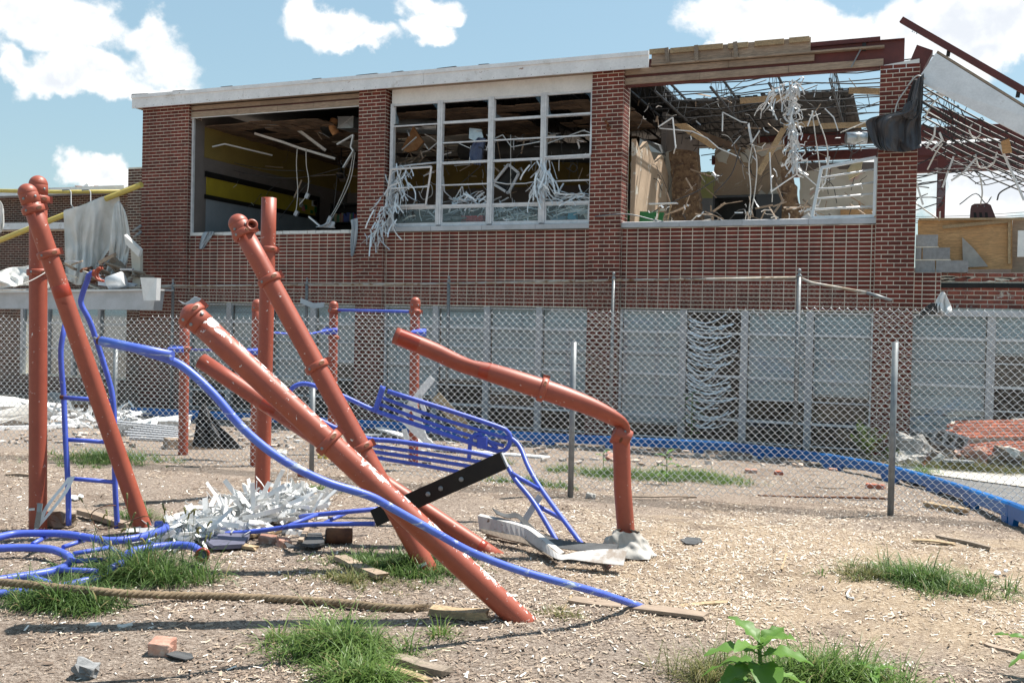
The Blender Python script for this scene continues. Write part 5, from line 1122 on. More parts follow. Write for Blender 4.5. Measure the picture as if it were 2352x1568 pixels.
for k in range(5): tag(MB().box(at(190+k*11, 433, 31.5), (U(.2, .5), .3, U(.05, .12)), Matrix.Rotation(U(-.5, .5), 3, 'Y'), None, .03).build('roof_debris', M_WHITE if k % 2 else M_RUST), 'scrap of torn roofing lying on the far roof edge', 'debris', 'roofing scraps on the far roof edge')
dep_t = 22.0
def cloth2(name, rows_, D0, amp, fr, m_, label, cat, n=16, ph=0):
    vs = []; rows_ = cloth.dense(rows_); n = max(n, 20)
    for i, row in enumerate(rows_):
        pts = spline([Vector((x, y, 0)) for x, y in row], 2); m1 = len(pts)-1; v = i/(len(rows_)-1)
        for k in range(n+1):
            f = k/n*m1; j = min(int(f), m1-1); p = pts[j].lerp(pts[j+1], f-j); u = k/n
            vs.append(at(p.x, p.y, D0-amp*(.35+.75*v)*1.9*crease(u, v, fr, ph+1.7)))
    n1 = n+1; fs = [(i*n1+k, i*n1+k+1, (i+1)*n1+k+1, (i+1)*n1+k) for i in range(len(rows_)-1) for k in range(n)]
    o = MB().add(vs, fs, True).build(name, m_); s_ = o.modifiers.new('t', 'SOLIDIFY'); s_.thickness = .012; e = o.modifiers.new('s', 'SUBSURF'); e.levels = e.render_levels = 1
    return tag(o, label, cat)
cloth2('white_tarp', [[(145, 483), (190, 470), (230, 453), (273, 439)], [(147, 520), (185, 515), (228, 505), (280, 500)], [(148, 560), (185, 565), (222, 560), (268, 550)], [(149, 600), (182, 612), (214, 605), (240, 590)], [(150, 640), (178, 656), (200, 648), (216, 630)]], 21.6, .30, 14, M_TARP, 'dirty white tarp hanging over the slanting yellow pipe', 'tarp', 22)
cloth2('white_tarp', [[(262, 470), (275, 462), (290, 490)], [(255, 530), (280, 535), (300, 545)], [(250, 580), (275, 588), (296, 580)], [(248, 610), (270, 620), (290, 612)], [(236, 640), (262, 652), (280, 645)]], 21.3, .24, 9, M_TARP, 'twisted right end of white tarp beside the corner pier', 'tarp', 12, 1)
cloth2('white_tarp', [[(-30, 640), (10, 618), (50, 612), (85, 608), (110, 612)], [(-30, 655), (10, 640), (55, 632), (90, 630), (112, 640)], [(-30, 668), (20, 660), (60, 655), (95, 655), (115, 665)]], 20.8, .40, 12, M_TARP, 'bunched white tarp lying on the fallen canopy at left edge', 'tarp', 16, .6)
cloth2('white_tarp', [[(-20, 455), (2, 462), (8, 480)], [(-20, 500), (3, 510), (10, 515)], [(-20, 530), (2, 535), (5, 528)]], 24, .1, 5, M_TARP, 'white tarp scrap at the far left edge below the roof', 'tarp', 6)
can = thing('fallen_canopy', at(180, 700, 20), 'fallen white metal canopy beam leaning against the foot of the corner pier', 'canopy')
MB().prism([at(-40, 673, 20.8), at(358, 666, 19.6), at(352, 712, 19.6), at(-40, 708, 20.8)], (0, .25, 0)).build('canopy_beam', M_SILL, can)
MB().prism([at(-40, 668, 20.7), at(360, 663, 19.5), at(360, 667, 19.5), at(-40, 673, 20.7)], (0, .5, 0)).build('canopy_lip', M_ALU, can)
MB().prism([at(322, 637, 19.4), at(360, 638, 19.3), at(358, 690, 19.3), at(330, 690, 19.4)], (0, .12, 0)).build('canopy_end_plate', M_ALU, can)
MB().tube([at(250, 652, 20.2), at(285, 640, 20.2)], .16, 14).build('downpipe', M_ALU, can)
for k, (P, mm, nm) in enumerate((([(200, 618), (262, 655), (250, 662), (196, 630)], M_WOODG, 'brown roof board under the tarp'), ([(258, 590), (300, 640), (292, 645), (250, 600)], M_WOODX, 'dark board beside the tarp end'), ([(300, 575), (322, 575), (322, 655), (306, 660)], M_TANW, 'pale panel standing against the corner pier'), ([(225, 600), (260, 582), (262, 590), (228, 608)], M_WOODX, 'short brown board in the tarp gap'), ([(285, 540), (322, 575), (318, 590), (288, 560)], M_TARP, 'folded white sheet at the pier foot'), ([(225, 640), (310, 655), (305, 664), (225, 655)], M_SILL, 'grey sheet on the canopy'))):
    tag(MB().prism([at(x, y, 20.9-.1*k) for x, y in P], (0, .08, .03)).build('wreck_board', mm), nm, 'board')
for a, b_, nm in (((305, 532), (325, 518), 'upper grey pipe end by the corner pier'), ((308, 545), (325, 532), 'lower grey pipe end by the corner pier'), ((238, 610), (262, 592), 'grey conduit piece in the tarp gap')): tag(MB().tube([at(*a, 21), at(*b_, 21)], .03, 8).build('conduit', M_STEEL), nm, 'pipe')

for k in range(26):                                                           # splintered roofing between tarp and canopy
    x, y = U(150, 320), U(596, 656); an = U(-.7, .9); L = U(12, 48)
    tag(MB().bar(at(x, y, 21-U(0, .6)), at(x+L*math.cos(an), y+L*math.sin(an)*.6, 21-U(0, .6)), U(.05, .2), U(.02, .06), (U(-1, 1), U(-1, 1), 1)).build('roof_splinter', random.choice((M_WOODX, M_WOODG, M_RUST, M_SILL, M_TANW))), 'splintered piece of roof board or sheet below the white tarp', 'roof debris', 'splintered roof pieces below the white tarp')
# ------------------------------------------------------------------ chain link fences
def chain_mesh(name, P0, P1, bot, top, r, m_, parent, pitch=.077, wave=None, n=3):
    """woven wires: each is a flattened spiral hooked into its neighbour"""
    d = Vector((P1.x-P0.x, P1.y-P0.y, 0)); L = d.length; d.normalize(); nv = V(d.y, -d.x, 0)      # nv looks towards the viewer
    hp = pitch/2; nw = int(L/hp); vs = []; fs = []
    for i in range(nw):
        x = i*hp; t_ = x/L; zb_, zt_ = bot(t_), top(t_); k0 = math.ceil(zb_/hp); k1 = int(zt_/hp); Q = []
        for k in range(k0, k1+1):
            s_ = (k+i) % 2; z = k*hp; xx = x+(hp+.0015 if s_ else -.0015)
            w_ = wave(t_, (z-zb_)/(zt_-zb_)) if wave else V(0, 0, 0)
            p = P0+d*xx; p = V(p.x, p.y, z)+w_+V(U(-.0015, .0015), 0, U(-.002, .002))
            # strands rising to the left run in front, those rising to the right behind; the wire turns at every knuckle
            fr = nv*(2.2*r); lo, hi = (fr, -fr) if s_ == 0 else (-fr, fr)
            if s_ == 0: lo, hi = fr, -fr
            e = (1 if s_ else -1)*.0012
            Q += [p+lo+V(0, 0, -.0035)+d*-e, p+hi+V(0, 0, .0035)+d*-e]
        if k1 > k0 and i % 2 == 0 and pitch > .05: Q.append(Q[-1]+V(0, 0, .016)+d*.008)        # twisted wire end
        o = len(vs); m2 = len(Q)
        for k, q in enumerate(Q):
            tt = (Q[min(k+1, m2-1)]-Q[max(k-1, 0)]).normalized(); a = tt.cross(nv).normalized(); b_ = a.cross(tt)
            for j in range(n): an = 2*math.pi*j/n+.5; vs.append(q+a*(math.cos(an)*r)+b_*(math.sin(an)*r))
        fs += [(o+k*n+j, o+k*n+(j+1) % n, o+(k+1)*n+(j+1) % n, o+(k+1)*n+j) for k in range(m2-1) for j in range(n)]
    mb = MB(); mb.v = vs; mb.f = fs; mb.sm = [True]*len(fs); mb.rn = [0.]*len(vs)
    return mb.build(name, m_, parent, kind='stuff')
def fpost(parent, p, zt_, r, m_, ball=True, name='fence_post'):
    z0 = gz(p.x, p.y)-.1; mb = MB().lathe(V(p.x, p.y, z0), (0, 0, 1), [(0, r), (zt_-z0-.07 if ball else zt_-z0, r)], 12)
    o = mb.build(name, m_, parent)
    if ball:
        MB().lathe(V(p.x, p.y, zt_-.09), (0, 0, 1), [(0, r*1.15), (.03, r*1.15), (.045, r*.7), (.075, r*.45), (.085, r*.75), (.105, r*.9), (.125, r*.6), (.132, .002)], 12).build('post_cap', M_STEEL, o)
    return o
YF = -1.75
rear = thing('rear_fence', (0, YF, -.4), 'tall old chain link fence with rusty top rail close to the school wall', 'fence')
pp = [(-7.4, YF), (-3.95, YF), (-.73, YF), (2.28, YF), (5.35, YF), (8.36, YF)]
tops = [2.16, 2.28, 2.32, 2.36, 2.43, 2.48]
for (x, y), z in zip(pp, tops): fpost(rear, V(x, y, 0), z+.10, .036 if x > 8 else .03, M_STEEL)
rl = [V(-11, YF, 2.12)]+[V(x, y, z) for (x, y), z in zip(pp, tops)]
for a, b_ in zip(rl, rl[1:]): MB().tube([a, a.lerp(b_, .5)+V(0, 0, -.006), b_], .022, 10).build('top_rail', M_RAIL, rear)
e1, e2 = fy(1990, 672, YF), fy(2048, 690, YF); MB().tube([rl[-1], fy(1865, 650, YF), e1], .022, 10).build('bent_rail', M_RAIL, rear); MB().tube([e1, e2], [.027, .022], 10).build('rail_sleeve', M_STEEL, rear)
def rtop(t_):
    x = -11+(13.2+11)*t_; z = np.interp(x, [-11]+[p[0] for p in pp]+[9.6, 13.2], [2.12]+tops+[2.15, 1.9]); return float(z)-.06
def rbot(t_): x = -11+24.2*t_; return gz(x, YF)+.05
chain_mesh('chain_mesh', V(-11, YF-.035, 0), V(13.2, YF-.035, 0), rbot, rtop, .0023, M_WIREOLD, rear)
near = thing('near_fence', (6, -8.3, -.1), 'bright loose chain link fence without a top rail standing across the playground', 'fence')
nb = [gr(2045, 1186), gr(1310, 1142), gr(715, 1104), gr(262, 1062)]
P0 = nb[3]+(nb[3]-nb[1])*.45; P1 = nb[0]+(nb[0]-nb[1])*1.2
tz = [at(2045, 785, dep(nb[0])).z, at(1310, 785, dep(nb[1])).z, at(715, 885, dep(nb[2])).z, at(262, 800, dep(nb[3])).z]
for p, z in zip(nb, tz): fpost(near, p, z, .030 if z > 1.3 else .026, M_STEEL, False)
L_ = (P1-P0).length
kt = [(0, 725, 0), (30, 730, 0), (262, 728, 0), (715, 722, 0), (1310, 712, 0), (2045, 705, 0), (2352, 705, 0)]
def line_at(t_): p = P0+(P1-P0)*t_; return p
def ntop(t_):
    p = line_at(t_); d_ = dep(p); x = 1176+F*(p-CAM).dot(RT)/d_; y = np.interp(x, [k[0] for k in kt], [k[1] for k in kt]); return float(at(x, y, d_).z)
NT_ = [ntop(k/40) for k in range(41)]
ntopf = lambda t_: float(np.interp(t_, [k/40 for k in range(41)], NT_))+.012*math.sin(t_*37)
def nbot(t_): p = line_at(t_); return gz(p.x, p.y)+.03+.03*math.sin(t_*21)
off = V(0, -.04, 0)
chain_mesh('chain_mesh', P0+off, P1+off, nbot, ntopf, .0029, M_WIRE, near, wave=lambda t_, v: V(.05*v*v*math.sin(t_*9), .05*math.sin(t_*25)*v*(1-v)*2-.03*v, 0))
sc = [(1100, 450), (1040, 690), (1345, 660)]
tag(MB().strip([fy(690, 690, YF-.05), fy(720, 702, YF-.12), fy(745, 700, YF-.1)], V(0, .02, .1)).build('caught_rag', M_RAG), 'pale rag caught on the wire right of the second rear post', 'cloth')
cloth2('caught_rag', [[(408, 690), (425, 696), (448, 680)], [(430, 700), (442, 705), (468, 690)], [(440, 715), (452, 716), (460, 705)]], 18.0, .05, 6, M_RAG, 'dirty pale rag snagged on the rear fence above the big leaning post', 'cloth', 6)
cloth2('caught_plastic', [[(2160, 672), (2166, 670), (2172, 674)], [(2150, 690), (2162, 688), (2180, 692)], [(2146, 712), (2160, 706), (2186, 715)], [(2150, 722), (2165, 726), (2176, 720)]], 15.6, .10, 7, M_WHITE, 'white torn plastic bag caught below the bare brick wall', 'plastic bag', 6)
cloth2('caught_plastic', [[(2115, 712), (2140, 695), (2160, 700)], [(2110, 735), (2135, 722), (2160, 722)]], 15.6, .05, 5, M_BIN, 'black plastic scrap under the white torn bag', 'plastic bag', 6)
# ------------------------------------------------------------------ wrecked playground: posts
RP = .065
def tof(A, B, x, y):
    """where along the line A-B it passes a bearing"""
    best = min((abs((1176+F*((A.lerp(B, k/400))-CAM).dot(RT)/dep(A.lerp(B, k/400)))-x)+abs(784-F*((A.lerp(B, k/400))-CAM).dot(UP)/dep(A.lerp(B, k/400))-y), k/400) for k in range(401)); return best[1]
def collar(A, B, t_, root, r, holes=True, w_=.052):
    ax = (B-A).normalized(); p = A.lerp(B, t_)
    c = MB().lathe(p-ax*w_/2, ax, [(0, r*1.02), (.002, r*1.20), (.010, r*1.27), (w_-.010, r*1.27), (w_-.002, r*1.20), (w_, r*1.02)], 24).build('collar', M_CAP, root)
    s_ = ax.cross(FW).normalized(); toc = (CAM-p); toc = (toc-ax*toc.dot(ax)).normalized(); s_ = ax.cross(toc)
    if holes:
        q = p+(toc*.86+s_*.5).normalized()*r*1.262; n_ = (toc*.86+s_*.5).normalized(); pr = [q+ax*.011*math.sin(a)+n_.cross(ax)*.022*math.cos(a) for a in np.linspace(0, 2*math.pi, 11)[:-1]]
        MB().prism([v-n_*.004 for v in pr], n_*.006).build('bolt_slot', M_RUST, c)
        q = p+(toc*.8-s_*.6).normalized()*r*1.262; n_ = (toc*.8-s_*.6).normalized(); MB().lathe(q-n_*.002, n_, [(0, .010), (.005, .009), (.007, .004)], 8).build('bolt', M_STEEL, c)
        e = p+s_*r*1.16; MB().bar(e-ax*w_*.48, e+ax*w_*.48, .03, .05, s_).build('clamp_lug', M_CAP, c)
    return c
def post(label, base, top, r, m_, cap=True, collars=(), sink=.25, band=None, name='playground_post'):
    ax = (top-base).normalized(); root = thing(name, base, label, 'post', 'red playground posts'); A = base-ax*sink
    L = (top-A).length; n = 10; mb = MB()
    capl = r*1.02 if cap else 0
    pr = [(L*i/n*(1-capl/L), r) for i in range(n+1)]
    mb.lathe(A, ax, pr, 28, True, True).build('pipe', m_, root)
    if cap:
        c0 = L-capl; h = r*1.05; prof = [(c0-.075, r*1.0), (c0-.073, r*1.055), (c0-.004, r*1.055), (c0, r*1.02), (c0+.004, r*1.05)]+[(c0+.004+h*math.sin(a), r*1.05*math.cos(a)) for a in np.linspace(.08, 1.52, 9)]
        cp = MB().lathe(A, ax, prof, 28).build('cap', M_CAP, root); p = A+ax*(c0-.035); toc = (CAM-p); toc = (toc-ax*toc.dot(ax)).normalized(); s_ = ax.cross(toc)
        for sg in (-.55, .6): nn = (toc*.8+s_*sg).normalized(); MB().lathe(p+nn*r*1.05, nn, [(0, .010), (.005, .010), (.008, .005)], 8).build('bolt', M_STEEL, cp)
    else:
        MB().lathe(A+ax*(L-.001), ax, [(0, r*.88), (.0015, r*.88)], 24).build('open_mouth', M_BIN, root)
    for (x, y) in collars: collar(A, top, tof(A, top, x, y), root, r)
    if band:
        for (x, y, w_) in band: MB().lathe(A.lerp(top, tof(A, top, x, y))-ax*w_/2, ax, [(0, r*1.0), (.001, r*1.012), (w_-.001, r*1.012), (w_, r)], 28).build('paint_band', M_PATCH, root)
    return root, A, ax
b = gr(87, 1214); p1, A1, _ = post('upright round capped red post at the left edge behind the crossing post', b, at(88, 405, dep(b)), RP, M_POST, True, [(92, 458), (82, 626)])
b = gr(332, 1222); p2, A2, ax2 = post('capped red post leaning left across the upright post at the left edge', b, at(57, 424, dep(b)-.42), RP*.98, M_POST, True, [(70, 482), (105, 584)], band=[(128, 670, .09)])
b = gr(602, 1141); p3, A3, _ = post('tall upright red post with open top between the leaning posts', b, at(618, 455, dep(b)), .069, M_POST, False, [(617, 573)])
b = gr(985, 1312); p4, A4, ax4 = post('capped red post leaning left with two empty tube sockets near its top', b, at(538, 496, dep(b)+.18), RP*1.0, M_POST, True, [(552, 537), (614, 645), (724, 843), (838, 1030)])
# empty sockets on that post
tq = tof(A4, at(538, 496, 6.76), 562, 528); pc = A4.lerp(at(538, 496, 6.76), tq)
for (x, y, dx) in ((545, 532, V(-.3, -1, -.15)), (578, 518, V(.75, -.75, .25))):
    q = at(x, y, dep(pc)-.11); dd = dx.normalized(); s_ = MB().lathe(q-dd*.10, dd, [(0, .034), (.085, .034), (.088, .040), (.12, .040), (.12, .026), (.06, .024)], 16, True, False).build('tube_socket', M_CAP, p4)
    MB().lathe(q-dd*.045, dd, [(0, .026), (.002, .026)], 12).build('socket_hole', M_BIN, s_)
for k, (x, y) in enumerate(((560, 505), (566, 516), (553, 522))): MB().lathe(at(x, y, dep(pc)-.075), -FW, [(0, .012), (.008, .011), (.012, .005)], 8).build('bolt', M_STEEL, p4)
b = gr(1196, 1424); p5, A5, ax5 = post('thick paint worn red post leaning far left in front of all others', b, at(424, 708, 5.45), RP*1.02, M_POSTW, True, [(440, 742), (757, 1010)], band=None)
b = gr(1112, 1262); p6, A6, _ = post('short red pipe with sheared open end lying under the thick leaning post', b, at(462, 828, 7.45), .061, M_POST, False, [], band=[(1105, 1246, .05), (620, 935, .13)])
# folded post: upright stump, crushed hinge and bent arm
b = gr(1441, 1264); d7 = dep(b); p7 = thing('playground_post', b, 'red post snapped over at the top with its crushed arm pointing left', 'post', 'red playground posts')
q = [b-V(0, 0, .2), b, at(1430, 1120, d7), at(1427, 1010, d7), at(1426, 985, d7)]
MB().tube(q, [RP]*3+[RP*.98, RP*.9], 28, ref=(1, 0, 0)).build('stump_pipe', M_POST, p7)
arm = [at(1432, 1000, d7-.01), at(1428, 975, d7-.02), at(1405, 958, d7-.04), at(1360, 935, d7-.06), at(1300, 912, d7-.08), at(1245, 893, d7-.09), at(1180, 872, d7-.09), at(1125, 855, d7-.07), at(1085, 845, d7-.05), at(1050, 832, d7-.03), at(1000, 808, d7), at(950, 787, d7), at(907, 770, d7)]
rr = [(.030, .066), (.034, .072), (.052, .076), (.066, .072), (.076, .072), (.077, .072), (.074, .071), (.068, .070), (.052, .076), (.058, .070), (.064, .066), (.064, .064), (.062, .064)]
sa = spline(arm, 4); ri = []
for i in range(len(sa)): f = i/4; k = min(int(f), len(rr)-2); ri.append(tuple(rr[k][j]+(rr[k+1][j]-rr[k][j])*(f-k) for j in (0, 1)))
MB().tube(sa, ri, 28, ref=(0, 0, 1)).build('bent_arm', M_POST, p7)
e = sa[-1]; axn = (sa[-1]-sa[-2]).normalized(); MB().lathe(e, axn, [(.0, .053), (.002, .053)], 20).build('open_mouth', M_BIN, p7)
def tband(i0, i1, k_=1.012):
    MB().tube(sa[i0:i1+1], [(a*k_, b_*k_) for a, b_ in ri[i0:i1+1]], 28, False, ref=(0, 0, 1)).build('paint_band', M_PATCH, p7)
tband(43, 47); tband(28, 30, 1.02)
collar(arm[4], arm[6], .45, p7, .073)
cA = at(1424, 1000, d7-.0); collar(at(1405, 988, d7-.02), at(1452, 1012, d7-.02), .5, p7, .052, True, .13)
for lb, x, y, rt in (('white sticker', 75, 1165, 0),): pass
MB().prism([at(66, 1167, dep(gr(87, 1214))-.07), at(80, 1166, dep(gr(87, 1214))-.07), at(80, 1171, dep(gr(87, 1214))-.07), at(66, 1172, dep(gr(87, 1214))-.07)], FW*-.003).build('sticker', M_WHITE, p1)
MB().prism([at(958, 1299, dep(gr(985, 1312))-.075), at(978, 1289, dep(gr(985, 1312))-.075), at(980, 1295, dep(gr(985, 1312))-.075), at(960, 1306, dep(gr(985, 1312))-.075)], FW*-.003).build('sticker', M_WHITE, p4)
MB().prism([at(306, 1211, dep(gr(332, 1222))-.075), at(324, 1208, dep(gr(332, 1222))-.075), at(325, 1213, dep(gr(332, 1222))-.075), at(307, 1216, dep(gr(332, 1222))-.075)], FW*-.003).build('sticker', M_WHITE, p2)
# posts of the fitness station between the fences
def back_post(x, yb, yt, d_, lab, cols=(), r=.062):
    base = at(x, yb, d_); base.z = gz(base.x, base.y); top = at(x+(yb-yt)*.012, yt, d_)
    return post(lab, base, top, r, M_POST, True, cols, .1)
back_post(421, 1012, 728, 12.6, 'red post behind the near fence under the big leaning cap', [(424, 800)]); back_post(587, 1040, 688, 11.6, 'red capped post half hidden behind the tall upright post', [(588, 808)])
back_post(763, 985, 692, 13.6, 'red capped post left of the high blue bar', [(767, 713), (766, 775)]); back_post(950, 1022, 683, 12.6, 'red capped post right of the high blue bar', [(953, 716)])
def bluebar(pts, r, label, m_=M_BLUE, k=1, name='blue_bar', grp=None):
    return tag(MB().tube(spline(pts, k) if k > 1 else pts, r, 10).build(name, m_), label, 'bar', grp)
bluebar([at(772, 712, 13.6), at(946, 716, 12.6)], .02, 'straight blue chin bar between the two back red posts')
bluebar([at(590, 760, 11.7), at(640, 765, 12), at(700, 768, 12.6), at(760, 757, 13.4)], .014, 'thin sagging blue bar behind the leaning posts', k=4)
bluebar([at(440, 803, 12.5), at(588, 806, 11.6)], .014, 'thin blue bar level between two back posts at left')
for (x, y, d_, lb) in ((758, 758, 13.5, 'blue handle plate on the post left of the chin bar'), (962, 762, 12.5, 'blue handle plate on the post right of the chin bar'), (583, 805, 11.5, 'blue handle plate on the half hidden back post'), (404, 800, 12.5, 'small blue handle plate at the left back post')):
    t_ = thing('step_plate', at(x, y, d_), lb, 'step', 'blue step plates'); MB().prism([at(x-20, y+4, d_-.1), at(x+17, y+4, d_-.1), at(x+17, y-4, d_+.1), at(x-12, y-4, d_+.1)], (0, 0, .02)).build('plate', M_BLUE, t_); MB().bar(at(x-20, y+5, d_-.1), at(x+17, y+5, d_-.1), .02, .05).build('rim', M_BLUE, t_)
# ------------------------------------------------------------------ blue tubes
# long loose hand rail
rl_ = [at(232, 783, 4.75), at(290, 795, 4.72), at(345, 812, 4.7), at(405, 833, 4.7), at(450, 866, 4.7), at(500, 915, 4.7), at(560, 985, 4.7), at(640, 1050, 4.72), at(740, 1103, 4.78), at(845, 1137, 4.85), at(900, 1166, 4.9), at(1000, 1222, 5.0), at(1080, 1266, 5.1), at(1180, 1305, 5.2), at(1290, 1337, 5.3), at(1380, 1362, 5.45), gr(1482, 1396)]
hr = thing('hand_rail', gr(1482, 1396), 'long loose blue hand rail sweeping from the upper left to the ground in front', 'rail')
MB().tube(spline(rl_, 5), .0205, 14).build('rail_pipe', M_BLUEW, hr)
a, b_ = rl_[0], rl_[1]; dd = (a-b_).normalized(); MB().tube([b_+dd*-.25, a], .0235, 14).build('end_sleeve', M_BLUEW, hr); MB().lathe(a-dd*.005, dd, [(0, .022), (.02, .020), (.022, .012)], 12).build('rusty_end', M_RUST, hr); MB().tube([a+dd*.01, a+dd*.04+V(0, 0, .01)], .006, 6).build('end_bolt', M_STEEL, hr)
# ladder at left
ld = thing('blue_ladder', gr(215, 1215), 'upright blue ladder frame with bent top behind the leaning left post', 'ladder'); dl = dep(gr(268, 1218))+.12
MB().tube(spline([at(158, 1206, dl-.1), at(156, 1110, dl-.08), at(150, 1000, dl-.05), at(146, 905, dl), at(141, 845, dl), at(140, 800, dl), at(146, 762, dl+.02), at(152, 735, dl+.1)], 5), .021, 12).build('side_rail', M_BLUE, ld)
MB().tube(spline([at(270, 1218, dl), at(264, 1110, dl), at(263, 1000, dl), at(260, 925, dl), at(252, 880, dl), at(224, 790, dl-.05), at(205, 735, dl-.1), at(187, 700, dl-.12), at(188, 680, dl-.13), at(200, 645, dl-.15), at(204, 633, dl-.16), at(216, 627, dl-.17)], 5), .021, 12).build('side_rail', M_BLUE, ld)
for (xa, ya, xb, yb) in ((147, 913, 262, 920), (152, 1009, 264, 1016), (156, 1098, 266, 1107)): MB().tube([at(xa, ya, dl-.04), at(xb, yb, dl)], .0165, 10).build('rung', M_BLUE, ld)
MB().lathe(at(146, 907, dl)-V(0, 0, .03), (0, 0, 1), [(0, .03), (.03, .03)], 12).build('rusty_joint', M_RUST, ld)
hk = at(228, 626, dl-.17); mb = MB()
hc = at(236, 630, dl-.17); hr_, hu_ = RT, UP
for sg in (-.022, .022):
    mb.tube([hc+(hr_*math.cos(an)+hu_*math.sin(an))*.050+FW*sg for an in np.linspace(1.75, 4.75, 12)], .010, 6)
vs_ = []
for an in np.linspace(1.75, 4.75, 12):
    for sg in (-.03, .03): vs_ += [hc+(hr_*math.cos(an)+hu_*math.sin(an))*.050+FW*sg, hc+(hr_*math.cos(an)+hu_*math.sin(an))*.056+FW*sg]
mb.add(vs_, [(4*i+a_, 4*i+b__, 4*i+4+b__, 4*i+4+a_) for i in range(11) for a_, b__ in ((0, 2), (3, 1), (1, 0), (2, 3))])
mb.build('half_clamp', M_CAP, ld); MB().tube([at(214, 627, dl-.17), at(222, 628, dl-.17)], .027, 12).build('clamp_socket', M_CAP, ld)
# fallen climber at the left edge
def gpts(px, h=.06): return [gr(x*.3473, 1023.6+y*.3473, h if not hasattr(h, '__len__') else h[i]) for i, (x, y) in enumerate(px)]
fc = thing('fallen_climber', gr(150, 1290), 'fallen blue climber of curved tubes lying in the grass at the left edge', 'climber')
for px, h, r in (([(-250, 640), (-100, 620), (0, 600), (100, 582), (250, 578), (420, 582), (560, 602), (720, 626), (880, 612), (1000, 582), (1090, 548), (1085, 522), (1030, 518)], .12, .026), ([(-250, 690), (-80, 678), (0, 676), (150, 672), (330, 682), (440, 722), (470, 762), (400, 812), (280, 842), (150, 862), (0, 886), (-200, 920)], .07, .026), ([(730, 812), (800, 782), (835, 740), (870, 697), (1000, 672), (1150, 656), (1260, 662), (1315, 690), (1350, 715)], .09, .027), ([(-200, 1000), (0, 976), (200, 962), (400, 932), (560, 892), (700, 862), (770, 815)], .03, .024)):
    MB().tube(spline(gpts(px, h), 5), r, 14).build('climber_tube', M_BLUE, fc)
for px in (((320, 592), (215, 650)), ((592, 612), (418, 668)), ((655, 622), (800, 722)), ((735, 670), (488, 712)), ((925, 606), (1035, 662)), ((790, 748), (480, 762)), ((378, 816), (645, 826)), ((205, 866), (335, 905)), ((800, 722), (815, 775))):
    MB().tube(gpts(px, .085), .016, 10).build('rung', M_BLUE, fc)
e = gr(1352*.3473, 1023.6+716*.3473, .09); dd = (e-gr(1290*.3473, 1023.6+678*.3473, .09)).normalized(); MB().lathe(e-dd*.02, (-.2*V(1, 0, 0)-FW*.8+V(.3, 0, 0)).normalized(), [(0, .03), (.01, .045), (.05, .047), (.052, .034), (.02, .03)], 16, True, False).build('flange', M_PATCH, fc)
# bench-like climber with parallel bars
bc = thing('bar_climber', gr(1310, 1240), 'toppled blue climber with two panels of parallel bars and splayed legs', 'climber'); DB = 8.35
def btube(px, r, name, d0=DB, d1=None, k=4):
    n = len(px); pts = [at(x, y, d0+((d1 if d1 else d0)-d0)*i/(n-1)) for i, (x, y) in enumerate(px)]
    return MB().tube(spline(pts, k) if n > 2 else pts, r, 12).build(name, M_BLUE, bc)
btube([(648, 965), (655, 925), (664, 903), (675, 888), (696, 881), (723, 886), (785, 908), (855, 940), (930, 966), (1040, 1003), (1120, 1029), (1152, 1036), (1168, 1024), (1172, 1006), (1166, 992), (1145, 980), (1040, 945), (890, 898)], .020, 'loop_rail')
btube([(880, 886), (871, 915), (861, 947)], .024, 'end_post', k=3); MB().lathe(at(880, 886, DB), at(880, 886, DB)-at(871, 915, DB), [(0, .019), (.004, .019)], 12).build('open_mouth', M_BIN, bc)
btube([(880, 914), (1000, 957), (1166, 1007)], .016, 'bar'); btube([(874, 929), (1000, 975), (1158, 1024)], .016, 'bar')
DL = DB-.35
btube([(700, 948), (742, 968), (777, 985), (844, 1007), (920, 1014), (1060, 1035), (1128, 1048), (1140, 1056)], .020, 'loop_rail', DL)
for (a, b_) in (((850, 1022), (1125, 1064)), ((853, 1036), (1112, 1076)), ((860, 1050), (1092, 1090))): btube([a, ((a[0]+b_[0])/2, (a[1]+b_[1])/2-1), b_], .016, 'bar', DL)
btube([(1106, 995), (1086, 1002), (1080, 1020), (1077, 1055)], .018, 'cross_tube'); btube([(1100, 998), (1120, 1012), (1142, 1030)], .018, 'cross_tube')
MB().box(at(1108, 1016, DB-.03), (.09, .03, .10)).build('weld_plate', M_BLUE, bc)
f1, f2 = gr(1346, 1247), gr(1288, 1243)
pts = [at(1160, 1004, DB), at(1179, 1010, DB), at(1196, 1030, DB-.05), at(1215, 1075, DB-.2), at(1250, 1133, DB-.4), f1-V(0, 0, .05)]; MB().tube(spline(pts, 5), .020, 12).build('leg', M_BLUE, bc)
pts = [at(1130, 1050, DL), at(1160, 1064, DL), at(1184, 1102, DL-.1), at(1228, 1157, DL-.25), f2-V(0, 0, .05)]; MB().tube(spline(pts, 5), .020, 12).build('leg', M_BLUE, bc)
for (a, b_) in (((1174, 1086), (1240, 1124)), ((1233, 1160), (1298, 1195))): MB().tube([at(*a, DL-.1), at(*b_, DB-.35)], .018, 12).build('rung', M_BLUE, bc)
lo = thing('bent_ladder', gr(650, 1222), 'flattened blue ladder lying from the white slat heap to the black beam', 'ladder')
def hp(x, y, h): return gr(x, y+h*0, 0)+V(0, 0, h)
MB().tube(spline([gr(507, 1226, .03), gr(590, 1219, .06), gr(700, 1205, .12), gr(786, 1203, .14), gr(860, 1202, .16)], 5), .018, 12).build('side_rail', M_BLUE, lo)
MB().tube(spline([gr(690, 1186, .10), gr(726, 1182, .14), gr(786, 1176, .18), gr(872, 1168, .2)], 5), .018, 12).build('side_rail', M_BLUE, lo)
for a, b_ in (((648, 1212), (728, 1181)), ((738, 1204), (800, 1175))): MB().tube([gr(*a, .1), gr(*b_, .15)], .015, 10).build('rung', M_BLUE, lo)
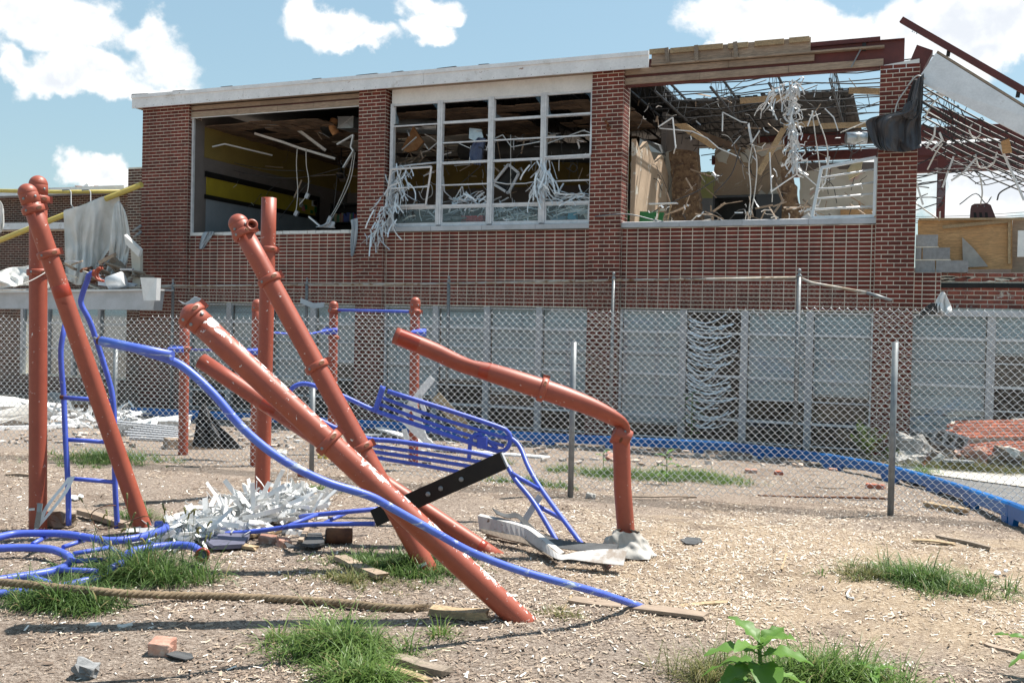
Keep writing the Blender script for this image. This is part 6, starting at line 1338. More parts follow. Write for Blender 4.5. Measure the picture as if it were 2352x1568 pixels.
# black steel channel
bm = thing('steel_channel', gr(860, 1205), 'black bolted steel channel propped diagonally through the leaning posts', 'beam'); dA, dB_ = 6.95, 6.75
a, b_ = at(862, 1188, dA), at(1158, 1056, dB_); dd = (b_-a).normalized(); upv = (UP-dd*UP.dot(dd)).normalized(); nn = dd.cross(upv)
mb = MB(); h = .115; w_ = .07; t_ = .008
if nn.dot(FW) > 0: nn = -nn
for (o_, sz) in ((nn*w_/2, (t_, h)),): mb.bar(a+o_, b_+o_, t_, h, upv)
for s_ in (-1, 1): mb.bar(a+upv*s_*h/2, b_+upv*s_*h/2, w_+.008, t_, upv)
mb.build('channel', M_BLACK, bm)
for k, (x, y) in enumerate(((937, 1139), (987, 1115), (1016, 1103), (1063, 1092))):
    q = a+dd*(b_-a).length*tof(a, b_, x, y)+nn*(w_/2+.004); MB().lathe(q, nn, [(0, .018), (.006, .018), (.007, .012), (.02, .011)], 8).build('bolt', M_STEEL, bm)
MB().bar(b_-dd*.02-nn*.02, b_+dd*.004-nn*.02, .05, h*.9, upv).build('end_liner', M_SILL, bm)
# rusty can
cnp = gr(780, 1248); ax = (RT*.85+FW*.2-V(0, 0, .05)).normalized(); cn = thing('rusty_pipe_stub', cnp, 'rusty brown pipe stub lying on the mulch beside the slat heap', 'pipe'); c = cnp+V(0, 0, .055)
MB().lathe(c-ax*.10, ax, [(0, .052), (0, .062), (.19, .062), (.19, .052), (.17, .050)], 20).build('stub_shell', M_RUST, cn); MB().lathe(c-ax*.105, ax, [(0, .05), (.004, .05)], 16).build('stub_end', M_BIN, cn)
# bent flashing wound round the stump foot
fs_ = thing('bent_flashing', gr(1300, 1300), 'crumpled white metal flashing curling from the folded post foot to the left', 'flashing')
def flash(name, px, dz, wv, m_, th=.002): 
    pts = spline([gr(x, y, h) for x, y, h in px], 4); n = len(pts)-1; ws = []
    for i in range(n+1): f = i/n*(len(wv)-1); k = min(int(f), len(wv)-2); ws.append(Vector(wv[k]).lerp(Vector(wv[k+1]), f-k))
    return MB().strip(pts, ws, th).build(name, m_, fs_)
def fpx(px, d0=7.35):                       # points read at the flashing's own distance
    return [at(x, y, d0+(k_ if k_ else 0)) for x, y, k_ in px]
def ribbon(name, top_, bot_, m_, th=.0025):
    a = spline(fpx(top_), 5); b2_ = spline(fpx(bot_), 5); n = min(len(a), len(b2_))
    ws = [b2_[i]-a[i] for i in range(n)]; return MB().strip([(a[i]+b2_[i])/2 for i in range(n)], ws, th).build(name, m_, fs_)
Pb = [(1101, 1216, 7.42), (1150, 1227, 7.36), (1205, 1238, 7.22), (1242, 1262, 6.95), (1282, 1284, 6.68), (1312, 1284, 6.66), (1370, 1292, 6.58), (1432, 1298, 6.52)]
Pt = [(1097, 1184, 7.46), (1150, 1196, 7.40), (1205, 1212, 7.28), (1245, 1240, 7.0), (1285, 1272, 6.74), (1330, 1266, 6.74), (1385, 1261, 6.72), (1440, 1262, 6.68)]
z_ = lambda L: [(x, y, d-7.35) for x, y, d in L]
ribbon('flashing_face', z_(Pt), z_(Pb), M_FLASH)
ribbon('flashing_lip', z_(Pt[:5]), z_([(1103, 1180, 7.52), (1157, 1191, 7.46), (1211, 1206, 7.34), (1254, 1235, 7.06), (1296, 1268, 6.82)]), M_FLASH)
ribbon('flashing_edge', z_([(1130, 1166, 7.5), (1160, 1180, 7.48), (1188, 1178, 7.46), (1215, 1200, 7.36), (1250, 1228, 7.16), (1310, 1243, 7.05), (1420, 1250, 7.0)]), z_([(1140, 1180, 7.42), (1165, 1189, 7.42), (1190, 1190, 7.40), (1213, 1218, 7.28), (1250, 1246, 7.02), (1310, 1262, 6.86), (1415, 1266, 6.8)]), M_SHING)
ribbon('backing_board', z_([(1103, 1214, 7.40), (1160, 1226, 7.33), (1215, 1238, 7.2), (1270, 1272, 6.82)]), z_([(1106, 1222, 7.38), (1160, 1238, 7.28), (1215, 1252, 7.12), (1270, 1284, 6.72)]), M_WOODG, .006)
M_CWRAP = fabric('canvas_wrap', (.50, .475, .44), (.38, .35, .31)); vs = []; nA = 36
c0 = gr(1440, 1272)
for i in range(11):
    v = i/10
    for k in range(nA+1):
        a = 2*math.pi*k/nA; nz = mnoise.noise((math.cos(a)*1.6, math.sin(a)*1.6, v*1.4)); n2_ = mnoise.noise((math.cos(a)*4+3, math.sin(a)*4, v*5)); r_ = .070+.10*v**1.2*(1+.55*nz)+.028*n2_*min(1, v*3); vs.append(c0+V(math.cos(a)*r_*1.3, math.sin(a)*r_*.9, .17-.165*v+.05*nz*v*(1-v)*3+.018*n2_))
n1 = nA+1; o = MB().add(vs, [(i*n1+k, i*n1+k+1, (i+1)*n1+k+1, (i+1)*n1+k) for i in range(10) for k in range(nA)], True).build('foot_wrap', M_CWRAP, fs_)
mm = o.modifiers.new('s', 'SUBSURF'); mm.levels = mm.render_levels = 1
gs = thing('grey_stake', gr(1178, 1215), 'short grey metal stake leaning up beside the blue climber legs', 'stake'); MB().bar(gr(1190, 1218, 0), at(1241, 1138, dep(gr(1190, 1218))+.05), .05, .02, FW).build('stake_bar', M_SILL, gs)
# thick rope: three strands twisted together
rp = thing('thick_rope', gr(500, 1370), 'thick brown twisted rope lying across the grass to its frayed end', 'rope')
cl = spline([gr(x*.3473, 1023.6+y*.3473, h) for x, y, h in ((-300, 885, .05), (-120, 890, .10), (0, 900, .12), (150, 912, .13), (400, 938, .12), (700, 965, .11), (1000, 983, .07), (1300, 990, .04), (1700, 1003, .03), (2265, 1038, .025), (2480, 1062, .022), (2680, 1074, .022), (2772, 1068, .022))], 26)
cm = [0]
for a, b_ in zip(cl, cl[1:]): cm.append(cm[-1]+(b_-a).length)
for s_ in range(3):
    pts = []; L = cm[-1]; n = int(L/.011)
    j = 0
    for k in range(n):
        d_ = L*k/n
        while cm[j+1] < d_: j += 1
        p = cl[j].lerp(cl[j+1], (d_-cm[j])/(cm[j+1]-cm[j])); tg = (cl[j+1]-cl[j]).normalized(); sx_ = tg.cross(V(0, 0, 1)).normalized(); sz_ = sx_.cross(tg); an = d_/.105*2*math.pi+s_*2.0944
        pts.append(p+sx_*.0115*math.cos(an)+sz_*.0115*math.sin(an))
    MB().tube(pts, .0125, 7).build('strand', M_ROPE, rp)
mb = MB(); e = cl[-1]; dd = (cl[-1]-cl[-3]).normalized()
for k in range(60): a = e+V(U(-.018, .018), U(-.018, .018), U(-.015, .018))-dd*.02; mb.tube([a, a+dd*U(.02, .06)+V(0, 0, U(-.02, .02)), a+dd*U(.05, .09)+V(U(-.02, .02), U(-.02, .02), U(-.03, .01))], .0012, 3, False)
mb.build('frayed_end', M_ROPE, rp, kind='stuff')
# ------------------------------------------------------------------ loose boards, bricks and scrap on the mulch
def plank(a, b_, w_, h, m_, label, cat='board', lift=0, name='loose_board', grp=None, rot=None):
    A = gr(*a); B = gr(*b_); A.z += h/2+lift+.006; B.z += h/2+lift+.006
    d = (B-A); n = 7; sx_ = d.cross(V(0, 0, 1)).normalized(); mb = MB(); vs = []
    for i in range(n+1):
        t_ = i/n; p = A.lerp(B, t_)+V(0, 0, .004*math.sin(t_*6+w_*90)); ww = w_/2*(1+.08*math.sin(t_*11+h*300)); cut = .02*(i in (0, n))
        for (su, sv) in ((-1, -1), (1, -1), (1, 1), (-1, 1)): vs.append(p+sx_*su*ww+V(0, 0, sv*h/2)+d.normalized()*(U(-.02, .02) if i in (0, n) else 0))
    fs = [(4*i+k, 4*i+(k+1) % 4, 4*i+4+(k+1) % 4, 4*i+4+k) for i in range(n) for k in range(4)]+[(3, 2, 1, 0), (4*n, 4*n+1, 4*n+2, 4*n+3)]
    return tag(mb.add(vs, fs).build(name, m_), label, cat, grp)
def chunk(p, size, m_, label, cat, name, rot=(0, 0, 0), jit=.12, sub=1, sink=.1):
    bmx = bmesh.new(); bmesh.ops.create_cube(bmx, size=1)
    bmesh.ops.subdivide_edges(bmx, edges=bmx.edges[:], cuts=2, use_grid_fill=True)
    rr = random.Random(int(p[0]*7+p[1]*13))
    for v in bmx.verts:
        v.co = Vector((v.co.x*size[0], v.co.y*size[1], v.co.z*size[2])); m_s = min(size); l = v.co.length
        v.co += Vector([rr.uniform(-1, 1)*jit*m_s for _ in range(3)])
    bmesh.ops.bevel(bmx, geom=[e for e in bmx.edges if len(e.link_faces) == 2 and e.calc_face_angle() > .9], offset=min(size)*.06, segments=1, affect='EDGES')
    me = bpy.data.meshes.new(name); bmx.to_mesh(me); bmx.free(); me.materials.append(m_)
    at_ = me.attributes.new('rnd', 'FLOAT', 'POINT'); at_.data.foreach_set('value', [.5]*len(me.vertices))
    o = bpy.data.objects.new(name, me); COL.objects.link(o); g = gr(*p) if len(p) == 2 else p; o.location = g+V(0, 0, size[2]*(.5-sink)) if len(p) == 2 else Vector(p); o.rotation_euler = rot; return tag(o, label, cat)
M_BRK = mat('loose_brick', (.34, .16, .115), (.42, .27, .21), 8, .9, bump=.004, bscale=70, rnd=.2, chips=((.52, .46, .40), .56, .68, 7))
chunk((372, 1500), (.105, .095, .075), M_BRK, 'square brick piece standing alone on the mulch at lower left', 'brick', 'brick_piece', (.1, .05, .3), .05)
chunk((198, 1545), (.10, .07, .055), M_GREYS, 'grey angular rock at the bottom left on the mulch', 'rock', 'grey_rock', (.2, .3, .4), .22)
chunk((216, 1440), (.055, .05, .022), M_STONE, 'left one of two flat white stones near the rope', 'stone', 'white_stone', (0, 0, .3), .2)
chunk((287, 1444), (.065, .055, .026), M_STONE, 'right one of two flat white stones near the rope', 'stone', 'white_stone', (0, 0, .9), .2)
def flat(px, m_, label, cat, name, h=.012, lift=.004):
    pts = [gr(x, y, lift+U(0, .012)) for x, y in px]; return tag(MB().prism(pts, (0, 0, h)).build(name, m_), label, cat)
flat([(380, 1503), (402, 1496), (440, 1502), (445, 1512), (425, 1516), (400, 1510)], M_SHING, 'dark roof shingle scrap beside the square brick piece', 'shingle', 'shingle_scrap', .006)
flat([(1562, 1240), (1578, 1234), (1608, 1236), (1614, 1244), (1596, 1251), (1576, 1249)], M_SHING, 'grey shingle scrap alone on the open mulch right of the folded post', 'shingle', 'shingle_scrap', .006)
flat([(690, 1252), (700, 1230), (738, 1228), (745, 1250), (720, 1258)], M_SHING, 'grey shingle sheet leaning in the scrap beside the rusty stub', 'shingle', 'shingle_scrap', .02, .03)
flat([(640, 1228), (655, 1245), (690, 1260), (660, 1258)], M_SHING, 'thin dark shingle sliver in the scrap below the blue ladder', 'shingle', 'shingle_scrap', .006, .03)
plank((838, 1526), (985, 1572), .045, .02, M_WOOD, 'narrow yellowish board at the bottom edge left of the dark board')
plank((908, 1522), (1030, 1553), .075, .03, M_WOODG, 'dark soil stained board at the bottom edge')
plank((790, 1566), (884, 1550), .03, .008, M_ALU, 'thin white metal strip at the bottom edge', 'metal strip', name='metal_strip')
plank((990, 1412), (1118, 1422), .09, .040, M_WOOD, 'short thick wood block at the end of the rope')
plank((1312, 1386), (1620, 1425), .105, .020, M_WOODX, 'long brown plank under the end of the long blue rail', lift=.01)
plank((1522, 1402), (1672, 1385), .05, .012, M_WOOD, 'pale split board behind the right end of the long brown plank')
plank((1292, 1410), (1312, 1373), .014, .01, M_WOOD, 'small yellow stick left of the long brown plank', 'stick', name='stick')
plank((778, 1290), (878, 1334), .085, .03, M_WOODX, 'brown board on dark grass between the leaning post feet', lift=.01)
plank((2097, 1242), (2190, 1250), .06, .012, M_WOOD, 'pale board with pointed ends at right, lying left of the brown stick')
plank((2152, 1234), (2274, 1262), .045, .022, M_WOODG, 'brown stick board crossing the pale pointed board at right')
plank((2130, 1163), (2222, 1180), .10, .045, M_WOOD, 'thick tan timber offcut beside the blue border at right')
plank((1744, 1141), (2036, 1148), .035, .02, M_RUST, 'long thin dark iron bar behind the near fence at right', 'bar', name='iron_bar')
plank((2262, 1484), (2362, 1516), .04, .018, M_WOODX, 'brown splinter board at the lower right edge')
plank((1060, 1425), (1125, 1424), .03, .012, M_WOOD, 'yellow splinter at the foot of the thick leaning post', 'stick', name='stick')
plank((1780, 1232), (1800, 1320), .012, .01, M_WOOD, 'thin pale stick standing out on the mulch at right', 'stick', name='stick')
bpy.data.objects.remove(bpy.data.objects['stick.002'])
plank((1795, 1312), (1806, 1275), .014, .01, M_WOOD, 'thin curved pale stick right of the shingle scrap', 'stick', name='stick')
plank((1450, 1142), (1600, 1143), .04, .012, M_WOODX, 'weathered flat stick at the foot of the near fence in the middle')
plank((1872, 1120), (1945, 1124), .02, .01, M_WOODX, 'thin dark stick behind the near fence by the single brick')
plank((15, 1092), (75, 1094), .05, .02, M_WOODX, 'red brown stick at the near fence foot at the left edge', 'stick', name='stick')
plank((178, 1180), (300, 1215), .07, .04, M_WOODX, 'brown timber lying behind the blue ladder foot')
plank((560, 1237), (640, 1222), .08, .02, M_WOOD, 'flat pale board under the right end of the slat heap')
plank((480, 1246), (590, 1262), .06, .02, M_WOOD, 'yellowish board behind the orange flange')
plank((690, 1262), (733, 1180), .035, .02, M_WOODX, 'brown stick leaning against the flattened blue ladder', 'stick', lift=.05, name='stick')
plank((1118, 1232), (1240, 1248), .06, .03, M_WOODG, 'dark board end under the crumpled flashing')
chunk((1725, 1086), (.16, .10, .06), M_BRK, 'pale brick half behind the near fence, left of the dark red piece', 'brick', 'brick_piece', (0, 0, .2), .06)
chunk((1788, 1090), (.10, .09, .06), M_RUBBLE, 'small dark red brick piece behind the near fence', 'brick', 'brick_piece', (0, 0, .5), .06)
chunk((2010, 1122), (.22, .10, .065), M_RUBBLE, 'single brick with a pale top left of the near fence post', 'brick', 'brick_piece', (0, 0, -.1), .05)
chunk((1400, 1058), (.12, .20, .10), M_BRK, 'cored brick lying tilted behind the folded post', 'brick', 'brick_piece', (.4, .5, .4), .06)
chunk((1357, 1143), (.09, .07, .05), M_STONE, 'white lump at the foot of the near fence middle post', 'stone', 'white_stone', (0, .2, .3), .2)
chunk((615, 1245), (.12, .09, .055), M_BRK, 'left brick piece in the scrap right of the slat heap', 'brick', 'brick_piece', (.1, .1, .5), .07)
chunk((652, 1254), (.09, .08, .06), M_BRK, 'right brick piece in the scrap right of the slat heap', 'brick', 'brick_piece', (.2, .1, 1.), .1)
chunk((705, 1098), (.18, .1, .06), M_RUBBLE, 'brick lying behind the near fence by its short post', 'brick', 'brick_piece', (.1, .1, .1), .07)
chunk((735, 1250), (.08, .06, .05), mat('dry_fluff', (.38, .32, .22), (.28, .22, .15), 20, 1., bump=.01), 'tuft of tan dry fluff beside the rusty stub', 'debris', 'dry_tuft', (0, 0, 0), .3)
chunk((135, 1205), (.22, .16, .13), M_WOODG, 'muddy lump of debris at the foot of the blue ladder', 'debris', 'mud_lump', (0, .1, .3), .2)
for k, (x, y, s_, lb) in enumerate(((2290, 1318, .1, 'white torn scrap right of the grass clump'), (2310, 1312, .06, 'small white scrap at the right edge by the grass'), (170, 1145, .12, 'white torn scrap behind the blue ladder'), (185, 1141, .08, 'small white scrap right of the torn one behind the ladder'), (1890, 1350, .03, 'tiny white scrap on the mulch at right'), (1700, 1480, .035, 'tiny white pebble like scrap above the weed'), (1410, 1490, .02, 'white speck of scrap on the middle mulch'), (1360, 1520, .025, 'pale speck of scrap near the bottom middle'), (875, 1250, .0, ''))):
    if s_: flat([(x-s_*150*.5, y), (x-s_*40, y-s_*60), (x+s_*70, y-s_*40), (x+s_*90, y+s_*10), (x+s_*10, y+s_*30)], M_WHITE, lb, 'scrap', 'white_scrap', .01)
cv = tag(MB().tube(spline([gr(1953, 1352, .01), gr(1946, 1362, .01), gr(1948, 1370, .01), gr(1962, 1374, .01)], 5), .006, 6).build('plastic_hoop', M_WHITE), 'curved white plastic piece on the mulch below the right grass clump', 'scrap')
flat([(1388, 1290), (1398, 1280), (1412, 1286), (1402, 1300)], M_PINK, 'pink scrap under the crumpled flashing', 'scrap', 'pink_scrap', .01, .02)
flat([(460, 1240), (520, 1228), (575, 1232), (560, 1258), (490, 1262)], mat('grey_cloth', (.13, .13, .19), (.09, .09, .13), 5, .9), 'bluish grey crumpled cloth under the slat heap', 'cloth', 'crumpled_cloth', .03)
# heap of white slats
root = thing('slat_heap', gr(540, 1235), 'big heap of bent white slats on the mulch beside the tall upright post', 'slats')
fill = MB()
for k in range(640):
    t_ = U(0, 1); x = 375+t_*345+random.gauss(0, 12); y = 1238-t_*55+random.gauss(0, 13); hmx = .07+.20*sm(t_*1.25)*(1-.3*max(0, t_-.85)/.15); ins = k >= 300
    p = gr(min(max(x, 365), 712), min(max(y, 1165), 1250)); p.z += (U(0, .7) if ins else U(.25, 1)**.8)*hmx*max(.1, (1-abs(y-(1238-t_*55))/40))
    d = V(U(-1, 1), U(-1, 1), U(-.25, .25) if ins else U(-.35, .75 if t_ > .25 else .25)).normalized(); L = U(.12, .30); w_ = d.cross(V(U(-1, 1), U(-1, 1), U(-.6, .6))).normalized()*U(.028, .040)
    kk = V(U(-1, 1), U(-1, 1), U(-.6, .6))*L*.35; kp = U(.3, .8); pts = []
    for i in range(6): f = i/5; pts.append(p+d*L*f+kk*max(0, f-kp)*.9+kk*.06*math.sin(f*3.1))
    if pts[-1].z < p.z-.03: pts = [q+V(0, 0, .05) for q in pts]
    (fill if ins else MB()).strip(pts, w_, .0012) if ins else MB().strip(pts, w_, .0012).build('slat', M_WHITE, root)
fill.build('buried_slats', M_WHITE, root, kind='stuff')
for px, nm in (([(160, 1095, .62), (150, 1110, .5), (110, 1160, .2), (85, 1212, .0)], 'left'), ([(168, 1093, .62), (150, 1130, .4), (120, 1170, .15), (82, 1215, .0)], 'right')):
    pts = [at(x, y, 7.42) for x, y, h in px]; tag(MB().strip(spline(pts, 5), V(.034, .012, .01), .001).build('white_strip', M_BLIND), nm+' white slat strip hanging from the ladder rung to the upright post foot', 'slat')
tag(MB().strip([at(92, 1155, 7.4), at(90, 1175, 7.38), at(84, 1212, 7.4)], V(.05, 0, 0), .002).build('metal_offcut', M_STEEL), 'grey metal strip standing at the upright post foot', 'metal strip')
wr = tag(MB().tube(spline([gr(300, 1168, .05), gr(250, 1160, .2), gr(210, 1180, .1), gr(235, 1215, .05), gr(330, 1185, .3), gr(350, 1200, .1)], 8), .004, 5).build('loose_wire', M_RUST), 'thin rusty wire curling round the leaning left post foot', 'wire')
tag(MB().tube(spline([at(30, 660, 7.2), at(70, 645, 7.3), at(105, 625, 7.4), at(118, 610, 7.5)], 6), .004, 5).build('loose_wire', M_CABLE), 'thin pale wire draped around the two crossing left posts', 'wire')
# ------------------------------------------------------------------ wreckage between the fences, left
def g2(x, y): return gr(x, y)
def bar2(a, b_, w_, h, m_, label, cat, name, ha=0., hb=0.):
    return tag(MB().bar(gr(*a)+V(0, 0, ha+h/2), gr(*b_)+V(0, 0, hb+h/2), w_, h).build(name, m_), label, cat)
bar2((380, 1030), (490, 1030), .3, .14, M_WOODX, 'brown timber lying behind the fence under the first back post', 'timber', 'timber')
bar2((-20, 988), (110, 984), .12, .06, M_FASC, 'long white board on the ground at the far left', 'board', 'white_board')
bar2((110, 984), (330, 972), .12, .06, M_FASC, 'white board lying behind the ladder at left', 'board', 'white_board')
for k in range(7): bar2((262+k*6, 985+k*4.5), (405+k*3, 992+k*4), .09, .03, M_SILL, ['farthest', 'second', 'third', 'middle', 'fifth', 'sixth', 'nearest'][k]+' grey metal stud of the bundle behind the leaning left post', 'metal stud', 'metal_stud', .12-.015*k, .06-.008*k)
flat([(240, 1000), (300, 968), (332, 972), (330, 985), (270, 1006)], M_SHING, 'crumpled dark roofing behind the metal studs', 'roofing', 'roofing_scrap', .10)
flat([(440, 1020), (455, 960), (470, 930), (500, 965), (545, 1000), (560, 1030), (480, 1040)], M_BIN, 'black sheet heap behind the near fence by the first back post', 'sheet', 'black_sheet', .05)
bpy.data.objects.remove(bpy.data.objects['black_sheet'])
cloth2('black_sheet', [[(462, 928), (468, 925), (476, 935)], [(452, 962), (470, 958), (500, 972)], [(446, 995), (480, 990), (530, 1000)], [(440, 1025), (490, 1030), (560, 1032)]], 12.2, .22, 6, M_BIN, 'torn black sheet standing up behind the near fence by the first back post', 'sheet', 10)
for (x, y, sz, mm, lb, ct) in ((60, 962, (1.2, .5, .35), M_TARP, 'white bundle of sheeting on the wreck heap at left', 'sheeting'), (15, 975, (1.0, .6, .25), M_CONC, 'pale flat slab on the wreck heap at the left edge', 'slab'), (190, 952, (.6, .4, .3), M_WOODX, 'brown block of boards in the far left wreck heap', 'boards'), (215, 935, (.7, .3, .22), M_PLY, 'orange plywood scrap in the far left wreck heap', 'plywood'), (150, 940, (.8, .5, .3), M_CONC, 'pale rubble lump behind the ladder', 'rubble'), (330, 985, (.4, .3, .16), M_WHITE, 'white crumpled scrap behind the leaning left post', 'scrap'), (395, 985, (.6, .25, .2), M_WHITE, 'white broken box in front of the blue border at left', 'box'), (640, 1052, (.2, .14, .1), M_STONE, 'pale stone behind the near fence left of the tall post', 'stone'), (750, 1052, (.25, .14, .07), M_PIPEY, 'yellow scrap behind the near fence', 'scrap'), (860, 1000, (.5, .3, .03), M_FASC, 'white flat board end at the blue border', 'board'), (575, 985, (.5, .4, .2), M_WOODG, 'grey heap of boards at the wall behind the back posts', 'boards'), (700, 965, (.6, .4, .3), M_CAB, 'dark lump of wreckage at the wall', 'wreckage'), (820, 985, (.4, .3, .15), M_BRK, 'reddish rubble near the wall left of the second back post', 'rubble')):
    chunk((x, y), sz, mm, lb, ct, ct.replace(' ', '_')+'_chunk' if ct not in ('box',) else 'broken_box', (U(-.2, .2), U(-.2, .2), U(0, 3)), .22)
mb = MB()
for k in range(160): p = gr(U(95, 330), U(955, 985)); p.z += U(0, .2); d = V(U(-1, 1), U(-1, 1), U(-.2, .5)).normalized(); mb.strip([p, p+d*.12+V(0, 0, .02), p+d*.25], V(U(-.04, .04), U(-.04, .04), .04), .002)
tag(mb.build('torn_scraps', M_WHITE, kind='stuff'), 'mass of torn white scraps on the ground behind the ladder', 'scraps')
mb = MB()
for k in range(500):
    x = U(0, 2352); y = 1000+U(0, 60)*sm(x/1500)+U(-25, 25) if x < 1500 else U(1015, 1075); p = gr(x, y)
    if p.y > -.25: continue
    mb.box(p+V(0, 0, .02), (U(.03, .16), U(.02, .1), U(.01, .05)), Matrix.Rotation(U(0, 3), 3, 'Z') @ Matrix.Rotation(U(-.4, .4), 3, 'X'), None, .01)
tag(mb.build('small_rubble', mat('mixed_rubble', (.34, .25, .19), (.55, .50, .45), 1.2, .9, attr=.4), kind='stuff'), 'small mixed rubble scattered along the wall and border', 'rubble')
# broken white door frame leaning at the second back post
wf = thing('door_wreck', gr(960, 1012), 'broken white wooden frame leaning by the back post right of the chin bar', 'frame'); dw = 11.9
for a, b_, w_ in (((993, 868), (915, 965), .09), ((950, 930), (975, 1010), .08), ((918, 955), (990, 1022), .08), ((962, 905), (975, 945), .05), ((928, 985), (935, 1010), .06)): MB().bar(at(*a, dw), at(*b_, dw), w_, .04, FW).build('frame_board', M_FASC, wf)
bar2((870, 1000), (985, 1022), .16, .03, M_FASC, 'white board lying left of the broken frame', 'board', 'white_board', .12)
bar2((1000, 1035), (1260, 1052), .18, .025, M_FASC, 'white board lying flat behind the parallel bars', 'board', 'white_board', .02)
tag(MB().bar(at(1000, 910, 12.4), at(1080, 1000, 12.0), .14, .02, FW).build('leaning_board', M_WOOD), 'brown board leaning behind the broken white frame', 'board')
# ------------------------------------------------------------------ rubble heap at right
def cmu(p, rot, label, s_=1.):
    r_ = thing('cinder_block', p, label, 'cinder block'); mb = MB(); R_ = rot
    L, Wd, H = .40*s_, .20*s_, .20*s_; t_ = .032*s_
    for (c, sz) in (((0, Wd/2-t_/2, 0), (L, t_, H)), ((0, -Wd/2+t_/2, 0), (L, t_, H)), ((-L/2+t_/2, 0, 0), (t_, Wd-2*t_-.002, H)), ((L/2-t_/2, 0, 0), (t_, Wd-2*t_-.002, H)), ((-L/6+.01, 0, 0), (t_, Wd-2*t_-.002, H)), ((L/6-.01, 0, 0), (t_, Wd-2*t_-.002, H))):
        mb.box(Vector(p)+R_ @ Vector(c), sz, R_, None, .002)
    mb.build('block_shell', M_CMU, r_); return r_
p = fy(2185, 1016, -1.35); cmu(p, Matrix.Rotation(-.35, 3, 'Z') @ Matrix.Rotation(.22, 3, 'Y') @ Matrix.Rotation(1.1, 3, 'X'), 'grey cinder block with four holes showing on the rubble heap', 1.25)
p = gr(2200, 1083)+V(0, 0, .07); cmu(p, Matrix.Rotation(.1, 3, 'Z') @ Matrix.Rotation(1.57, 3, 'X'), 'pale broken cinder block standing in the weeds below the rubble heap', 1.0)
def slab_of_bricks(px, d_, tilt, nx_, ny_, label):
    c = at(*px, d_); r_ = thing('fallen_brickwork', c, label, 'brickwork'); R_ = tilt; w_, h = .21, .07; sz = (nx_*w_, ny_*h)
    MB().box(c-R_ @ V(0, 0, .055), (sz[0], sz[1], .10), R_, None, .01).build('mortar_backing', M_MORTAR, r_)
    for j in range(ny_):
        for i in range(nx_):
            q = c+R_ @ V((i+.5+(.5 if j % 2 else 0)-.25)*w_-sz[0]/2, (j+.5)*h-sz[1]/2, .002)
            MB().box(q, (w_-.012, h-.014, .03), R_, U(0, 1), .003).build('brick', M_RUBBLE, r_)
dr = dep(gr(2300, 1050))
slab_of_bricks((2300, 985), dep(fy(2300, 985, -1.25)), Matrix.Rotation(-.25, 3, 'Z') @ Matrix.Rotation(-.10, 3, 'Y') @ Matrix.Rotation(.62, 3, 'X'), 7, 6, 'upper slab of fallen red brickwork topping the rubble heap')
slab_of_bricks((2335, 1024), dep(fy(2335, 1024, -1.6)), Matrix.Rotation(-.1, 3, 'Z') @ Matrix.Rotation(-.2, 3, 'Y') @ Matrix.Rotation(.5, 3, 'X'), 6, 5, 'lower slab of fallen red brickwork at the right edge')
for (x, y, sz, mm, lb) in ((2092, 1028, (.36, .3, .36), M_CONC, 'pointed pale concrete chunk left of the holed block'), (2085, 1058, (.5, .35, .22), M_STONE, 'rounded pale rubble stone below the pointed chunk'), (2130, 1045, (.25, .22, .2), M_CONC, 'small pale concrete piece beside the holed block'), (2250, 1046, (.42, .3, .26), M_BRK, 'dark crumbled rubble under the brick slabs'), (2320, 1056, (.45, .35, .28), M_WOODG, 'large crumbled mortar lump under the right slab'), (2040, 1070, (.2, .16, .1), M_BRK, 'small brick lump at the grass left of the heap'), (2165, 1052, (.4, .3, .15), M_WOODG, 'brown earth lump below the holed block'), (2025, 1079, (.22, .16, .08), M_STONE, 'flat pale stone near the near fence post'), (2340, 975, (.2, .15, .15), M_CONC, 'white concrete corner on the top slab')):
    o = chunk(fy(x, y, -1.1-(y-1000)*.009), sz, mm, lb, 'rubble', 'rubble_chunk', (U(-.4, .4), U(-.4, .4), U(0, 3)), .22)
for k in range(90):                                                            # broken bricks and block pieces that make up the heap
    t_ = U(0, 1); x = 2080+t_*330; hh = (.12+.36*t_)*U(0, 1)**1.3; Y = -1.75+U(-.05, .9); s_ = U(.07, .20); b_ = fy(x, 1060, Y); p = V(b_.x, Y, gz(b_.x, Y)+hh*(1-.5*abs(Y+1.3)))
    chunk(p, (s_*U(.8, 1.6), s_, s_*U(.4, .8)), random.choice((M_BRK, M_BRK, M_CONC, M_STONE, M_WOODG, M_RUBBLE)), 'broken brick or block piece in the rubble heap at the foot of the right wall', 'rubble', 'rubble_piece', (U(-.6, .6), U(-.6, .6), U(0, 3)), .2)['group'] = 'broken pieces of the rubble heap'
bar2((1640, 1020), (1830, 1042), .10, .05, M_WOODG, 'long weathered board on the ground along the wall', 'board', 'grey_board')
bar2((1840, 1022), (2010, 1024), .08, .10, M_WOODX, 'brown timber at the foot of the wall by the rear post', 'timber', 'timber')
tag(MB().tube([at(2337, 1088, dep(gr(2337, 1088))), at(2337, 1088, dep(gr(2337, 1088)))+V(0, 0, .9)], .03, 8).build('blue_stand', M_EDGE), 'short blue stand post in the weeds at the right edge', 'post')
bpy.data.objects.remove(bpy.data.objects['blue_stand'])
tag(MB().bar(gr(2338, 1080), gr(2338, 1080)+V(0, 0, .36), .12, .10, (0, 1, 0)).build('blue_stand', M_BLUE), 'short blue stand in the weeds under the brick slabs', 'stand')
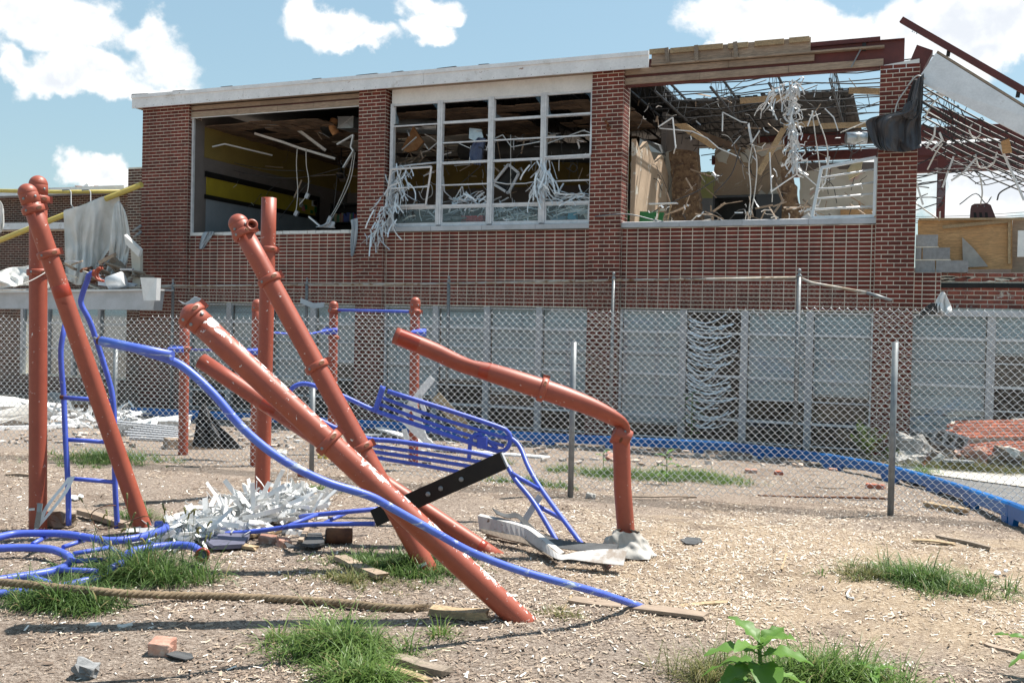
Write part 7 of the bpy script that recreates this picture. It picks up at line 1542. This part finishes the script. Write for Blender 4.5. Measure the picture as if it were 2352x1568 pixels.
for k in range(8):
    p = gr(U(1860, 2080), U(1045, 1075)); chunk((U(1860, 2330), U(1066, 1082)), (U(.05, .12), U(.05, .1), U(.03, .06)), random.choice((M_STONE, M_BRK, M_CONC)), 'small rubble bit in the dry grass before the heap', 'rubble', 'rubble_bit', (0, 0, U(0, 3)), .2).__setitem__('group', 'small rubble bits in the dry grass')
# ------------------------------------------------------------------ weeds
def leaf(mb, base, d, up, L, w_, curl=.3, rnd=None, wav=.0):
    d = Vector(d).normalized(); up = Vector(up); sx_ = d.cross(up).normalized(); nn = sx_.cross(d); n = 8; vs = []
    for i in range(n+1):
        t_ = i/n; ww = w_*math.sin(math.pi*min(1, t_*.94+.05))**.8*(1-.35*t_); c = base+d*L*t_-nn*(curl*L*t_*t_)
        for k in range(5):
            u = (k-2)/2; vs.append(c+sx_*ww*u*.5+nn*(abs(u)*ww*.16+wav*math.sin(i*2.3+k)*abs(u)))
    mb.add(vs, [(i*5+k, i*5+k+1, i*5+5+k+1, i*5+5+k) for i in range(n) for k in range(4)], True, rnd); return mb
def weed(px, py, label, H, leaves, stem_r=.006, depth=None, cat='weed', name='broad_leaved_weed', seedy=0):
    b = gr(px, py); r_ = thing(name, b, label, cat)
    st_ = [b-V(0, 0, .03), b+V(.004, 0, H*.5), b+V(-.004, .01, H)]; MB().tube(spline(st_, 4), stem_r, 7).build('stem', M_LEAF, r_)
    for (h, az_, tl, L, w_) in leaves:
        d = V(math.cos(az_), math.sin(az_), tl); q = b+V(0, 0, H*h); pd = d.normalized(); MB().tube([q, q+pd*L*.12], stem_r*.5, 5).build('petiole', M_LEAF, r_)
        leaf(MB(), q+pd*L*.1, d, V(0, 0, 1), L, w_, U(.2, .6), U(0, .8), .011).build('leaf', M_LEAF, r_)
    return r_
LV0 = [(1.0, 2.6, .9, .13, .06), (1.0, -.6, .8, .14, .07), (.95, 1.0, .7, .12, .06), (.85, 3.5, .35, .16, .075), (.82, .1, .30, .15, .09), (.7, -1.2, .2, .16, .10), (.65, 2.9, .15, .18, .075), (.62, -2.3, .1, .15, .085), (.5, .6, .1, .16, .08), (.42, -.4, 0, .15, .085), (.4, 3.3, 0, .19, .075), (.3, -1.7, -.1, .16, .09), (.28, -2.9, 0, .17, .08), (.9, 4.3, .6, .14, .07)]
LV = [(h, a, t-.05, L*1.3, w_*1.75) for h, a, t, L, w_ in LV0]
weed(1742, 1625, 'broad leaved green weed at the bottom edge right of centre', .28, LV, .009)
weed(2005, 1590, 'low bright leaf sprout at the bottom edge right of the tall weed', .10, [(1, .2, .6, .09, .05), (1, 2.6, .5, .10, .05), (.8, -1.4, .4, .09, .05), (.7, 1.4, .4, .09, .045)], .005)
weed(2400, 1560, 'green leaf reaching in at the lower right corner', .16, [(1, 2.9, .3, .2, .06), (.8, -2.5, .2, .18, .06), (.9, 1.5, .5, .15, .05)], .006)
weed(1530, 1112, 'leafy weed in the grass strip behind the near fence', .36, [(1, 1, .8, .12, .06), (.9, 3, .6, .13, .07), (.8, -1, .5, .14, .07), (.65, .3, .3, .15, .08), (.6, 3.6, .3, .14, .08), (.45, -2, .1, .15, .08), (.35, 1.8, .1, .14, .07)], .006)
weed(1587, 1022, 'tall leafy weed growing at the wall under the tangled blind', .95, [(h, a_, .4-.2*h, .20, .085) for h, a_ in ((1, .5), (.95, 2.6), (.9, 4.4), (.8, 1.2), (.75, 3.3), (.68, 5.2), (.6, .2), (.55, 2.3), (.5, 4.1), (.42, 1.), (.36, 3.), (.3, 5.), (.2, .6), (.18, 2.6))], .01)
weed(1385, 1078, 'small pale weed beside the tilted cored brick', .22, [(1, 1, .8, .1, .05), (.8, 3, .5, .1, .05), (.6, -1, .4, .1, .05)], .005)
def bushy(px, py, label, H, R_, n, m_=M_GRASS):
    b = gr(px, py); r_ = thing('bushy_weed', b, label, 'weed'); mb = MB(); st = MB()
    for k in range(14):
        a = U(0, 6.28); tip = b+V(math.cos(a)*R_*U(.2, 1), math.sin(a)*R_*U(.2, 1), H*U(.5, 1)); st.tube([b, b.lerp(tip, .5)+V(0, 0, H*.08), tip], .004, 4)
        for i in range(n//14):
            t_ = U(.3, 1); c = b.lerp(tip, t_)+V(0, 0, H*.05); d = V(U(-1, 1), U(-1, 1), U(-.2, .9)).normalized(); s_ = d.cross(V(U(-1, 1), U(-1, 1), 1)).normalized()*.008
            mb.add([c-s_, c+s_, c+d*U(.05, .11)], [(0, 1, 2)])
    st.build('stems', m_, r_, kind='stuff'); mb.build('leaflets', m_, r_, kind='stuff')
bushy(1995, 1060, 'feathery bright green weed at the foot of the right pier', .62, .38, 900)
bushy(2060, 1066, 'low bushy green weed before the concrete chunks', .25, .3, 400, M_GRASSD)
for k in range(26):                                                            # foxtail seed heads over the left grass
    b = gr(U(190, 480), U(1305, 1360)); a = U(0, 6.28); ln = U(.08, .22); H = U(.22, .46); tip = b+V(math.cos(a)*ln, math.sin(a)*ln*.6, H); r_ = thing('foxtail_stalk', b, 'foxtail grass stalk with drooping seed head over the fallen climber', 'grass stalk', 'foxtail stalks over the fallen climber')
    md = b.lerp(tip, .55)+V(0, 0, H*.14); MB().tube(spline([b, md, tip], 4), .0016, 4).build('stalk', M_GRASSD, r_); e = tip+(tip-md).normalized()*.07+V(0, 0, -.03)
    MB().tube(spline([tip, tip.lerp(e, .5)+V(0, 0, .012), e], 4), [.003]+[.0062]*7+[.002], 6).build('seed_head', M_SEED, r_)
